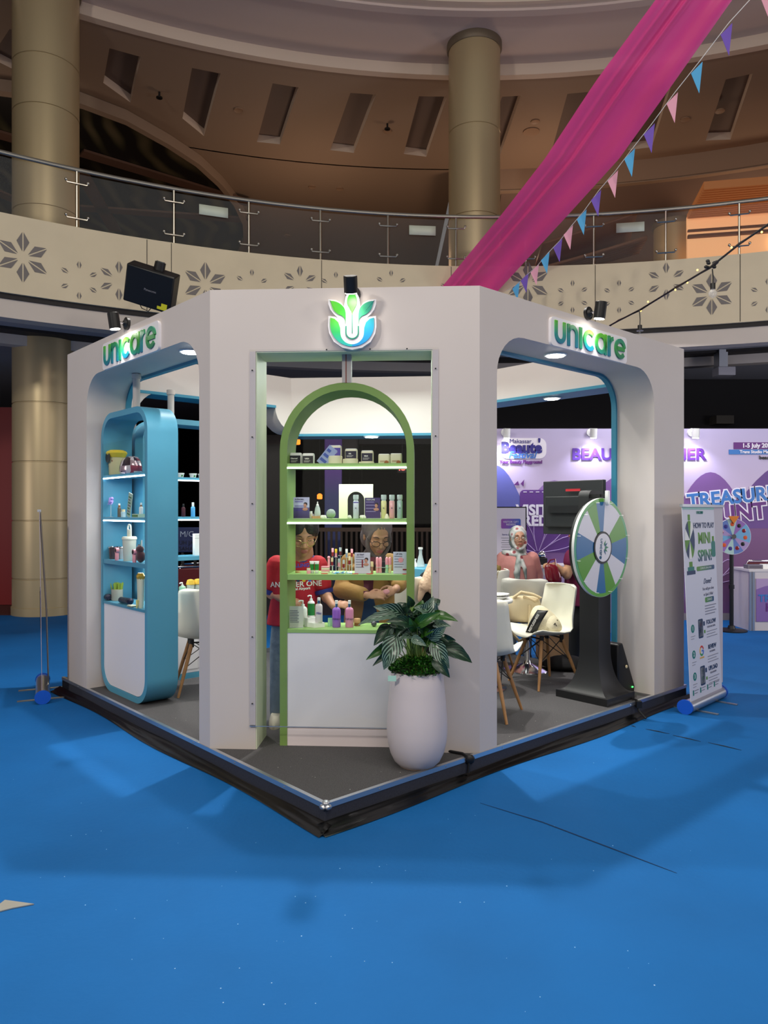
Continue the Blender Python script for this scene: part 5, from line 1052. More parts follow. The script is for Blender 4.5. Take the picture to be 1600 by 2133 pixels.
# sectors, clockwise from the top edge as in the photo (screen angle deg -> colour)
sec = [(-8 + 90, 'w', 50), (0, 0, 0)]
bnd = [(84, 'w'), (44, 'g'), (12, 'b'), (-24, 'w'), (-58, 'g'), (-82, 'b'), (-104, 'w'), (-136, 'g'), (-166, 'b'), (-200, 'w'), (-234, 'g'), (-256, 'b'), (-276, 'w')]
for i in range(len(bnd) - 1):
    a1, c = bnd[i]; a0 = bnd[i + 1][0]; mb = MB(); disc(mb, .10, R_ * .925, math.radians(a0), math.radians(a1), wy - .002, 0); mb.build('wheel_sector', {'w': M_ww, 'g': M_wg, 'b': M_wb}[c], wo)
mb = MB(); mb.cyl((0, wy - .008, wz), (0, wy - .001, wz), .118, .118, 48); mb.build('hub_ring', M_blk, wo)
mb = MB(); mb.cyl((0, wy - .010, wz), (0, wy - .008, wz), .103, .103, 48); hub = mb.build('hub_disc', M_plate, wo)
G3 = mat('wm_green', (40, 130, 90), .4); G4 = mat('wm_blue', (30, 96, 130), .4)
for k, (ang, mm, l_) in enumerate(((60, G3, .05), (32, G4, .052), (0, G3, .056), (-32, G3, .05), (-60, G4, .05))):
    a = math.radians(ang); mb = MB(); P0 = Vector((.005, 0, 0)); d = Vector((math.cos(a), 0, math.sin(a))); n_ = Vector((-math.sin(a), 0, math.cos(a)))
    mb.add([Vector((.0, wy - .0115, wz)) + d * .015, Vector((.0, wy - .0115, wz)) + d * l_ * .6 + n_ * .010, Vector((.0, wy - .0115, wz)) + d * (l_ + .012), Vector((.0, wy - .0115, wz)) + d * l_ * .6 - n_ * .010], [(0, 1, 2, 3)]); mb.build('hub_emblem', mm, hub)
Mr = Matrix.Translation((-.045, wy - .0105, wz)) @ Matrix.Rotation(PI / 2 + .12, 4, 'Y') @ Matrix.Translation((-.068, 0, 0))
unicare(hub, 0, 0, .025, M=Mr, y0=-.001, y1=0, mats=[mat('wm_blue', (30, 96, 130), .4)], name='hub_letter')
for k in range(12):
    a = k * PI / 6 + .25; mb = MB(); mb.cyl((R_ * .93 * math.cos(a), wy - .03, wz + R_ * .93 * math.sin(a)), (R_ * .93 * math.cos(a), wy, wz + R_ * .93 * math.sin(a)), .0025, .0025, 6); mb.build('wheel_peg', P_white, wo)
mb = MB(); mb.prism([(.012, wz + R_ + .055), (.04, wz + R_ + .055), (.042, wz + R_ - .025), (.026, wz + R_ - .055), (.010, wz + R_ - .025)], wy - .04, wy - .015, 'y'); mb.build('pointer', P_white, wf, bevel=.003)
mb = MB(); mb.prism(rrect(-.02, .16, wz + .1, wz + R_ + .06, .05, 5, (0, 0, 1, 1)), wy + .10, wy + .19, 'y'); mb.box(.0, .04, wy + .02, wy + .12, wz + R_ + .0, wz + R_ + .03); mb.box(.015, .035, wy - .03, wy + .03, wz + R_ + .01, wz + R_ + .03); mb.build('pointer_bracket', M_matblk, wf)
mb = MB(); mb.cyl((0, wy + .04, wz), (0, wy + .2, wz), .04, .04, 16); mb.box(.0, .2, wy + .11, wy + .2, wz - .06, wz + .06); mb.build('axle', M_matblk, wf)
def sq(hx, hy, z, cx, cy): return [(cx - hx, cy - hy, z), (cx + hx, cy - hy, z), (cx + hx, cy + hy, z), (cx - hx, cy + hy, z)]
mb = MB(); Rg = []; hx, hy, scx, scy = .083, .083, .215, .275
for z in (0, .055): Rg.append(sq(hx + .11, hy + .14, PZ + z, scx, scy))
for k in range(1, 13): a = k / 12; Rg.append(sq(hx + .10 * (1 - math.sin(a * PI / 2)), hy + .13 * (1 - math.sin(a * PI / 2)), PZ + .055 + .33 * (1 - math.cos(a * PI / 2)), scx, scy))
Rg.append(sq(hx, hy, 1.42, scx, scy)); mb.loft(Rg); mb.build('stand', M_matblk, wf, sharp=.4)
# ================= TV on stand, floor speaker =================
tv = thing('display_screen', 'black television seen from behind on a floor stand', 'television', BF.w(3.10, .66, PZ), A0)
mb = MB(); mb.box(-.02, .03, -.29, .29, 1.24, 1.69); mb.build('screen_body', mat('tv_back', (40, 42, 44), .5), tv, bevel=.006)
mb = MB(); mb.box(-.05, -.02, -.25, .25, 1.30, 1.56); mb.build('rear_housing', mat('tv_back2', (34, 36, 38), .5), tv, bevel=.008)
mb = MB(); mb.box(-.075, -.05, -.20, .20, 1.42, 1.48); mb.build('mount_bar', M_blk, tv); mb = MB(); mb.box(-.052, -.05, -.1, .04, 1.60, 1.62); mb.build('red_label', mat('red_label', (190, 40, 50), .5), tv)
mb = MB(); mb.box(-.08, -.05, -.22, -.17, 0, 1.55); mb.build('pole', M_blk, tv); mb = MB(); mb.box(-.14, .10, -.26, -.08, 0, .03); mb.build('base', M_blk, tv)
tv = thing('black_cloth_bundle', 'black cloth bundle on the floor behind the shell chair', 'cloth', W(1180, 1390, 6.75).xy.to_3d() + Vector((0, 0, PZ)))
mb = MB(); crumple(mb, [((0, 0, 0), .24, .2), ((0, 0, .05), .23, .19), ((0, 0, .09), .16, .13), ((0, 0, .12), .08, .06)], 22, .1, 24); mb.build('black_cloth', mat('black_cloth', (14, 14, 16), .9), tv, sharp=1.2, sub=1)
spk = thing('floor_speaker', 'black wedge floor speaker leaning beside the prize wheel stand', 'speaker', BF.w(3.085, .30, PZ), A0 - .1)
mb = MB(); mb.loft([[(-.09, -.14, 0), (.11, -.14, 0), (.11, .14, 0), (-.09, .14, 0)], [(-.10, -.14, .04), (.12, -.14, .05), (.12, .14, .05), (-.10, .14, .04)], [(-.10, -.14, .40), (-.04, -.14, .41), (-.04, .14, .41), (-.10, .14, .40)]]); mb.build('cabinet', M_blk, spk, bevel=.012)
mb = MB(); mb.ell((.08, -.143, .05), (.012, .004, .006), 8, 5); mb.build('led', mat('green_led', (60, 255, 90), .5, emit=(60, 255, 90), es=5), spk)
mb = MB(); mb.ell((.0, -.145, .22), (.014, .006, .014), 10, 6); mb.build('badge', P_gold, spk)
t = thing('power_cable', 'black cable running over the platform edge at the right', 'cable', (0, 0, 0)); pts = [BF.w(2.98, .5, PZ + .01), BF.w(3.0, .3, PZ + .008), BF.w(2.98, .1, PZ + .012), BF.w(2.93, -.012, PZ + .012), BF.w(2.92, -.03, PZ - .06), BF.w(2.9, -.1, .02)]
mb = MB(); mb.tube(pts, .008, 8); mb.build('cable', M_blk, t); mb = MB(); mb.box(-.02, .02, -.02, .02, -.02, .03, 0, Matrix.Translation(BF.w(2.93, -.025, PZ - .02))); mb.build('clamp', M_blk, t)
t = thing('power_cable', 'black cable with plug beside the white planter', 'cable', (0, 0, 0)); pts = [BF.w(.95, .24, PZ + .008), BF.w(1.02, .14, PZ + .008), BF.w(1.04, .04, PZ + .012), BF.w(1.04, -.012, PZ), BF.w(1.02, -.02, PZ - .08)]
mb = MB(); mb.tube(pts, .008, 8); mb.build('cable', M_blk, t); mb = MB(); mb.ell((0, 0, 0), (.035, .02, .03), 10, 6, 0, Matrix.Translation(BF.w(1.04, -.01, PZ - .01))); mb.build('plug', M_blk, t)
# ================= roll up banners =================
def base_box(t, L_, m=M_alu):
    mb = MB(); mb.loft([[(x, .055 * math.cos(a) * 1.0, .05 + .05 * math.sin(a)) for a in [k * PI / 8 for k in range(16)]] for x in (0, L_)]); mb.build('base_housing', m, t)
    for x in (-.012, L_): mb = MB(); mb.loft([[(xx, .062 * math.cos(a), .055 + .057 * math.sin(a)) for a in [k * PI / 8 for k in range(16)]] for xx in (x, x + .014)]); mb.build('end_cap', mat('cap_blue', (24, 84, 190), .35), t)
    for x in (.15, L_ - .15): mb = MB(); mb.box(x - .015, x + .015, -.19, .19, 0, .008); mb.build('foot_bar', M_steel, t)
b0 = WZ(1428, 1487, 0); b1 = WZ(1502, 1452, 0); bd = (b1 - b0); L_ = .70; an = math.atan2(bd.y, bd.x)
rb = thing('rollup_banner', 'white roll-up banner with green game instructions beside the right wall', 'banner stand', b0, an)
base_box(rb, L_)
HB = 1.6; slx, sly = .02, .07
MP = Matrix(((1, 0, -slx * 0, 0), (0, 1, .045, -.03), (0, 0, 1, 0), (0, 0, 0, 1)))
mb = MB(); mb.box(.03, L_ - .03, -.0015, .0015, .09, HB, 0, MP); pn = mb.build('printed_panel', mat('banner_white', (214, 214, 226), .45), rb)
mb = MB(); mb.box(.02, L_ - .02, -.012, .012, HB - .01, HB + .012, 0, MP); mb.build('top_rail', M_alu, rb)
mb = MB(); mb.box(.30, L_ + .20, .05, .053, .09, HB - .01); o = mb.build('rear_panel', mat('banner_rear', (196, 188, 196), .5), rb); mb = MB(); mb.box(.29, L_ + .21, .04, .063, HB - .01, HB + .01); mb.build('top_rail', M_alu, rb); mb = MB(); mb.cyl((.5, .03, .08), (.5, .09, HB), .008, .008, 8); mb.build('support_pole', M_steel, rb)
rx = math.atan(.045); TR = lambda x, z: (MP @ Vector((x, -.0025, z)))
def bt(s, x, z, size, m, **k): return text(s, size, m, pn, TR(x, z), (PI / 2 - rx * 1, 0, 0), **k)
I_navy = plain('print_navy', (24, 52, 92), .5); I_green = plain('print_green', (86, 140, 40), .5); I_teal = plain('print_teal', (24, 120, 110), .5); I_grey = plain('print_grey', (120, 122, 140), .6)
def bb(x0, x1, z0, z1, m, nm='print_patch', r=0):
    mb = MB()
    if r: mb.prism([(a, b_) for a, b_ in rrect(x0, x1, z0, z1, r, 4)], -.0035, -.002, 'y', 0, MP)
    else: mb.box(x0, x1, -.0035, -.002, z0, z1, 0, MP)
    return mb.build(nm, m, pn)
unicare(pn, .30, 1.535, .022, M=MP, y0=-.0035, y1=-.002, mats=[I_teal], name='small_letter')
bt('HOW TO PLAY', .44, 1.44, .062, I_navy, bold=.001); bt('MINI', .44, 1.335, .125, I_green, bold=.003); bt('SPIN?', .44, 1.195, .125, grad('spin', [(0, (24, 60, 110)), (1, (60, 140, 70))], 'Y'), bold=.003)
bb(.26, .62, 1.08, 1.115, grad('pill', [(0, (90, 150, 50)), (1, (24, 70, 120))], 'X'), r=.012); bt('COMPLETE, SPIN & WIN', .44, 1.097, .022, P_white)
# drawn prize wheel
mb = MB()
for k in range(10): a0 = k * PI / 5; a1 = a0 + PI / 5; mb.add([(.15, 0, 1.33), (.15 + .095 * math.cos(a0), 0, 1.33 + .17 * math.sin(a0) * .9), (.15 + .095 * math.cos((a0 + a1) / 2), 0, 1.33 + .17 * .9 * math.sin((a0 + a1) / 2)), (.15 + .095 * math.cos(a1), 0, 1.33 + .17 * .9 * math.sin(a1))], [(0, 1, 2, 3)], k % 3)
mb.v = [MP @ (v + Vector((0, -.003, 0))) for v in mb.v]; mb.build('drawn_wheel', [I_navy, P_white, I_green], pn)
bb(.12, .18, 1.12, 1.16, I_green); bb(.09, .21, 1.09, 1.12, I_teal); bb(.07, .23, 1.06, 1.09, I_navy); bb(.13, .17, 1.485, 1.53, I_green)
bb(.58, .66, 1.18, 1.31, I_teal, r=.02); bb(.60, .64, 1.31, 1.35, I_green)
bt('Done?', .46, .99, .06, I_navy, shear=.4)
for k, s in enumerate(('You will get a free', 'to Spin & Win!')): bt(s, .47, .93 - .045 * k, .032, I_grey, shear=.3)
bb(.40, .58, .82, .86, grad('pill', [(0, (90, 150, 50)), (1, (24, 70, 120))], 'X'), r=.01); bt('CHANCE', .49, .84, .026, P_white)
for k in range(4): bb(.39, .62 - .03 * (k % 2), .79 - .022 * k, .796 - .022 * k, I_grey)
for n_, zz, tt, sub in (('1', .64, 'FOLLOW', 'ON SOCIAL MEDIA'), ('2', .44, 'REVIEW', 'US ON MAPS'), ('3', .27, 'UPLOAD', 'YOUR PHOTO')):
    mb = MB(); mb.cyl((.13, -.0035, zz), (.13, -.002, zz), .032, .032, 24, 0, MP); mb.build('number_badge', I_teal, pn); bt(n_, .13, zz, .045, P_white, bold=.001)
    bt(tt, .50, zz + .02, .048, I_navy, bold=.001); bt(sub, .50, zz - .018, .02, I_grey)
    for k in range(3): bb(.40, .62 - .04 * (k % 2), zz - .055 - .022 * k, zz - .051 - .022 * k, I_grey)
    for k in range(2): bb(.09, .17 - .02 * k, zz - .06 - .02 * k, zz - .057 - .02 * k, I_grey)
    if n_ != '2':
        bb(.24, .33, zz - .09, zz + .06, I_navy, r=.012); bb(.247, .323, zz - .08, zz + .05, P_white, r=.01); bb(.265, .305, zz - .0, zz + .03, (plain('print_red', (190, 60, 90), .5) if n_ == '1' else I_teal), r=.008); bb(.265, .305, zz - .05, zz - .02, M_blk if n_ == '1' else I_teal, r=.008)
        bb(.34, .37, zz + .0, zz + .035, I_navy, r=.008); bb(.35, .375, zz - .06, zz - .035, I_green, r=.006)
    else:
        mb = MB()
        for k, mi in ((0, 0), (1, 1), (2, 2), (3, 3)):
            a0, a1 = ((.3, 2.4), (2.4, 3.6), (3.6, 5.2), (5.2, 6.2))[k]
            P = [(.285 + .034 * math.cos(a0 + (a1 - a0) * i / 6), zz + .01 + .034 * math.sin(a0 + (a1 - a0) * i / 6)) for i in range(7)]; ribbon(mb, P, .014, -.0035, -.002, m=mi)
        mb.box(.285, .318, -.0035, -.002, zz + .003, zz + .015, 3); mb.v = [MP @ v for v in mb.v]; mb.build('letter_mark', [plain('gr', (200, 60, 50), .5), plain('gy', (230, 180, 40), .5), plain('gg', (50, 150, 80), .5), plain('gb', (60, 110, 200), .5)], pn)
        for k in range(5): bb(.245 + .018 * k, .256 + .018 * k, zz - .05, zz - .038, plain('star', (220, 170, 60), .5))
for k in range(4): bb(.08 + .14 * k, .10 + .14 * k, .13, .17, I_teal); bb(.11 + .14 * k, .19 + .14 * k, .16, .165, I_grey); bb(.11 + .14 * k, .17 + .14 * k, .14, .145, I_grey)
bb(.03, L_ - .03, HB - .03, HB - .01, plain('banner_top', (150, 200, 190), .5))
# left roll-up seen edge on
e0 = WZ(89, 1466, 0); va = math.atan2(e0.y, e0.x)
lb_ = thing('rollup_banner', 'slim roll-up banner seen edge on, left of the booth', 'banner stand', e0, va); base_box(lb_, .7)
mb = MB(); mb.box(.05, .65, -.0015, .0015, .09, 1.56, 0, Matrix(((1, 0, 0, 0), (0, 1, .012, .005), (0, 0, 1, 0), (0, 0, 0, 1)))); mb.build('printed_panel', mat('banner_edge', (176, 164, 178), .5), lb_)
mb = MB(); mb.tube([(.35, -.045, .08), (.35, -.03, .7), (.35, .02, 1.55)], .007, 8); mb.build('support_pole', M_steel, lb_)
mb = MB(); mb.box(.05, .65, .012, .04, 1.55, 1.57); mb.build('top_rail', M_alu, lb_)
mb = MB(); mb.box(.1, .5, .005, .012, .6, .9, 0, Matrix(((1, 0, 0, 0), (0, 1, .012, 0), (0, 0, 1, 0), (0, 0, 0, 1)))); mb.build('dark_print', M_blk, lb_)
# ================= ribbon, bunting, strings =================
M_sheer = bpy.data.materials.new('sheer_pink'); M_sheer.use_nodes = True; N = M_sheer.node_tree.nodes; L = M_sheer.node_tree.links; b = N['Principled BSDF']
b.inputs['Base Color'].default_value = (*srgb(255, 84, 170), 1); b.inputs['Roughness'].default_value = .4; b.inputs['Sheen Weight'].default_value = .3
tl = N.new('ShaderNodeBsdfTranslucent'); tl.inputs[0].default_value = (*srgb(255, 80, 170), 1); tp = N.new('ShaderNodeBsdfTransparent'); tp.inputs[0].default_value = (1, .35, .65, 1)
m1 = N.new('ShaderNodeMixShader'); m1.inputs[0].default_value = .35; m2 = N.new('ShaderNodeMixShader'); m2.inputs[0].default_value = .14
L.new(b.outputs[0], m1.inputs[1]); L.new(tl.outputs[0], m1.inputs[2]); L.new(m1.outputs[0], m2.inputs[1]); L.new(tp.outputs[0], m2.inputs[2]); L.new(m2.outputs[0], N['Material Output'].inputs[0])
dr = thing('pink_drape', 'long sheer magenta fabric drape hanging down across the atrium', 'drape', (0, 0, 0))
lft = [(1470, -150), (1365, 0), (1240, 170), (1135, 330), (1050, 440), (925, 592), (860, 665)]; rgt = [(1640, -150), (1525, 0), (1405, 170), (1290, 330), (1190, 440), (1045, 597), (985, 665)]; dps = [7.6, 8.0, 8.6, 9.3, 9.9, 10.9, 11.3]
def lerp_l(A, t): s = t * (len(A) - 1); i = min(int(s), len(A) - 2); f = s - i; return A[i], A[i + 1], f
def dpt(u, v):
    a, b_, f = lerp_l(lft, v); c, d, _ = lerp_l(rgt, v); e, g, _ = lerp_l(dps, v)
    pl_ = (a[0] + (b_[0] - a[0]) * f, a[1] + (b_[1] - a[1]) * f); pr = (c[0] + (d[0] - c[0]) * f, c[1] + (d[1] - c[1]) * f); dd = e + (g - e) * f
    fold = .04 * math.sin(u * 7 + 1) + .012 * math.sin(u * 15 + v * 2) + .045 * math.exp(-((u - .42 + .06 * v) / .025) ** 2) + .03 * math.exp(-((u - .2) / .025) ** 2)
    return W(pl_[0] + (pr[0] - pl_[0]) * u, pl_[1] + (pr[1] - pl_[1]) * u, dd - fold)
mb = MB(); mb.sheet(dpt, 60, 40); mb.build('fabric', M_sheer, dr, sharp=2)
bn = [(1596, -8, 'p'), (1515, 75, 'v'), (1453, 155, 'b'), (1402, 218, 'p'), (1354, 282, 'v'), (1313, 333, 'b'), (1278, 378, 'p'), (1243, 418, 'v'), (1213, 458, 'b'), (1185, 490, 'p'), (1163, 517, 'v'), (1137, 543, 'b'), (1115, 568, 'p'), (1094, 585, 'v'), (1076, 602, 'b')]
bcol = {'p': mat('pennant_pink', (236, 170, 190), .7), 'v': mat('pennant_violet', (120, 92, 190), .7), 'b': mat('pennant_blue', (90, 176, 226), .7)}
strg = [(1640, -50)] + [(x + (4 if i else 0), y - (30 - i * 1.3)) for i, (x, y, c) in enumerate(bn)] + [(1055, 605)]
bt_ = thing('bunting_string', 'thin white string carrying small pennants beside the pink drape', 'string', (0, 0, 0))
def dep(i, n): return 7.2 + 3.6 * i / n
mb = MB(); mb.tube([W(x, y, dep(i, len(strg) - 1)) for i, (x, y) in enumerate(strg)], .004, 5); mb.build('string', P_white, bt_)
for i, (x, y, c) in enumerate(bn):
    dd = dep(i + 1, len(strg) - 1); s = (66 - i * 2.1); p = W(x, y, dd); k = dd / F
    nm = {'p': 'pink', 'v': 'violet', 'b': 'blue'}[c]
    o_ = thing('pennant', 'small %s triangular pennant, number %d down the string' % (nm, i + 1), 'pennant', p, .3, 'pennants on the bunting string')
    o_['label'] = 'small %s pennant, %s from the top of the bunting' % (nm, ('topmost', 'second', 'third', 'fourth', 'fifth', 'sixth', 'seventh', 'eighth', 'ninth', 'tenth', 'eleventh', 'twelfth', 'thirteenth', 'fourteenth', 'lowest')[i])
    q = [(.34, .48), (-.42, .0), (.12, -.62)]
    mb = MB(); mb.prism([(a * s * k * .62, b_ * s * k * 1.0) for a, b_ in q], 0, .002, 'y'); mb.build('cloth', bcol[c], o_)
# string lights
sl_ = thing('string_lights', 'black festoon cable with tiny warm bulbs crossing over the right wall', 'string lights', (0, 0, 0))
sp = [(1660, 410), (1600, 467), (1540, 508), (1480, 556), (1410, 598), (1333, 645), (1288, 668), (1270, 678)]; sd = [5.2, 5.4, 5.6, 5.9, 6.3, 6.9, 7.4, 7.6]
mb = MB(); P_ = [W(x, y, d) for (x, y), d in zip(sp, sd)]; mb.tube(P_, .008, 6); mb.tube([p + Vector((0, 0, .008 * (-1) ** i)) for i, p in enumerate(P_)], .005, 6); mb.build('cable', M_blk, sl_)
M_bulb = mat('warm_mini_bulb', (255, 210, 120), .4, emit=(255, 190, 90), es=4)
for (x, y) in ((1587, 483), (1524, 515), (1453, 562), (1432, 588), (1407, 603), (1350, 628), (1335, 647), (1306, 659)):
    j = min(range(len(sp)), key=lambda q: abs(sp[q][0] - x)); mb = MB(); mb.ell(W(x, y, sd[j]), .008, 8, 6); mb.build('mini_bulb', M_bulb, sl_)
p = W(1482, 553, 5.9); mb = MB()
for k in range(10): mb.ell(p + Vector((rnd.uniform(-.04, .04), rnd.uniform(-.02, .02), rnd.uniform(-.035, .035))), (.018, .012, .014), 8, 5)
mb.build('cable_knot', M_blk, sl_)
def hang_bulb(px0, py0, py1, py2, d, label):
    a = W(px0, py0, d); b1_ = W(px0 + 1, py1, d); c = W(px0 + 1, py2, d); t = thing('festoon_bulb', label, 'bulb', b1_)
    mb = MB(); mb.tube([a - b1_, (a - b1_) * .4 + Vector((.004, 0, 0)), (0, 0, 0)], .005, 6); mb.build('drop_cord', M_blk, t)
    mb = MB(); mb.cyl((0, 0, 0), (0, 0, -.045), .02, .02, 14); mb.build('socket', M_blk, t)
    if py2: h = (b1_ - c).z; mb = MB(); mb.lathe([(.016, -.045), (.034, -.045 - (h - .045) * .45), (.03, -.045 - (h - .045) * .75), (.004, -h)][::-1], 18); mb.build('glass_bulb', mat('bulb_glass', (220, 220, 220), .05, alpha=.25), t); mb = MB(); mb.tube([(.01 * math.cos(k * 2.2), .01 * math.sin(k * 2.2), -.05 - k * .005) for k in range(14)], .0012, 4); mb.build('filament', P_white, t)
hang_bulb(1484, 560, 590, 620, 5.9, 'clear round bulb hanging from the knot of the string lights')
hang_bulb(1332, 645, 677, 690, 6.9, 'black bulb socket hanging low behind the right wall top edge')
# ================= projector =================
pc = W(316, 598, 8.4); pj = thing('projector', 'tilted black projector mounted in front of the balcony at left', 'projector', pc)
Mj = Matrix.Rotation(.05, 4, 'Z') @ Matrix.Rotation(math.radians(17), 4, 'Y') @ Matrix.Rotation(math.radians(-60), 4, 'X') @ Matrix.Scale(1.12, 4)
mb = MB(); mb.box(-.245, .245, -.19, .19, -.09, .09, 0, Mj); mb.build('body', mat('projector_black', (12, 12, 14), .4), pj, bevel=.015)
mb = MB(); mb.cyl(Mj @ Vector((.04, -.18, .03)), Mj @ Vector((.04, -.26, .05)), .062, .06, 24); mb.build('lens_barrel', M_blk, pj)
mb = MB(); mb.cyl(Mj @ Vector((.04, -.26, .05)), Mj @ Vector((.04, -.268, .052)), .048, .048, 20); mb.build('lens', mat('lensglass', (80, 86, 84), .1, coat=1), pj)
text('Panasonic', .036, mat('grey_text', (130, 130, 140), .5), pj, Mj @ Vector((.02, .01, -.092)), (Mj @ Matrix.Rotation(PI, 4, 'X')).to_euler(), ext=.0005)
mb = MB(); mb.box(.15, .21, .10, .165, -.093, -.089, 0, Mj); mb.box(.11, .15, .135, .165, -.093, -.089, 0, Mj); mb.build('yellow_sticker', mat('sticker_yellow', (200, 200, 40), .5), pj)
mb = MB(); mb.tube([Mj @ Vector((-.12, .18, 0)), Mj @ Vector((-.07, .24, -.01)), Mj @ Vector((.0, .25, -.01)), Mj @ Vector((.04, .18, 0))], .005, 6); mb.build('loop_cable', M_blk, pj)
aa = ang_px(322, RF); bp = Vector(arcpt(RF - .02, aa, 4.6)) - pc; mb = MB(); mb.tube([Mj @ Vector((0, 0, .08)), bp], .025, 8); mb.build('wall_bracket', M_blk, pj)
# ================= purple backdrop and stand counters =================
XL, XR, YB, ZB = 1.25, 9.0, 10.6, 2.745
bk = thing('event_backdrop', 'long purple printed event backdrop wall behind the booth', 'backdrop', (0, YB, 0))
mb = MB(); mb.box(XL, XR, 0, .1, 0, ZB); wb = mb.build('wall_panel', grad('backdrop_purple', [(0, (118, 92, 150)), (.45, (150, 120, 168)), (.62, (196, 178, 204)), (1, (186, 176, 210))]), bk)
mb = MB(); mb.box(XL, XR, -.004, 0, 0, .1); mb.build('base_strip', mat('strip_beige', (150, 140, 140), .6), wb)
def XZ(px, py): return (px - 800) / F * YB, CH - (py - 1066) / F * YB
def hill(pts, m, y):
    mb = MB(); P = [XZ(*p) for p in pts]; mb.prism(P, -y, -y + .001, 'y'); return mb.build('printed_wave', m, wb)
hv = [plain('hill1', (122, 84, 146), .6), plain('hill2', (96, 100, 170), .6), plain('hill3', (150, 116, 176), .6), plain('hill4', (104, 72, 136), .6)]
def bump(x0, x1, ytop, yb, n=16, pw=1): return [(x0, yb)] + [(x0 + (x1 - x0) * i / n, yb - (yb - ytop) * math.sin(PI * i / n) ** pw) for i in range(n + 1)] + [(x1, yb)]
hill(bump(950, 1110, 968, 1100), hv[1], .003); hill(bump(1060, 1250, 1000, 1130), hv[2], .004); hill(bump(1190, 1420, 985, 1100), hv[0], .005)
hill(bump(1400, 1560, 983, 1080), hv[0], .004); hill(bump(1500, 1800, 960, 1100), hv[3], .003); hill(bump(1420, 1700, 1080, 1280, pw=.5), plain('hill5', (120, 82, 126), .6), .002)
hill([(960, 1292), (960, 1100), (1060, 1090), (1200, 1110), (1420, 1080), (1420, 1292)], plain('hill6', (136, 98, 158), .6), .002)
T_pur = grad('txt_purple', [(0, (96, 60, 160)), (1, (84, 40, 120))], 'X'); T_nav = plain('txt_navy', (50, 44, 130), .5); T_blu = plain('txt_blue', (60, 120, 190), .5); T_ply = plain('txt_plum', (100, 44, 120), .5); T_wh = plain('txt_white', (236, 230, 240), .5)
def wt(s, px, py, hpx, m, rot=0, y=.012, **k):
    x, z = XZ(px, py); return text(s, hpx * YB / F * 1.38, m, wb, (x, -y, z), (PI / 2, -rot, 0), ext=.002, **k)
wt('BEAUTY CORNER', 1330, 947, 24, T_pur, bold=.008, sx=1.06)
wt('Makassar', 1084, 919, 9, T_nav, y=.016); wt('Beaute', 1086, 933, 22, T_nav, bold=.012, y=.016); wt("'", 1123, 925, 20, T_nav, bold=.008, y=.016); wt('Festival', 1087, 948, 14, plain('txt_bl2', (60, 110, 190), .5), y=.018, shear=.3, bold=.003); wt('Your Beauty Playground', 1085, 962, 6.5, T_ply, y=.016, bold=.004)
mb = MB(); x0, z0 = XZ(1042, 955); x1, z1 = XZ(1138, 912); mb.prism(rrect(x0, x1, z0, z1, .1), -.009, -.004, 'y'); mb.build('logo_plate', T_wh, wb)
mb = MB(); x0, z0 = XZ(1046, 944); x1, z1 = XZ(1080, 930); mb.prism(rrect(x0, x1, z0, z1, .04), -.0115, -.009, 'y'); mb.build('logo_accent', plain('accpink', (230, 140, 170), .5), wb)
def patch(px0, px1, py0, py1, m, y=.008, r=.03, nm='printed_box'):
    x0, z0 = XZ(px0, py1); x1, z1 = XZ(px1, py0); mb = MB(); mb.prism(rrect(x0, x1, z0, z1, r), -y, -.003, 'y'); return mb.build(nm, m, wb)
patch(1083, 1185, 1020, 1150, plain('ticket', (98, 58, 134), .5), r=.06)
for k in range(7): patch(1090 + 13 * k, 1097 + 13 * k, 1024, 1025.5, T_wh, .010, .0, 'stitch') if False else None
for k in range(7): mb = MB(); x, z = XZ(1090 + 13 * k, 1025); mb.box(x, x + .05, -.011, -.008, z, z + .01); mb.build('stitch', T_wh, wb)
wt('VISITOR', 1130, 1063, 22, T_wh, bold=.008); wt('REDEEM', 1143, 1085, 22, T_wh, bold=.008)
x, z = XZ(1070, 1010); mb = MB(); mb.prism([(x, z), (x + .08, z + .0), (x + .06, z + .06)], -.012, -.008, 'y'); mb.prism([(x + .1, z + .02), (x + .14, z - .02), (x + .15, z + .08)], -.012, -.008, 'y'); mb.build('printed_wave', T_ply, wb)
wt('TREASURE', 1524, 1036, 29, T_wh, .10, y=.009, bold=.026); wt('TREASURE', 1524, 1036, 29, T_blu, .10, y=.014, bold=.008)
wt('HUNT', 1530, 1070, 34, T_wh, .10, y=.010, bold=.028); wt('HUNT', 1530, 1070, 34, T_ply, .10, y=.016, bold=.009)
patch(1528, 1640, 921, 935, T_ply, r=.0 + .005); wt('1-5 July 2025', 1578, 928, 9, T_wh, bold=.003); patch(1518, 1640, 936, 946, T_blu, r=.005); wt('Trans Studio Mall Makassar', 1590, 941, 6.5, T_wh, bold=.002); wt('beaute', 1596, 953, 8, M_blk, bold=.002)
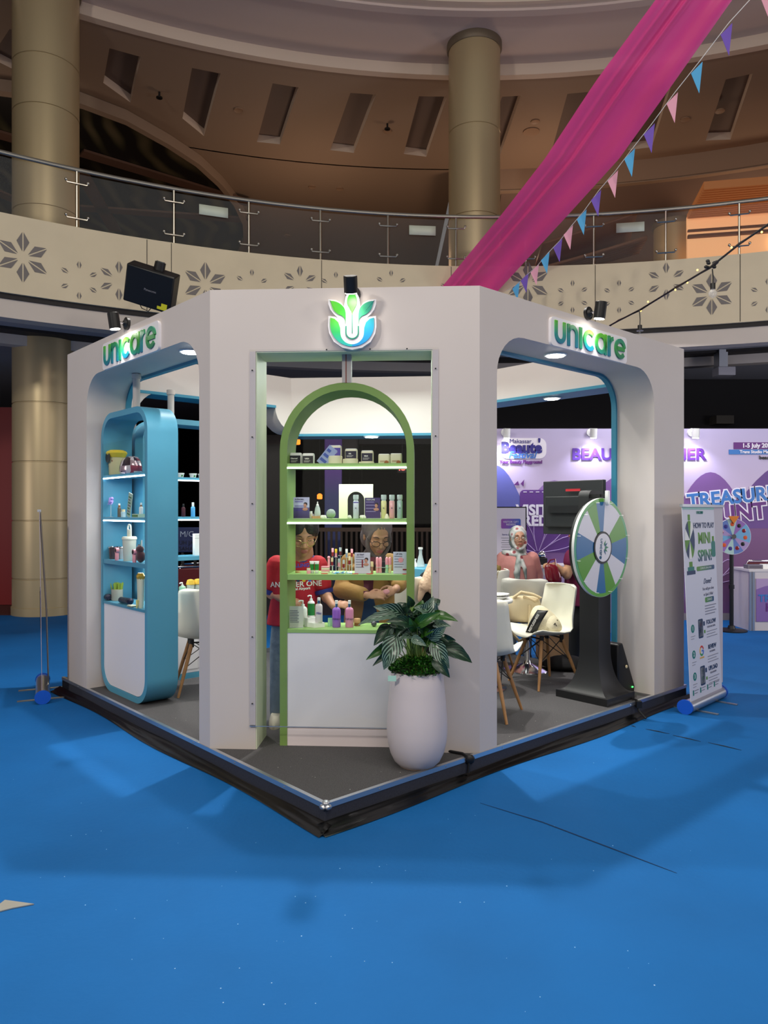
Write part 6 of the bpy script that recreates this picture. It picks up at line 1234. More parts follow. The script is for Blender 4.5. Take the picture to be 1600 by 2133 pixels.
# line art petals
for (px, py, s) in ((1120, 1150, 1.0), (1480, 1215, .8)):
    for k in range(5):
        a = .4 + k * .55; x, z = XZ(px, py); P = [Vector((x + s * (.05 + .55 * math.sin(PI * t / 12)) * math.cos(a + .28 * math.cos(PI * t / 12)), -.009, z + s * (.02 + .5 * math.sin(PI * t / 12)) * math.sin(a + .28 * math.cos(PI * t / 12)))) for t in range(13)]
        mb = MB(); mb.tube(P, .006, 4); mb.build('line_petal', plain('lineart', (176, 150, 196), .6), wb)
for i, (px, e) in enumerate(((1052, 10), (1230, 10), (1440, 10), (1010, 8))):
    x, z = XZ(px, 905); t = thing('backdrop_spotlight', 'small white arm spotlight on the purple backdrop, ' + ('above the event logo', 'above the large corner lettering', 'just right of the booth wall', 'behind the right front pillar')[i], 'spotlight', (x, YB, z), 0)
    mb = MB(); mb.cyl((0, 0, .03), (0, -.03, .03), .06, .06, 16); mb.build('mount', P_white, t); mb = MB(); mb.tube([(0, -.03, .03), (0, -.16, .03)], .01, 6); mb.build('arm', P_white, t)
    mb = MB(); mb.cyl((0, -.17, .07), (.0, -.15, -.06), .05, .05, 16); mb.build('housing', P_white, t); mb = MB(); mb.cyl((0, -.152, -.061), (0, -.151, -.066), .042, .042, 16); mb.build('lens', M_lamp, t)
    light('SPOT', (x, YB - .16, z - .10), 26, (.75, .78, 1.0), .04, (x, YB, z - .9), 2.2, .7).name = 'backdrop_lamp'
# poster
pp = W(1064, 1105, 9.85); po = thing('poster_stand', 'white event poster in a black frame behind the pink dressed person', 'poster', (pp.x, 9.85, 0))
mb = MB(); mb.box(-.21, .21, -.01, .02, .95, 1.62); mb.build('frame', M_blk, po); mb = MB(); mb.box(-.195, .195, -.013, -.009, .965, 1.605); pq = mb.build('print', plain('poster_white', (222, 214, 226), .5), po)
mb = MB(); mb.prism(rrect(-.13, .13, 1.33, 1.46, .02), -.016, -.013, 'y'); mb.build('print_box', grad('pbox', [(0, (150, 80, 170)), (1, (60, 100, 190))], 'X'), pq); text('VISITOR GIFT\nREDEEM', .035, T_wh, pq, (0, -.018, 1.40)); text('Syarat & Ketentuan', .03, T_nav, pq, (0, -.015, 1.25))
for k in range(7): mb = MB(); mb.box(-.13 + .01 * (k % 2), .13 - .012 * (k % 3), -.015, -.013, 1.2 - .03 * k, 1.206 - .03 * k); mb.build('print_line', P_ink2, pq)
mb = MB(); mb.cyl((0, .03, 0), (0, .03, 1.4), .015, .015, 8); mb.build('pole', M_blk, po); mb = MB(); mb.box(-.2, .2, -.15, .2, 0, .02); mb.build('foot', M_blk, po)
# counters of the event stand
def counter(x0, x1, y, h, label, logo=None, dep_=.5):
    t = thing('event_counter', label, 'counter', (x0, y, 0)); w_ = x1 - x0
    mb = MB(); mb.box(0, w_, 0, dep_, h - .03, h); mb.build('countertop', plain('ctop', (214, 208, 208), .4), t)
    mb = MB(); mb.box(.01, w_ - .01, .01, dep_ - .01, .0, h - .03); mb.build('carcass', plain('cbody', (206, 198, 200), .5), t)
    for x in (0, .04, w_ - .04): mb = MB(); mb.box(x, x + .03, -.006, .012, 0, h - .03); mb.build('aluminium_post', M_alu, t)
    mb = MB(); mb.box(.09, w_ - .05, -.002, .01, .12, h - .12); f_ = mb.build('printed_front', plain('cprint', (176, 150, 190), .5), t)
    P = [(.09, h - .4)] + [(.09 + (w_ - .14) * i / 12, h - .3 + .1 * math.sin(i * .55 + .4)) for i in range(13)] + [(w_ - .05, .12), (.09, .12)]; mb = MB(); mb.prism(P[::-1], -.004, -.002, 'y'); mb.build('printed_wave', plain('cwave', (134, 102, 166), .5), f_)
    if logo:
        for (s, x, z, sz, m) in logo: text(s, sz, m, f_, (x, -.007, z), bold=.004)
    return t
cx0 = W(1553, 1290, 9.75).x; c1_ = counter(cx0, cx0 + 1.5, 9.65, .80, 'white and purple event counter at the right picture edge', [('TREASURE', .42, .42, .13, T_blu), ('HUNT', .42, .30, .15, T_ply)])
cx1 = W(1120, 1290, 9.5).x; c2_ = counter(cx1, cx1 + .95, 9.5, .86, 'purple printed redemption counter seen behind the booth chairs', [('VISITOR', .45, .32, .12, T_wh), ('REDEEM', .45, .19, .12, T_wh)])
t = thing('receipt_machine', 'small black machine with steel dome on the redemption counter', 'machine', (W(1129, 1190, 9.7).x, 9.7, .86)); mb = MB(); mb.box(-.06, .06, -.06, .06, 0, .09); mb.build('body', M_blk, t, bevel=.006); mb = MB(); mb.ell((0, 0, .13), .055, 14, 10); mb.build('dome', M_chrome, t)
def stack_chair(x, y, rz, label, z=0):
    t = thing('folding_chair', label, 'chair', (x, y, z), rz)
    mb = MB(); P = [(-.2, 0, 0), (-.2, .05, .8), (-.17, .06, .88), (.17, .06, .88), (.2, .05, .8), (.2, 0, 0)]; mb.tube(P, .012, 8); mb.build('frame', M_chrome, t)
    mb = MB(); mb.box(-.18, .18, .04, .07, .6, .86); mb.build('backrest', plain('maroon_vinyl', (84, 14, 20), .4), t, bevel=.01); mb = MB(); mb.box(-.19, .19, -.4, .02, .43, .47); mb.build('seat', plain('maroon_vinyl', (84, 14, 20), .4), t, bevel=.01)
    for x_ in (-.18, .18): mb = MB(); mb.tube([(x_, -.36, 0), (x_, -.36, .45), (x_, 0, .45)], .011, 6); mb.build('leg', M_chrome, t)
    return t
stack_chair(W(1573, 1180, 10.3).x, 10.22, PI, 'maroon folding chair behind the counter at the right edge')
stack_chair(W(402, 1180, 9.0).x, 9.0, .4, 'dark maroon folding chair seen below the rear blue shelf, nearer one', z=0); stack_chair(W(408, 1170, 9.6).x, 9.6, .4, 'dark maroon folding chair seen below the rear blue shelf, farther one')
t = thing('tissue_box', 'grey box lying on the counter at the right edge', 'box', (W(1566, 1180, 9.8).x, 9.8, .80)); mb = MB(); mb.box(-.08, .12, -.06, .06, 0, .055); mb.build('box', plain('greybox', (110, 106, 118), .5), t, bevel=.004); mb = MB(); mb.box(-.06, .1, -.061, -.06, .02, .03); mb.build('print_line', P_ink, t)
t = thing('paper_heap', 'crumpled white papers on the counter at the right edge', 'paper', (W(1592, 1180, 9.8).x, 9.82, .80)); mb = MB(); crumple(mb, [((0, 0, 0), .14, .08), ((0, 0, .03), .13, .07), ((.01, 0, .055), .06, .04)], 31, .25); mb.build('sheets', P_white, t, sharp=.5)
# second prize wheel
w2 = thing('small_prize_wheel', 'pastel prize wheel with an orange pointer on a black pole', 'prize wheel', W(1527, 1296, 9.6).xy.to_3d())
zc = CH - (1117 - 1066) / F * 9.6; r2 = .235
mb = MB(); mb.cyl((0, 0, zc), (0, .015, zc), r2, r2, 48); wbd = mb.build('wheel_board', P_white, w2)
pc_ = [plain('ps%d' % i, c, .5) for i, c in enumerate(((120, 176, 214), (150, 110, 180), (176, 206, 200), (104, 128, 190), (176, 150, 196)))]
for k in range(11):
    a0 = k * 2 * PI / 11 + .2; a1 = a0 + 2 * PI / 11; mb = MB(); mb.add([(0, -.002, zc)] + [(r2 * .98 * math.cos(a0 + (a1 - a0) * i / 4), -.002, zc + r2 * .98 * math.sin(a0 + (a1 - a0) * i / 4)) for i in range(5)], [(0, 1, 2, 3, 4, 5)]); s_ = mb.build('wheel_sector', pc_[k % 5], wbd)
    am = (a0 + a1) / 2; mb = MB(); mb.ell((r2 * .68 * math.cos(am), -.004, zc + r2 * .68 * math.sin(am)), (.026, .003, .028), 8, 6); mb.build('prize_print', (P_red, M_blk, plain('prorange', (220, 90, 40), .5), T_nav)[k % 4], s_)
mb = MB(); mb.prism([(-.07, zc + r2 + .03), (.07, zc + r2 + .03), (.0, zc + r2 - .07)], -.03, -.01, 'y'); mb.build('pointer', plain('orange_pointer', (226, 130, 40), .5), w2)
mb = MB(); mb.cyl((0, -.01, zc), (0, -.03, zc), .03, .03, 16); mb.build('hub', M_chrome, w2)
mb = MB(); mb.cyl((0, .04, .02), (0, .04, zc), .026, .026, 12); mb.cyl((0, .04, .55), (0, .04, .6), .035, .035, 12); mb.cyl((0, .015, zc), (0, .04, zc), .03, .03, 12); mb.build('pole', M_blk, w2)
mb = MB(); mb.lathe([(.19, 0), (.19, .015), (.05, .03), (.04, .07)], 32, (0, .04, 0)); mb.build('base', M_blk, w2)
# cartons behind
t = thing('cardboard_box', 'brown cardboard carton on the floor behind the booth chairs', 'carton', (W(1165, 1370, 7.8).x, 7.8, 0), .2); mb = MB(); mb.box(-.2, .2, -.15, .15, 0, .4); mb.build('carton', mat('kraft', (176, 132, 90), .7), t); mb = MB(); mb.box(-.2, .2, -.152, -.15, .3, .34); mb.build('tape', mat('tape', (150, 110, 70), .3), t)
# ceiling devices in lower hall
p = W(1508, 790, 12.1); t = thing('ceiling_projector', 'white projector under the low ceiling at right', 'projector', (p.x, p.y, 4.19)); mb = MB(); mb.box(-.14, .14, -.12, .12, -.42, -.28); mb.build('body', plain('projwhite', (150, 148, 156), .5), t, bevel=.01); mb = MB(); mb.box(-.12, .02, -.1, .1, -.28, 0); mb.build('mount', M_alu, t)
p = W(1473, 800, 12.6); t = thing('ceiling_vent', 'square open vent hatch in the low ceiling at right', 'vent', (p.x, p.y, 4.19)); mb = MB(); mb.box(-.3, .3, -.3, .3, -.03, -.001); mb.build('frame', M_white_band, t); mb = MB(); mb.box(-.24, .24, -.24, .24, -.034, -.03); mb.build('opening', M_dark, t)
p = W(1510, 856, 14.4); t = thing('air_grille', 'dusty air grille on the dark beam at right', 'grille', (p.x, p.y, 3.35)); mb = MB(); mb.box(-.17, .17, -.02, .5, -.08, .08); mb.build('grille', plain('grille', (70, 66, 60), .7), t)
mb = MB(); mb.box(-.5, 12, 14.7, 15.0, 2.9, 4.19); struct(mb.build('trim_14', mat('dark_beam', (26, 24, 26), .8)))
mb = MB(); mb.prism([(-.02, -.05), (.06, .0), (.13, .03), (.0, .06)], 0, .004, 'z'); sc_ = thing('silver_scrap', 'torn silver grey scrap lying at the left picture edge', 'scrap', (WZ(-6, 1893, 0).x, WZ(-6, 1893, 0).y, .001)); mb.v = [v * 1.0 for v in mb.v]; mb.build('scrap', mat('silver_scrap', (170, 168, 160), .35, metal=.4), sc_)
# carpet seams and specks
sm = thing('carpet_seam', 'thin dark seam line in the blue carpet at lower right', 'seam', (0, 0, 0)); P = [WZ(x, y, .002) for x, y in ((1000, 1672), (1130, 1712), (1270, 1765), (1410, 1818))]; mb = MB(); mb.tube(P, [.001, .003, .003, .001], 4); mb.build('seam', mat('seam_dark', (12, 44, 84), .8), sm)
sm = thing('carpet_seam', 'broken dark seam line in the blue carpet by right banner', 'seam', (0, 0, 0)); 
for a, b_ in (((1315, 1511), (1325, 1514)), ((1345, 1518), (1395, 1528)), ((1402, 1531), (1460, 1544)), ((1475, 1546), (1545, 1562))): mb = MB(); mb.tube([WZ(*a, .002), (WZ(*a, .002) + WZ(*b_, .002)) / 2, WZ(*b_, .002)], [.001, .004, .001], 4); mb.build('seam_gap', mat('seam_dark2', (8, 18, 34), .8), sm)
mb = MB()
for k in range(90):
    x = rnd.gauss(700, 420); y = rnd.uniform(1500, 2120); p = WZ(x, y, .001)
    if y < 1740 and abs(x - 690) < (1740 - y) * 3: continue
    mb.ell(p, (rnd.uniform(.001, .0035),) * 2 + (.001,), 5, 3)
stuff(tag(mb.build('paper_specks', mat('speck', (150, 190, 230), .7)), 'tiny pale specks of litter scattered over the blue carpet', 'litter'))
mb = MB()
for k in range(60):
    u = rnd.uniform(.1, 3.4); v = rnd.uniform(.05, 3.0) * rnd.random(); p = BF.w(u, v, PZ + .001)
    mb.ell(p, (rnd.uniform(.0012, .003),) * 2 + (.001,), 5, 3)
stuff(tag(mb.build('glitter_specks', mat('speck2', (200, 200, 195), .6)), 'tiny pale specks scattered over the grey platform carpet', 'litter'))
# ================= people =================
from mathutils.bvhtree import BVHTree
def skinmat(n, c): return mat(n, c, .5, noise=.06, nscale=12)
def voxel(mb, name, m, parent, vs=.006, smooth=3, it=.5):
    o = mb.build(name, m, None, sharp=3)
    md = o.modifiers.new('r', 'REMESH'); md.mode = 'VOXEL'; md.voxel_size = vs; md.use_smooth_shade = True
    if smooth: s2 = o.modifiers.new('s', 'SMOOTH'); s2.factor = it; s2.iterations = smooth
    bake(o)
    if not o.data.materials: o.data.materials.append(m)
    if parent is not None: o.parent = parent; o.matrix_parent_inverse = Matrix.Translation(-Vector(parent.location))
    return o
def att(o, parent): o.parent = parent; o.matrix_parent_inverse = Matrix.Translation(-Vector(parent.location)); return o
def lowatt(o, child_of, root): o.parent = child_of; o.matrix_parent_inverse = child_of.matrix_parent_inverse @ Matrix.Identity(4); return o
def body_loft(mb, secs, n=24):
    # secs: (center, rx, ry, yaw)
    R = []
    for c, rx, ry, yw in secs:
        R.append([(c[0] + rx * math.cos(a) * math.cos(yw) - ry * math.sin(a) * math.sin(yw), c[1] + rx * math.cos(a) * math.sin(yw) + ry * math.sin(a) * math.cos(yw), c[2]) for a in [2 * PI * i / n for i in range(n)]])
    mb.loft(R)
def Rhead(yaw, pitch, roll=0):
    # yaw>0 turns face to viewer's right, pitch>0 looks down ; base face looks to -y
    return Matrix.Rotation(yaw, 4, 'Z') @ Matrix.Rotation(pitch, 4, 'X') @ Matrix.Rotation(roll, 4, 'Y')
def head_mesh(mb, c, R, s=1.0):
    M = Matrix.Translation(c) @ R @ Matrix.Scale(s, 4)
    mb.ell((0, .012, .03), (.074, .088, .085), 20, 14, 0, M); mb.ell((0, -.022, -.025), (.060, .060, .078), 20, 14, 0, M)
    mb.ell((0, -.052, -.088), (.026, .022, .02), 12, 8, 0, M); mb.ell((0, -.066, .028), (.048, .018, .016), 12, 8, 0, M)
    for sx in (-1, 1):
        mb.ell((sx * .036, -.058, -.022), (.022, .02, .02), 10, 8, 0, M); mb.ell((sx * .074, .008, -.005), (.010, .018, .03), 10, 8, 0, M); mb.ell((sx * .014, -.092, -.026), (.010, .010, .008), 8, 6, 0, M)
    mb.caps((0, -.080, .018), (0, -.098, -.020), .009, .0125, 10, 0, M); mb.ell((0, -.083, -.055), (.024, .012, .011), 12, 8, 0, M)
    return M
def face_parts(M, root, skin, down=True, lip=(170, 90, 84), glasses=None, gcol=None):
    def part(mb, n, m): return att(mb.build(n, m, None), root)
    for sx in (-1, 1):
        mb = MB()
        if down: mb.tube([M @ Vector((sx * (.030 + q * .014), -.0745 + .004 * abs(q), .006 - .004 * (1 - q * q))) for q in (-1, -.5, 0, .5, 1)], .0022, 6); part(mb, 'closed_eye', mat('lash', (34, 24, 24), .6))
        else:
            mb.ell((sx * .030, -.070, .006), (.014, .008, .007), 12, 8, 0, M); e_ = part(mb, 'eye', mat('eye_white', (226, 220, 214), .3)); mb = MB(); mb.ell((sx * .030, -.0765, .006), (.0062, .003, .0064), 10, 8, 0, M); lowatt(mb.build('iris', mat('iris_dark', (30, 20, 18), .2), None), e_, root)
        mb = MB(); mb.tube([M @ Vector((sx * (.014 + .034 * q), -.083 + .012 * q * q, .030 + .006 * math.sin(PI * q))) for q in (0, .25, .5, .75, 1)], [.002, .003, .003, .0024, .001], 6); part(mb, 'eyebrow', mat('brow', (40, 30, 28), .8))
    ml = mat('lip%d' % lip[0], lip, .45); mb = MB(); mb.ell((0, -.0915, -.051), (.021, .006, .005), 14, 8, 0, M); mb.ell((0, -.0905, -.060), (.017, .006, .0055), 14, 8, 0, M); part(mb, 'lips', ml)
    if glasses:
        g = MB(); rw, rh = glasses
        for sx in (-1, 1):
            g.tube([M @ Vector((sx * .034 + rw * math.cos(a), -.102 + .008 * abs(math.cos(a)) * (1 if math.cos(a) * sx > 0 else 0), .002 + rh * math.sin(a))) for a in [2 * PI * i / 20 for i in range(21)]], .0018, 6)
            g.tube([M @ Vector((sx * (.034 + rw), -.096, .006)), M @ Vector((sx * .078, -.03, .008)), M @ Vector((sx * .079, .02, .002))], .0018, 6)
        g.tube([M @ Vector((-.034 + rw, -.102, .006)), M @ Vector((0, -.106, .010)), M @ Vector((.034 - rw, -.102, .006))], .0018, 6)
        gg = part(g, 'glasses', gcol)
        for sx in (-1, 1): lm = MB(); lm.loft([[M @ Vector((sx * .034 + rw * .96 * math.cos(a), -.101 - k, .002 + rh * .96 * math.sin(a))) for a in [2 * PI * i / 18 for i in range(18)]] for k in (0, .001)]); lowatt(lm.build('lens', mat('spec_lens', (220, 225, 230), .05, alpha=.12), None), gg, root)
def hand_mesh(mb, w, d, nrm, side=1, curl=.5, s=1.0, spread=.12):
    # w wrist, d direction of the fingers, nrm back of hand normal, side: +1 thumb towards d x nrm
    d = Vector(d).normalized(); nrm = Vector(nrm); nrm = (nrm - d * nrm.dot(d)).normalized(); sd = d.cross(nrm).normalized() * side; w = Vector(w)
    def P(a, b_, c): return w + (d * a + sd * b_ + nrm * c) * s
    Mx = Matrix(((sd.x, d.x, nrm.x, 0), (sd.y, d.y, nrm.y, 0), (sd.z, d.z, nrm.z, 0), (0, 0, 0, 1)))
    mb.ell((0, .048 * s, 0), (.036 * s, .05 * s, .014 * s), 14, 10, 0, Matrix.Translation(w) @ Mx)
    for i, (off, ln) in enumerate(((.028, .068), (.010, .078), (-.009, .073), (-.027, .058))):
        p = P(.082 - .004 * abs(i - 1.3), off, .0); ang = 0
        for seg, (f, rr) in enumerate(((.46, .0092), (.3, .0082), (.24, .0072))):
            ang += curl * (.55, .8, .6)[seg] * (1 + .12 * i); dd = d * math.cos(ang) - nrm * math.sin(ang) + sd * (spread * (off / .03)) * math.cos(ang) * .5
            q = p + dd.normalized() * ln * f * s; mb.caps(p, q, rr * s, rr * .92 * s, 8); p = q
    p = P(.018, .026, -.004); q = P(.045, .052, -.012); r = P(.072, .058, -.02 - .02 * curl); t_ = P(.09, .050, -.03 - .03 * curl)
    mb.caps(p, q, .013 * s, .011 * s, 8); mb.caps(q, r, .0105 * s, .0095 * s, 8); mb.caps(r, t_, .0092 * s, .0075 * s, 8)
def project(o, target, dirv=(0, 1, 0), off=.002):
    me = target.data; bv = BVHTree.FromPolygons([v.co.copy() for v in me.vertices], [tuple(p.vertices) for p in me.polygons]); d = Vector(dirv).normalized()
    M = Matrix.LocRotScale(o.location, o.rotation_euler, o.scale); keep = 0
    for v in o.data.vertices:
        p = M @ v.co; h = bv.ray_cast(p - d * .6, d)
        v.co = (h[0] - d * off) if h[0] is not None else p
    o.location = (0, 0, 0); o.rotation_euler = (0, 0, 0); o.scale = (1, 1, 1); return o
def cuff(name, pts, r, m, root): mb = MB(); mb.tube(pts, r, 16); return att(mb.build(name, m, None), root)
def arm(mb, sh, el, wr, r=(.047, .040, .034, .024)):
    mb.caps(sh, el, r[0], r[1], 14); mb.caps(el, wr, r[1] * .98, r[3], 14); m_ = Vector(el).lerp(Vector(wr), .3); mb.ell(m_, (r[1] * 1.02,) * 3, 12, 8)
# ---- person A : red ringer T-shirt, glasses, looking down ----
SKA = skinmat('skin_a', (186, 132, 104))
A_ = thing('person', 'person in red T-shirt with blue cuffs and glasses looking down behind the shelf', 'person', (W(600, 1500, 5.05).x, 5.05, PZ))
J = {k: W(*v) for k, v in dict(hip=(612, 1335, 5.12), waist=(612, 1275, 5.12), chest=(617, 1210, 5.10), neck=(628, 1150, 5.07), head=(631, 1114, 4.97), sl=(577, 1177, 5.1), sr=(662, 1177, 5.08), el=(566, 1236, 5.12), wl=(590, 1248, 4.98), er=(676, 1236, 5.06), wr=(694, 1262, 4.93)).items()}
gz = PZ
def legs(mb, hip, w_, ankles, knees, r=(.085, .06, .042), foot=True, fz=PZ, fdir=(0, -1)):
    for i, sx in enumerate((-1, 1)):
        h = Vector(hip) + Vector((sx * w_, 0, 0)); mb.caps(h, knees[i], r[0], r[1], 14); mb.caps(knees[i], ankles[i], r[1], r[2], 14)
kn = [W(583, 1420, 5.08), W(640, 1420, 5.1)]; an_ = [W(578, 1482, 5.02), W(640, 1480, 5.1)]
mb = MB(); Mh = head_mesh(mb, J['head'], Rhead(.22, .45), 1.22); mb.caps(J['neck'] + Vector((0, .01, -.03)), J['head'] + Vector((0, .03, -.05)), .052, .048, 14)
mb.caps(J['sl'] + Vector((.03, 0, 0)), J['sr'] + Vector((-.03, 0, 0)), .05, .05, 12); mb.caps(J['neck'], J['waist'], .085, .09, 14); mb.caps(J['waist'], J['hip'], .09, .10, 14)
arm(mb, J['sl'], J['el'], J['wl']); arm(mb, J['sr'], J['er'], J['wr']); legs(mb, J['hip'], .08, an_, kn, (.075, .05, .034))
hand_mesh(mb, J['wl'], (1, -.25, -.1), (0, -.5, .9), -1, .5, .92); hand_mesh(mb, J['wr'], (.75, -.2, .15), (0, -.6, .8), -1, .75, .9)
voxel(mb, 'body', SKA, A_, .0055)
face_parts(Mh, A_, SKA, True, (150, 84, 78), (.021, .019), mat('gold_wire', (206, 180, 130), .25, metal=.8))
mb = MB(); MH = Mh; mb.ell((-.028, .012, .056), (.058, .086, .068), 20, 14, 0, MH); mb.ell((.028, .012, .056), (.058, .086, .068), 20, 14, 0, MH); mb.ell((0, .034, .045), (.083, .082, .08), 20, 14, 0, MH); mb.ell((0, .062, -.05), (.066, .045, .06), 16, 10, 0, MH); mb.ell((0, .07, .0), (.060, .045, .06), 16, 10, 0, MH); mb.ell((0, .11, .02), (.035, .035, .035), 14, 10, 0, MH)
for sx in (-1, 1): mb.ell((sx * .068, .01, .04), (.020, .06, .05), 12, 8, 0, MH)
voxel(mb, 'hair', mat('black_hair', (34, 26, 30), .5, bump=.3, bscale=60), A_, .007)
RED = mat('red_jersey', (184, 22, 38), .75, noise=.1, nscale=5, bump=.25, bscale=14); BLU = mat('cuff_blue', (40, 44, 120), .7)
mb = MB(); body_loft(mb, [(J['neck'] + Vector((0, .01, -.02)), .075, .065, 0), (J['neck'] + Vector((-.02, .01, -.06)), .15, .09, 0), (J['chest'] + Vector((0, 0, .02)), .165, .115, 0), (J['chest'] + Vector((-.01, 0, -.12)), .165, .12, 0), (J['waist'] + Vector((-.005, 0, 0)), .172, .125, 0), (J['waist'] + Vector((-.01, 0, -.08)), .178, .13, 0), (J['waist'] + Vector((-.01, 0, -.085)), .15, .11, 0)])
eL = J['sl'].lerp(J['el'], .62); eR = J['sr'].lerp(J['er'], .66); mb.caps(J['sl'], eL, .072, .072, 16); mb.caps(J['sr'], eR, .07, .066, 16)
sh_ = voxel(mb, 'tshirt', RED, A_, .008, 4)
dl = (J['el'] - J['sl']).normalized(); dr_ = (J['er'] - J['sr']).normalized()
cuff('sleeve_cuff', [eL + dl * .045, eL + dl * .075], [.070, .066], BLU, A_); cuff('sleeve_cuff', [eR + dr_ * .040, eR + dr_ * .068], [.066, .061], BLU, A_)
mb = MB(); mb.tube([J['neck'] + Vector((-.0 + .082 * math.cos(a), .0 + .07 * math.sin(a), -.028 - .035 * max(0, -math.sin(a)))) for a in [2 * PI * i / 24 for i in range(25)]], .009, 8); att(mb.build('collar', BLU, None), A_)
for s_, px, py, sz, m_ in (('CHILLING', 617, 1180, .035, mat('print_blue', (60, 80, 190), .6)), ('ANOTHER ONE', 612, 1220, .05, P_white), ('Bali Halal Airport', 616, 1229, .024, P_white)):
    t_ = text(s_, sz, m_, None, W(px, py, 4.9), (PI / 2, -.04, 0), name='shirt_print', ext=0, bold=.001); att(project(t_, sh_), A_)
for k, c in enumerate(((60, 90, 190), (220, 120, 60), (40, 60, 90), (230, 200, 60), (60, 90, 190))):
    mb = MB(); p = W(594 + 12 * k, 1210, 4.9); mb.ell(p, (.012, .001, .016), 8, 6); mb.ell(p + Vector((0, 0, .018)), (.007, .001, .007), 8, 6); o = mb.build('shirt_print', mat('sp%d' % k, c, .6), None); att(project(o, sh_, off=.003), A_)
DEN = mat('light_denim', (126, 142, 156), .8, noise=.25, nscale=9, bump=.3, bscale=25)
mb = MB(); body_loft(mb, [(J['waist'] + Vector((0, 0, -.06)), .15, .11, 0), (J['hip'], .165, .12, 0), (J['hip'] + Vector((0, 0, -.08)), .16, .11, 0)])
for i, sx in enumerate((-1, 1)): h = J['hip'] + Vector((sx * .08, 0, -.04)); mb.caps(h, kn[i], .088, .068, 14); mb.caps(kn[i], an_[i], .070, .052, 14)
voxel(mb, 'jeans', DEN, A_, .009, 3)
for i in (0, 1): mb = MB(); p = Vector((an_[i].x, an_[i].y, PZ)); mb.loft([[(p.x + rx * math.cos(a), p.y - .06 + ry * math.sin(a), PZ + z) for a in [2 * PI * q / 18 for q in range(18)]] for z, rx, ry in ((0, .045, .12), (.02, .047, .122), (.05, .042, .105), (.075, .034, .06))]); sh2 = att(mb.build('shoe', mat('sneaker', (208, 200, 180), .6), None), A_); mb = MB(); mb.loft([[(p.x + .049 * math.cos(a), p.y - .06 + .124 * math.sin(a), PZ + z) for a in [2 * PI * q / 18 for q in range(18)]] for z in (0, .018)]); lowatt(mb.build('sole', M_blk, None), sh2, A_)
# ---- person B : grey headscarf, tan blazer ----
SKB = skinmat('skin_b', (190, 140, 112))
B_p = thing('person', 'person in grey headscarf, glasses and tan blazer looking at her hands', 'person', (W(780, 1500, 5.35).x, 5.35, PZ))
J = {k: W(*v) for k, v in dict(hip=(770, 1335, 5.4), waist=(770, 1270, 5.4), chest=(770, 1205, 5.37), neck=(776, 1165, 5.32), head=(786, 1116, 5.14), sl=(728, 1170, 5.36), sr=(812, 1170, 5.34), el=(712, 1228, 5.28), wl=(766, 1240, 5.03), er=(832, 1215, 5.24), wr=(824, 1228, 5.08)).items()}
kn = [Vector((J['hip'].x - .09, 5.38, .52)), Vector((J['hip'].x + .09, 5.38, .52))]; an_ = [Vector((J['hip'].x - .09, 5.42, .19)), Vector((J['hip'].x + .09, 5.42, .19))]
mb = MB(); Mh = head_mesh(mb, J['head'], Rhead(.30, .48), 1.17); mb.caps(J['neck'] + Vector((0, .0, -.03)), J['head'] + Vector((0, .03, -.05)), .052, .048, 14)
mb.caps(J['neck'], J['waist'], .085, .09, 14); mb.caps(J['waist'], J['hip'], .09, .10, 14); mb.caps(J['sl'], J['sr'], .045, .045, 12)
arm(mb, J['sl'], J['el'], J['wl']); arm(mb, J['sr'], J['er'], J['wr']); legs(mb, J['hip'], .08, an_, kn, (.075, .05, .034))
hand_mesh(mb, J['wl'], (1, -.25, .12), (.1, -.7, .6), -1, .45, .95); hand_mesh(mb, J['wr'], (-.75, -.5, -.25), (0, -.7, .2), 1, .9, .9)
voxel(mb, 'body', SKB, B_p, .0055)
face_parts(Mh, B_p, SKB, True, (176, 96, 92), (.024, .017), mat('black_rim', (24, 20, 26), .3))
def hijab(M, neck, m, root, drape=(.13, .10), s=1.0, low=.05, tail=None, pr=.35, yaw=0):
    mb = MB(); mb.ell((0, .030, .042), (.092, .094, .094), 22, 16, 0, M); mb.ell((0, .055, -.03), (.088, .075, .09), 20, 14, 0, M)
    for a in range(26):
        t = 2 * PI * a / 26; q = [Vector((.066 * math.cos(t2), -.048 + .014 * abs(math.cos(t2)) - (.018 if math.sin(t2) < 0 else .0) * abs(math.sin(t2)), -.018 + .090 * math.sin(t2))) for t2 in (t, t + 2 * PI / 26)]; mb.caps(M @ q[0], M @ q[1], .019, .019, 8)
    hc = M @ Vector((0, .01, -.10)); body_loft(mb, [(hc, .07, .07, yaw), (hc.lerp(neck, .5), .085, .08, yaw), (neck + Vector((0, -.005, -.01)), drape[0] * .85, drape[1] * .9, yaw), (neck + Vector((0, -.01, -low)), drape[0], drape[1], yaw), (neck + Vector((0, -.01, -low - .02)), drape[0] * .8, drape[1] * .8, yaw)])
    if tail:
        for seg in tail: mb.caps(*seg)
    return voxel(mb, 'headscarf', m, root, .007, 3)
hijab(Mh, J['neck'], mat('grey_scarf', (108, 95, 98), .75, bump=.5, bscale=16), B_p, (.125, .10), low=.03)
TAN = mat('tan_blazer', (158, 120, 60), .75, noise=.12, nscale=6, bump=.35, bscale=10); MAR = mat('maroon_top', (84, 24, 44), .8)
mb = MB(); body_loft(mb, [(J['neck'] + Vector((-.01, .01, -.02)), .09, .08, 0), (J['neck'] + Vector((-.02, .01, -.05)), .165, .10, 0), (J['chest'], .18, .118, 0), (J['waist'], .185, .125, 0), (J['hip'] + Vector((0, 0, -.08)), .20, .135, 0), (J['hip'] + Vector((0, 0, -.085)), .17, .11, 0)])
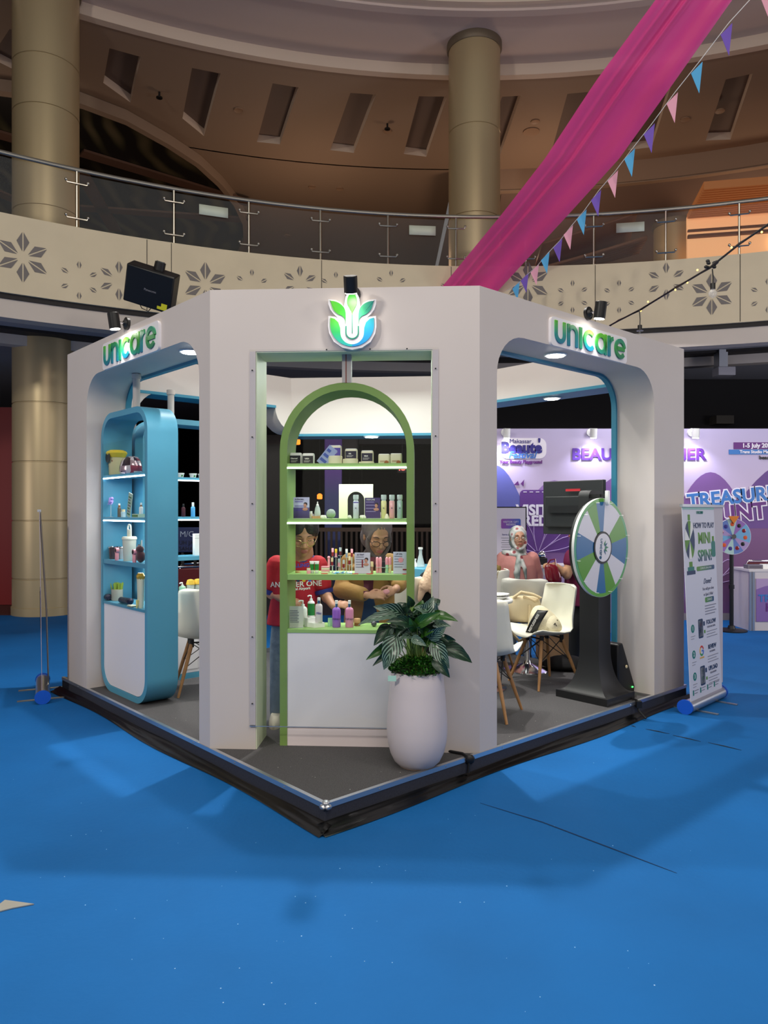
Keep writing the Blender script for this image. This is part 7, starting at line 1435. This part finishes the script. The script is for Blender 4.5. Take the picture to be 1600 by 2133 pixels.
mb.caps(J['sl'], J['el'], .068, .062, 16); mb.caps(J['el'], J['el'].lerp(J['wl'], .80), .066, .052, 16); mb.caps(J['sr'], J['er'], .066, .058, 16); mb.caps(J['er'], J['er'].lerp(J['wr'], .5), .060, .05, 16)
bl = voxel(mb, 'blazer', TAN, B_p, .008, 4)
def strip(pts, m, nm, tgt, root, off=.004, n=14):
    # closed px polygon of (y, x0, x1) rows projected on the target
    mb = MB(); rows = []
    for i in range(n + 1):
        t = i / n * (len(pts) - 1); a = min(int(t), len(pts) - 2); f = t - a; y, x0, x1 = [pts[a][k] * (1 - f) + pts[a + 1][k] * f for k in range(3)]; rows.append((y, x0, x1))
    mb.sheet(lambda u, v: W(rows[min(n, int(round(v * n)))][1] * (1 - u) + rows[min(n, int(round(v * n)))][2] * u, rows[min(n, int(round(v * n)))][0], 4.85), 6, n)
    o = mb.build(nm, m, None, sharp=2); return att(project(o, tgt, off=off), root)
strip([(1160, 750, 782), (1200, 751, 778), (1252, 757, 774)], MAR, 'inner_top', bl, B_p)
strip([(1250, 757, 774), (1285, 753, 782), (1330, 745, 792)], mat('blue_jeans', (44, 70, 104), .8, noise=.2, nscale=8), 'jeans_front', bl, B_p)
mb = MB(); body_loft(mb, [(J['hip'] + Vector((0, 0, .02)), .15, .11, 0), (J['hip'] + Vector((0, 0, -.1)), .155, .11, 0)])
for i, sx in enumerate((-1, 1)): h = J['hip'] + Vector((sx * .08, 0, -.04)); mb.caps(h, kn[i], .085, .066, 14); mb.caps(kn[i], an_[i], .068, .05, 14)
voxel(mb, 'jeans', mat('blue_jeans', (44, 70, 104), .8, noise=.2, nscale=8), B_p, .010, 3)
for i in (0, 1): mb = MB(); p = an_[i]; mb.loft([[(p.x + rx * math.cos(a), p.y - .06 + ry * math.sin(a), PZ + z) for a in [2 * PI * q / 16 for q in range(16)]] for z, rx, ry in ((0, .045, .12), (.05, .042, .105), (.08, .034, .06))]); att(mb.build('shoe', M_blk, None), B_p)
o = thing('small_round_case', 'small round pink case held in the hands of tan blazer person', 'case', W(805, 1232, 4.98)); mb = MB(); mb.ell((0, 0, 0), (.022, .014, .018), 14, 10); mb.build('case', P_rose, o)
# ---- person C : pink shirt, flowered headscarf ----
SKC = skinmat('skin_c', (196, 146, 120))
DC = 7.65; C_ = thing('person', 'person in dusty pink shirt, glasses and flowered headscarf with hand in pocket', 'person', (W(1082, 1300, DC).x, DC, 0))
J = {k: W(*v) for k, v in dict(hip=(1082, 1238, DC), waist=(1080, 1208, DC), chest=(1078, 1175, DC - .01), neck=(1078, 1150, DC - .01), head=(1080, 1121, DC - .05), sl=(1048, 1162, DC), sr=(1109, 1162, DC), el=(1028, 1193, DC + .02), wl=(1048, 1206, DC - .12), er=(1119, 1196, DC + .05), wr=(1118, 1228, DC + .03)).items()}
hx = J['hip'].x; kn = [Vector((hx - .08, DC, .38)), Vector((hx + .08, DC, .38))]; an_ = [Vector((hx - .08, DC + .03, .07)), Vector((hx + .08, DC + .03, .07))]
mb = MB(); Mh = head_mesh(mb, J['head'], Rhead(.05, -.02), 1.0); mb.caps(J['neck'] + Vector((0, 0, -.02)), J['head'] + Vector((0, .02, -.06)), .05, .046, 12)
mb.caps(J['neck'], J['hip'], .08, .09, 14); mb.caps(J['sl'], J['sr'], .045, .045, 12); arm(mb, J['sl'], J['el'], J['wl']); arm(mb, J['sr'], J['er'], J['wr']); legs(mb, J['hip'], .08, an_, kn, (.07, .05, .034))
hand_mesh(mb, J['wl'], (.5, -.1, -.8), (0, -1, 0), -1, .4, .9); hand_mesh(mb, J['wr'], (.0, 0, -1), (.9, -.3, 0), 1, .4, .9); voxel(mb, 'body', SKC, C_, .007)
face_parts(Mh, C_, SKC, False, (180, 104, 92), (.026, .019), mat('black_rim', (24, 20, 26), .3))
m = bpy.data.materials.new('flower_scarf'); m.use_nodes = True; N = m.node_tree.nodes; L = m.node_tree.links; b = N['Principled BSDF']; tc = N.new('ShaderNodeTexCoord'); vo = N.new('ShaderNodeTexVoronoi'); vo.inputs['Scale'].default_value = 13; L.new(tc.outputs['Object'], vo.inputs[0]); cr = N.new('ShaderNodeValToRGB'); L.new(vo.outputs[0], cr.inputs[0]); e = cr.color_ramp.elements
e[0].position = .18; e[0].color = (*srgb(150, 60, 70), 1); e[1].position = .3; e[1].color = (*srgb(206, 200, 200), 1); q = e.new(.55); q.color = (*srgb(176, 182, 180), 1); q = e.new(.8); q.color = (*srgb(120, 132, 130), 1); L.new(cr.outputs[0], b.inputs['Base Color']); b.inputs['Roughness'].default_value = .6
nk = J['neck']; hijab(Mh, nk, m, C_, (.115, .09), low=.02, tail=[(nk + Vector((0, -.10, -.03)), nk + Vector((-.03, -.135, -.20)), .026, .036), (nk + Vector((-.03, -.135, -.20)), nk + Vector((-.02, -.13, -.33)), .036, .014), (nk + Vector((.01, -.10, -.03)), nk + Vector((.05, -.135, -.16)), .02, .022), (nk + Vector((.05, -.135, -.16)), nk + Vector((.065, -.13, -.27)), .022, .010), (nk + Vector((-.02, -.08, -.02)), nk + Vector((-.14, -.03, -.0)), .03, .03)])
PNK = mat('dusty_pink', (206, 140, 136), .8, noise=.1, nscale=6, bump=.4, bscale=12)
mb = MB(); body_loft(mb, [(nk + Vector((0, 0, -.0)), .08, .07, 0), (nk + Vector((0, 0, -.04)), .165, .10, 0), (J['chest'], .19, .125, 0), (J['waist'], .20, .13, 0), (J['hip'] + Vector((0, 0, .0)), .215, .14, 0), (J['hip'] + Vector((0, 0, -.005)), .17, .11, 0)])
mb.caps(J['sl'], J['el'], .07, .06, 14); mb.caps(J['el'], J['el'].lerp(J['wl'], .85), .06, .048, 14); mb.caps(J['sr'], J['er'], .07, .062, 14); mb.caps(J['er'], J['wr'], .064, .055, 14); voxel(mb, 'shirt', PNK, C_, .009, 4)
mb = MB(); body_loft(mb, [(J['hip'] + Vector((0, 0, .03)), .15, .1, 0), (J['hip'] + Vector((0, 0, -.08)), .155, .1, 0)])
for i, sx in enumerate((-1, 1)): h = J['hip'] + Vector((sx * .08, 0, -.04)); mb.caps(h, kn[i], .08, .062, 12); mb.caps(kn[i], an_[i], .062, .048, 12)
voxel(mb, 'trousers', mat('grey_jeans', (90, 100, 116), .8), C_, .011, 3)
for i in (0, 1): mb = MB(); p = an_[i]; mb.loft([[(p.x + rx * math.cos(a), p.y - .06 + ry * math.sin(a), z) for a in [2 * PI * q / 16 for q in range(16)]] for z, rx, ry in ((0, .045, .12), (.05, .042, .105), (.09, .034, .06))]); att(mb.build('shoe', M_blk, None), C_)
# ---- person D : maroon top, black trousers, holding a bag ----
SKD = skinmat('skin_d', (198, 150, 116))
DD = 7.4; D_ = thing('person', 'person in maroon short sleeved top and black trousers behind the prize wheel', 'person', (W(1200, 1300, DD).x, DD, 0))
J = {k: W(*v) for k, v in dict(hip=(1206, 1258, DD), waist=(1206, 1225, DD), chest=(1205, 1185, DD), neck=(1207, 1140, DD), head=(1202, 1103, DD - .02), sl=(1192, 1158, DD - .14), sr=(1216, 1158, DD + .15), el=(1181, 1197, DD - .17), wl=(1155, 1176, DD - .2), er=(1200, 1198, DD + .12), wr=(1168, 1192, DD - .05)).items()}
hx = J['hip'].x; kn = [Vector((hx - .05, DD - .1, .40)), Vector((hx + .05, DD + .1, .40))]; an_ = [Vector((hx - .07, DD - .1, .07)), Vector((hx + .05, DD + .1, .07))]
mb = MB(); Mh = head_mesh(mb, J['head'], Rhead(-1.4, .1), 1.0); mb.caps(J['neck'] + Vector((0, 0, -.02)), J['head'] + Vector((.02, 0, -.05)), .052, .048, 12)
mb.caps(J['neck'], J['hip'], .08, .1, 14); arm(mb, J['sl'], J['el'], J['wl'], (.056, .047, .04, .028)); arm(mb, J['sr'], J['er'], J['wr'], (.056, .047, .04, .028)); legs(mb, J['hip'], .05, an_, kn, (.07, .05, .034))
hand_mesh(mb, J['wl'], (-.8, -.1, .1), (0, -.2, 1), 1, .9, .9); hand_mesh(mb, J['wr'], (-.9, -.1, -.1), (0, -.2, 1), 1, .8, .9); voxel(mb, 'body', SKD, D_, .007)
face_parts(Mh, D_, SKD, False); mb = MB(); mb.ell((0, .026, .048), (.084, .088, .08), 18, 12, 0, Mh); mb.ell((0, .06, -.02), (.07, .05, .08), 16, 10, 0, Mh); voxel(mb, 'hair', mat('black_hair', (34, 26, 30), .5), D_, .009)
mb = MB(); yw = PI / 2; body_loft(mb, [(J['neck'], .08, .07, yw), (J['neck'] + Vector((0, 0, -.05)), .17, .10, yw), (J['chest'], .19, .13, yw), (J['waist'], .19, .14, yw), (J['hip'], .2, .15, yw), (J['hip'] + Vector((0, 0, -.01)), .15, .1, yw)])
mb.caps(J['sl'], J['sl'].lerp(J['el'], .3), .075, .072, 14); mb.caps(J['sr'], J['sr'].lerp(J['er'], .3), .075, .072, 14); voxel(mb, 'top', mat('plum_top', (110, 18, 66), .75, noise=.1, nscale=6), D_, .009, 4)
mb = MB(); body_loft(mb, [(J['hip'] + Vector((0, 0, .02)), .15, .13, yw), (J['hip'] + Vector((0, 0, -.1)), .16, .13, yw)])
for i in (0, 1): h = J['hip'] + Vector((0, (-.06, .06)[i], -.05)); mb.caps(h, kn[i], .095, .075, 12); mb.caps(kn[i], an_[i], .075, .06, 12)
voxel(mb, 'trousers', mat('black_trousers', (16, 16, 20), .8), D_, .011, 3)
for i in (0, 1): mb = MB(); p = an_[i]; mb.loft([[(p.x - .06 + rx * math.cos(a), p.y + ry * math.sin(a), z) for a in [2 * PI * q / 16 for q in range(16)]] for z, rx, ry in ((0, .12, .045), (.05, .105, .042), (.09, .06, .034))]); att(mb.build('shoe', M_blk, None), D_)
bgp = W(1152, 1192, DD - .22); hb = thing('handbag', 'glossy dark red handbag held by the maroon dressed person', 'bag', bgp)
mb = MB(); crumple(mb, [((.03, 0, -.10), .05, .03), ((.01, 0, -.09), .075, .045), ((.0, 0, -.02), .08, .05), ((-.02, 0, .06), .07, .04), ((-.03, 0, .085), .04, .02)], 5, .05); mb.build('bag_body', mat('red_leather', (120, 14, 34), .2, coat=.6), hb, sharp=1.2, sub=1)
mb = MB(); mb.tube([(-.06, 0, .07), (-.03, -.01, .12), (.02, 0, .13), (.03, 0, .05)], .008, 6); mb.build('handle', mat('red_leather', (120, 14, 34), .2, coat=.6), hb)
# ---- person E : seated, beige headscarf, from behind ----
DE = 6.4; E__ = thing('person', 'seated person in black with a long beige headscarf at the window right edge', 'person', (W(925, 1300, DE).x, DE, PZ))
J = {k: W(*v) for k, v in dict(hip=(925, 1335, DE), chest=(922, 1235, DE), neck=(924, 1180, DE), head=(928, 1138, DE - .02), sl=(888, 1205, DE), sr=(962, 1205, DE)).items()}
mb = MB(); Mh = head_mesh(mb, J['head'], Rhead(2.4, .1), 1.0); mb.caps(J['neck'], J['head'] + Vector((0, 0, -.05)), .05, .048, 12); mb.caps(J['neck'], J['hip'], .08, .1, 12); arm(mb, J['sl'], J['sl'] + Vector((.0, .1, -.25)), J['sl'] + Vector((.05, .3, -.3))); arm(mb, J['sr'], J['sr'] + Vector((0, .1, -.25)), J['sr'] + Vector((-.05, .3, -.3)))
hand_mesh(mb, J['sl'] + Vector((.05, .3, -.3)), (.2, 1, 0), (0, 0, 1), 1, .4, .9); hand_mesh(mb, J['sr'] + Vector((-.05, .3, -.3)), (-.2, 1, 0), (0, 0, 1), -1, .4, .9)
for sx in (-.09, .09): mb.caps(J['hip'] + Vector((sx, 0, 0)), J['hip'] + Vector((sx, .4, .0)), .07, .055, 12); mb.caps(J['hip'] + Vector((sx, .4, 0)), Vector((J['hip'].x + sx, DE + .4, PZ + .06)), .055, .036, 12); mb.caps(Vector((J['hip'].x + sx, DE + .38, PZ + .035)), Vector((J['hip'].x + sx, DE + .5, PZ + .03)), .034, .028, 10)
voxel(mb, 'body', SKB, E__, .009)
mb = MB(); body_loft(mb, [(J['neck'] + Vector((0, 0, -.02)), .09, .08, 0), (J['neck'] + Vector((0, 0, -.06)), .16, .10, 0), (J['chest'], .19, .13, 0), (J['hip'], .2, .15, 0), (J['hip'] + Vector((0, 0, -.09)), .17, .13, 0)])
for s_, sx in (('sl', 1), ('sr', -1)): mb.caps(J[s_], J[s_] + Vector((0, .1, -.25)), .065, .06, 12); mb.caps(J[s_] + Vector((0, .1, -.25)), J[s_] + Vector((.04 * sx, .26, -.29)), .06, .05, 12)
voxel(mb, 'sweater', mat('black_knit', (20, 20, 24), .9), E__, .010, 3)
mb = MB()
for sx in (-.09, .09): mb.caps(J['hip'] + Vector((sx, 0, -.01)), J['hip'] + Vector((sx, .4, -.01)), .085, .07, 12); mb.caps(J['hip'] + Vector((sx, .4, 0)), Vector((J['hip'].x + sx, DE + .4, PZ + .12)), .07, .06, 12)
voxel(mb, 'trousers', mat('black_trousers', (16, 16, 20), .8), E__, .011, 3)
BEI = mat('beige_scarf', (222, 188, 160), .75, bump=.6, bscale=22)
hijab(Mh, J['neck'], BEI, E__, (.16, .12), low=.08, tail=[(J['neck'] + Vector((-.05, -.06, .02)), W(884, 1222, DE - .12), .09, .05), (W(884, 1215, DE - .12), W(874, 1248, DE - .12), .045, .02), (J['neck'] + Vector((0, -.06, 0)), W(905, 1225, DE - .12), .09, .06)])
st_ = thing('stool', 'white stool under the seated person with beige headscarf', 'stool', (J['hip'].x, DE, PZ)); hz = J['hip'].z - .10 - PZ
lath(st_, 'seat', [(.15, hz - .03), (.16, hz - .02), (.16, hz), (.14, hz + .005)], P_white, 24)
for k in range(4): a = k * PI / 2 + .4; mb = MB(); mb.cyl((.1 * math.cos(a), .1 * math.sin(a), hz - .03), (.16 * math.cos(a), .16 * math.sin(a), 0), .012, .010, 8); mb.build('leg', M_beech, st_)
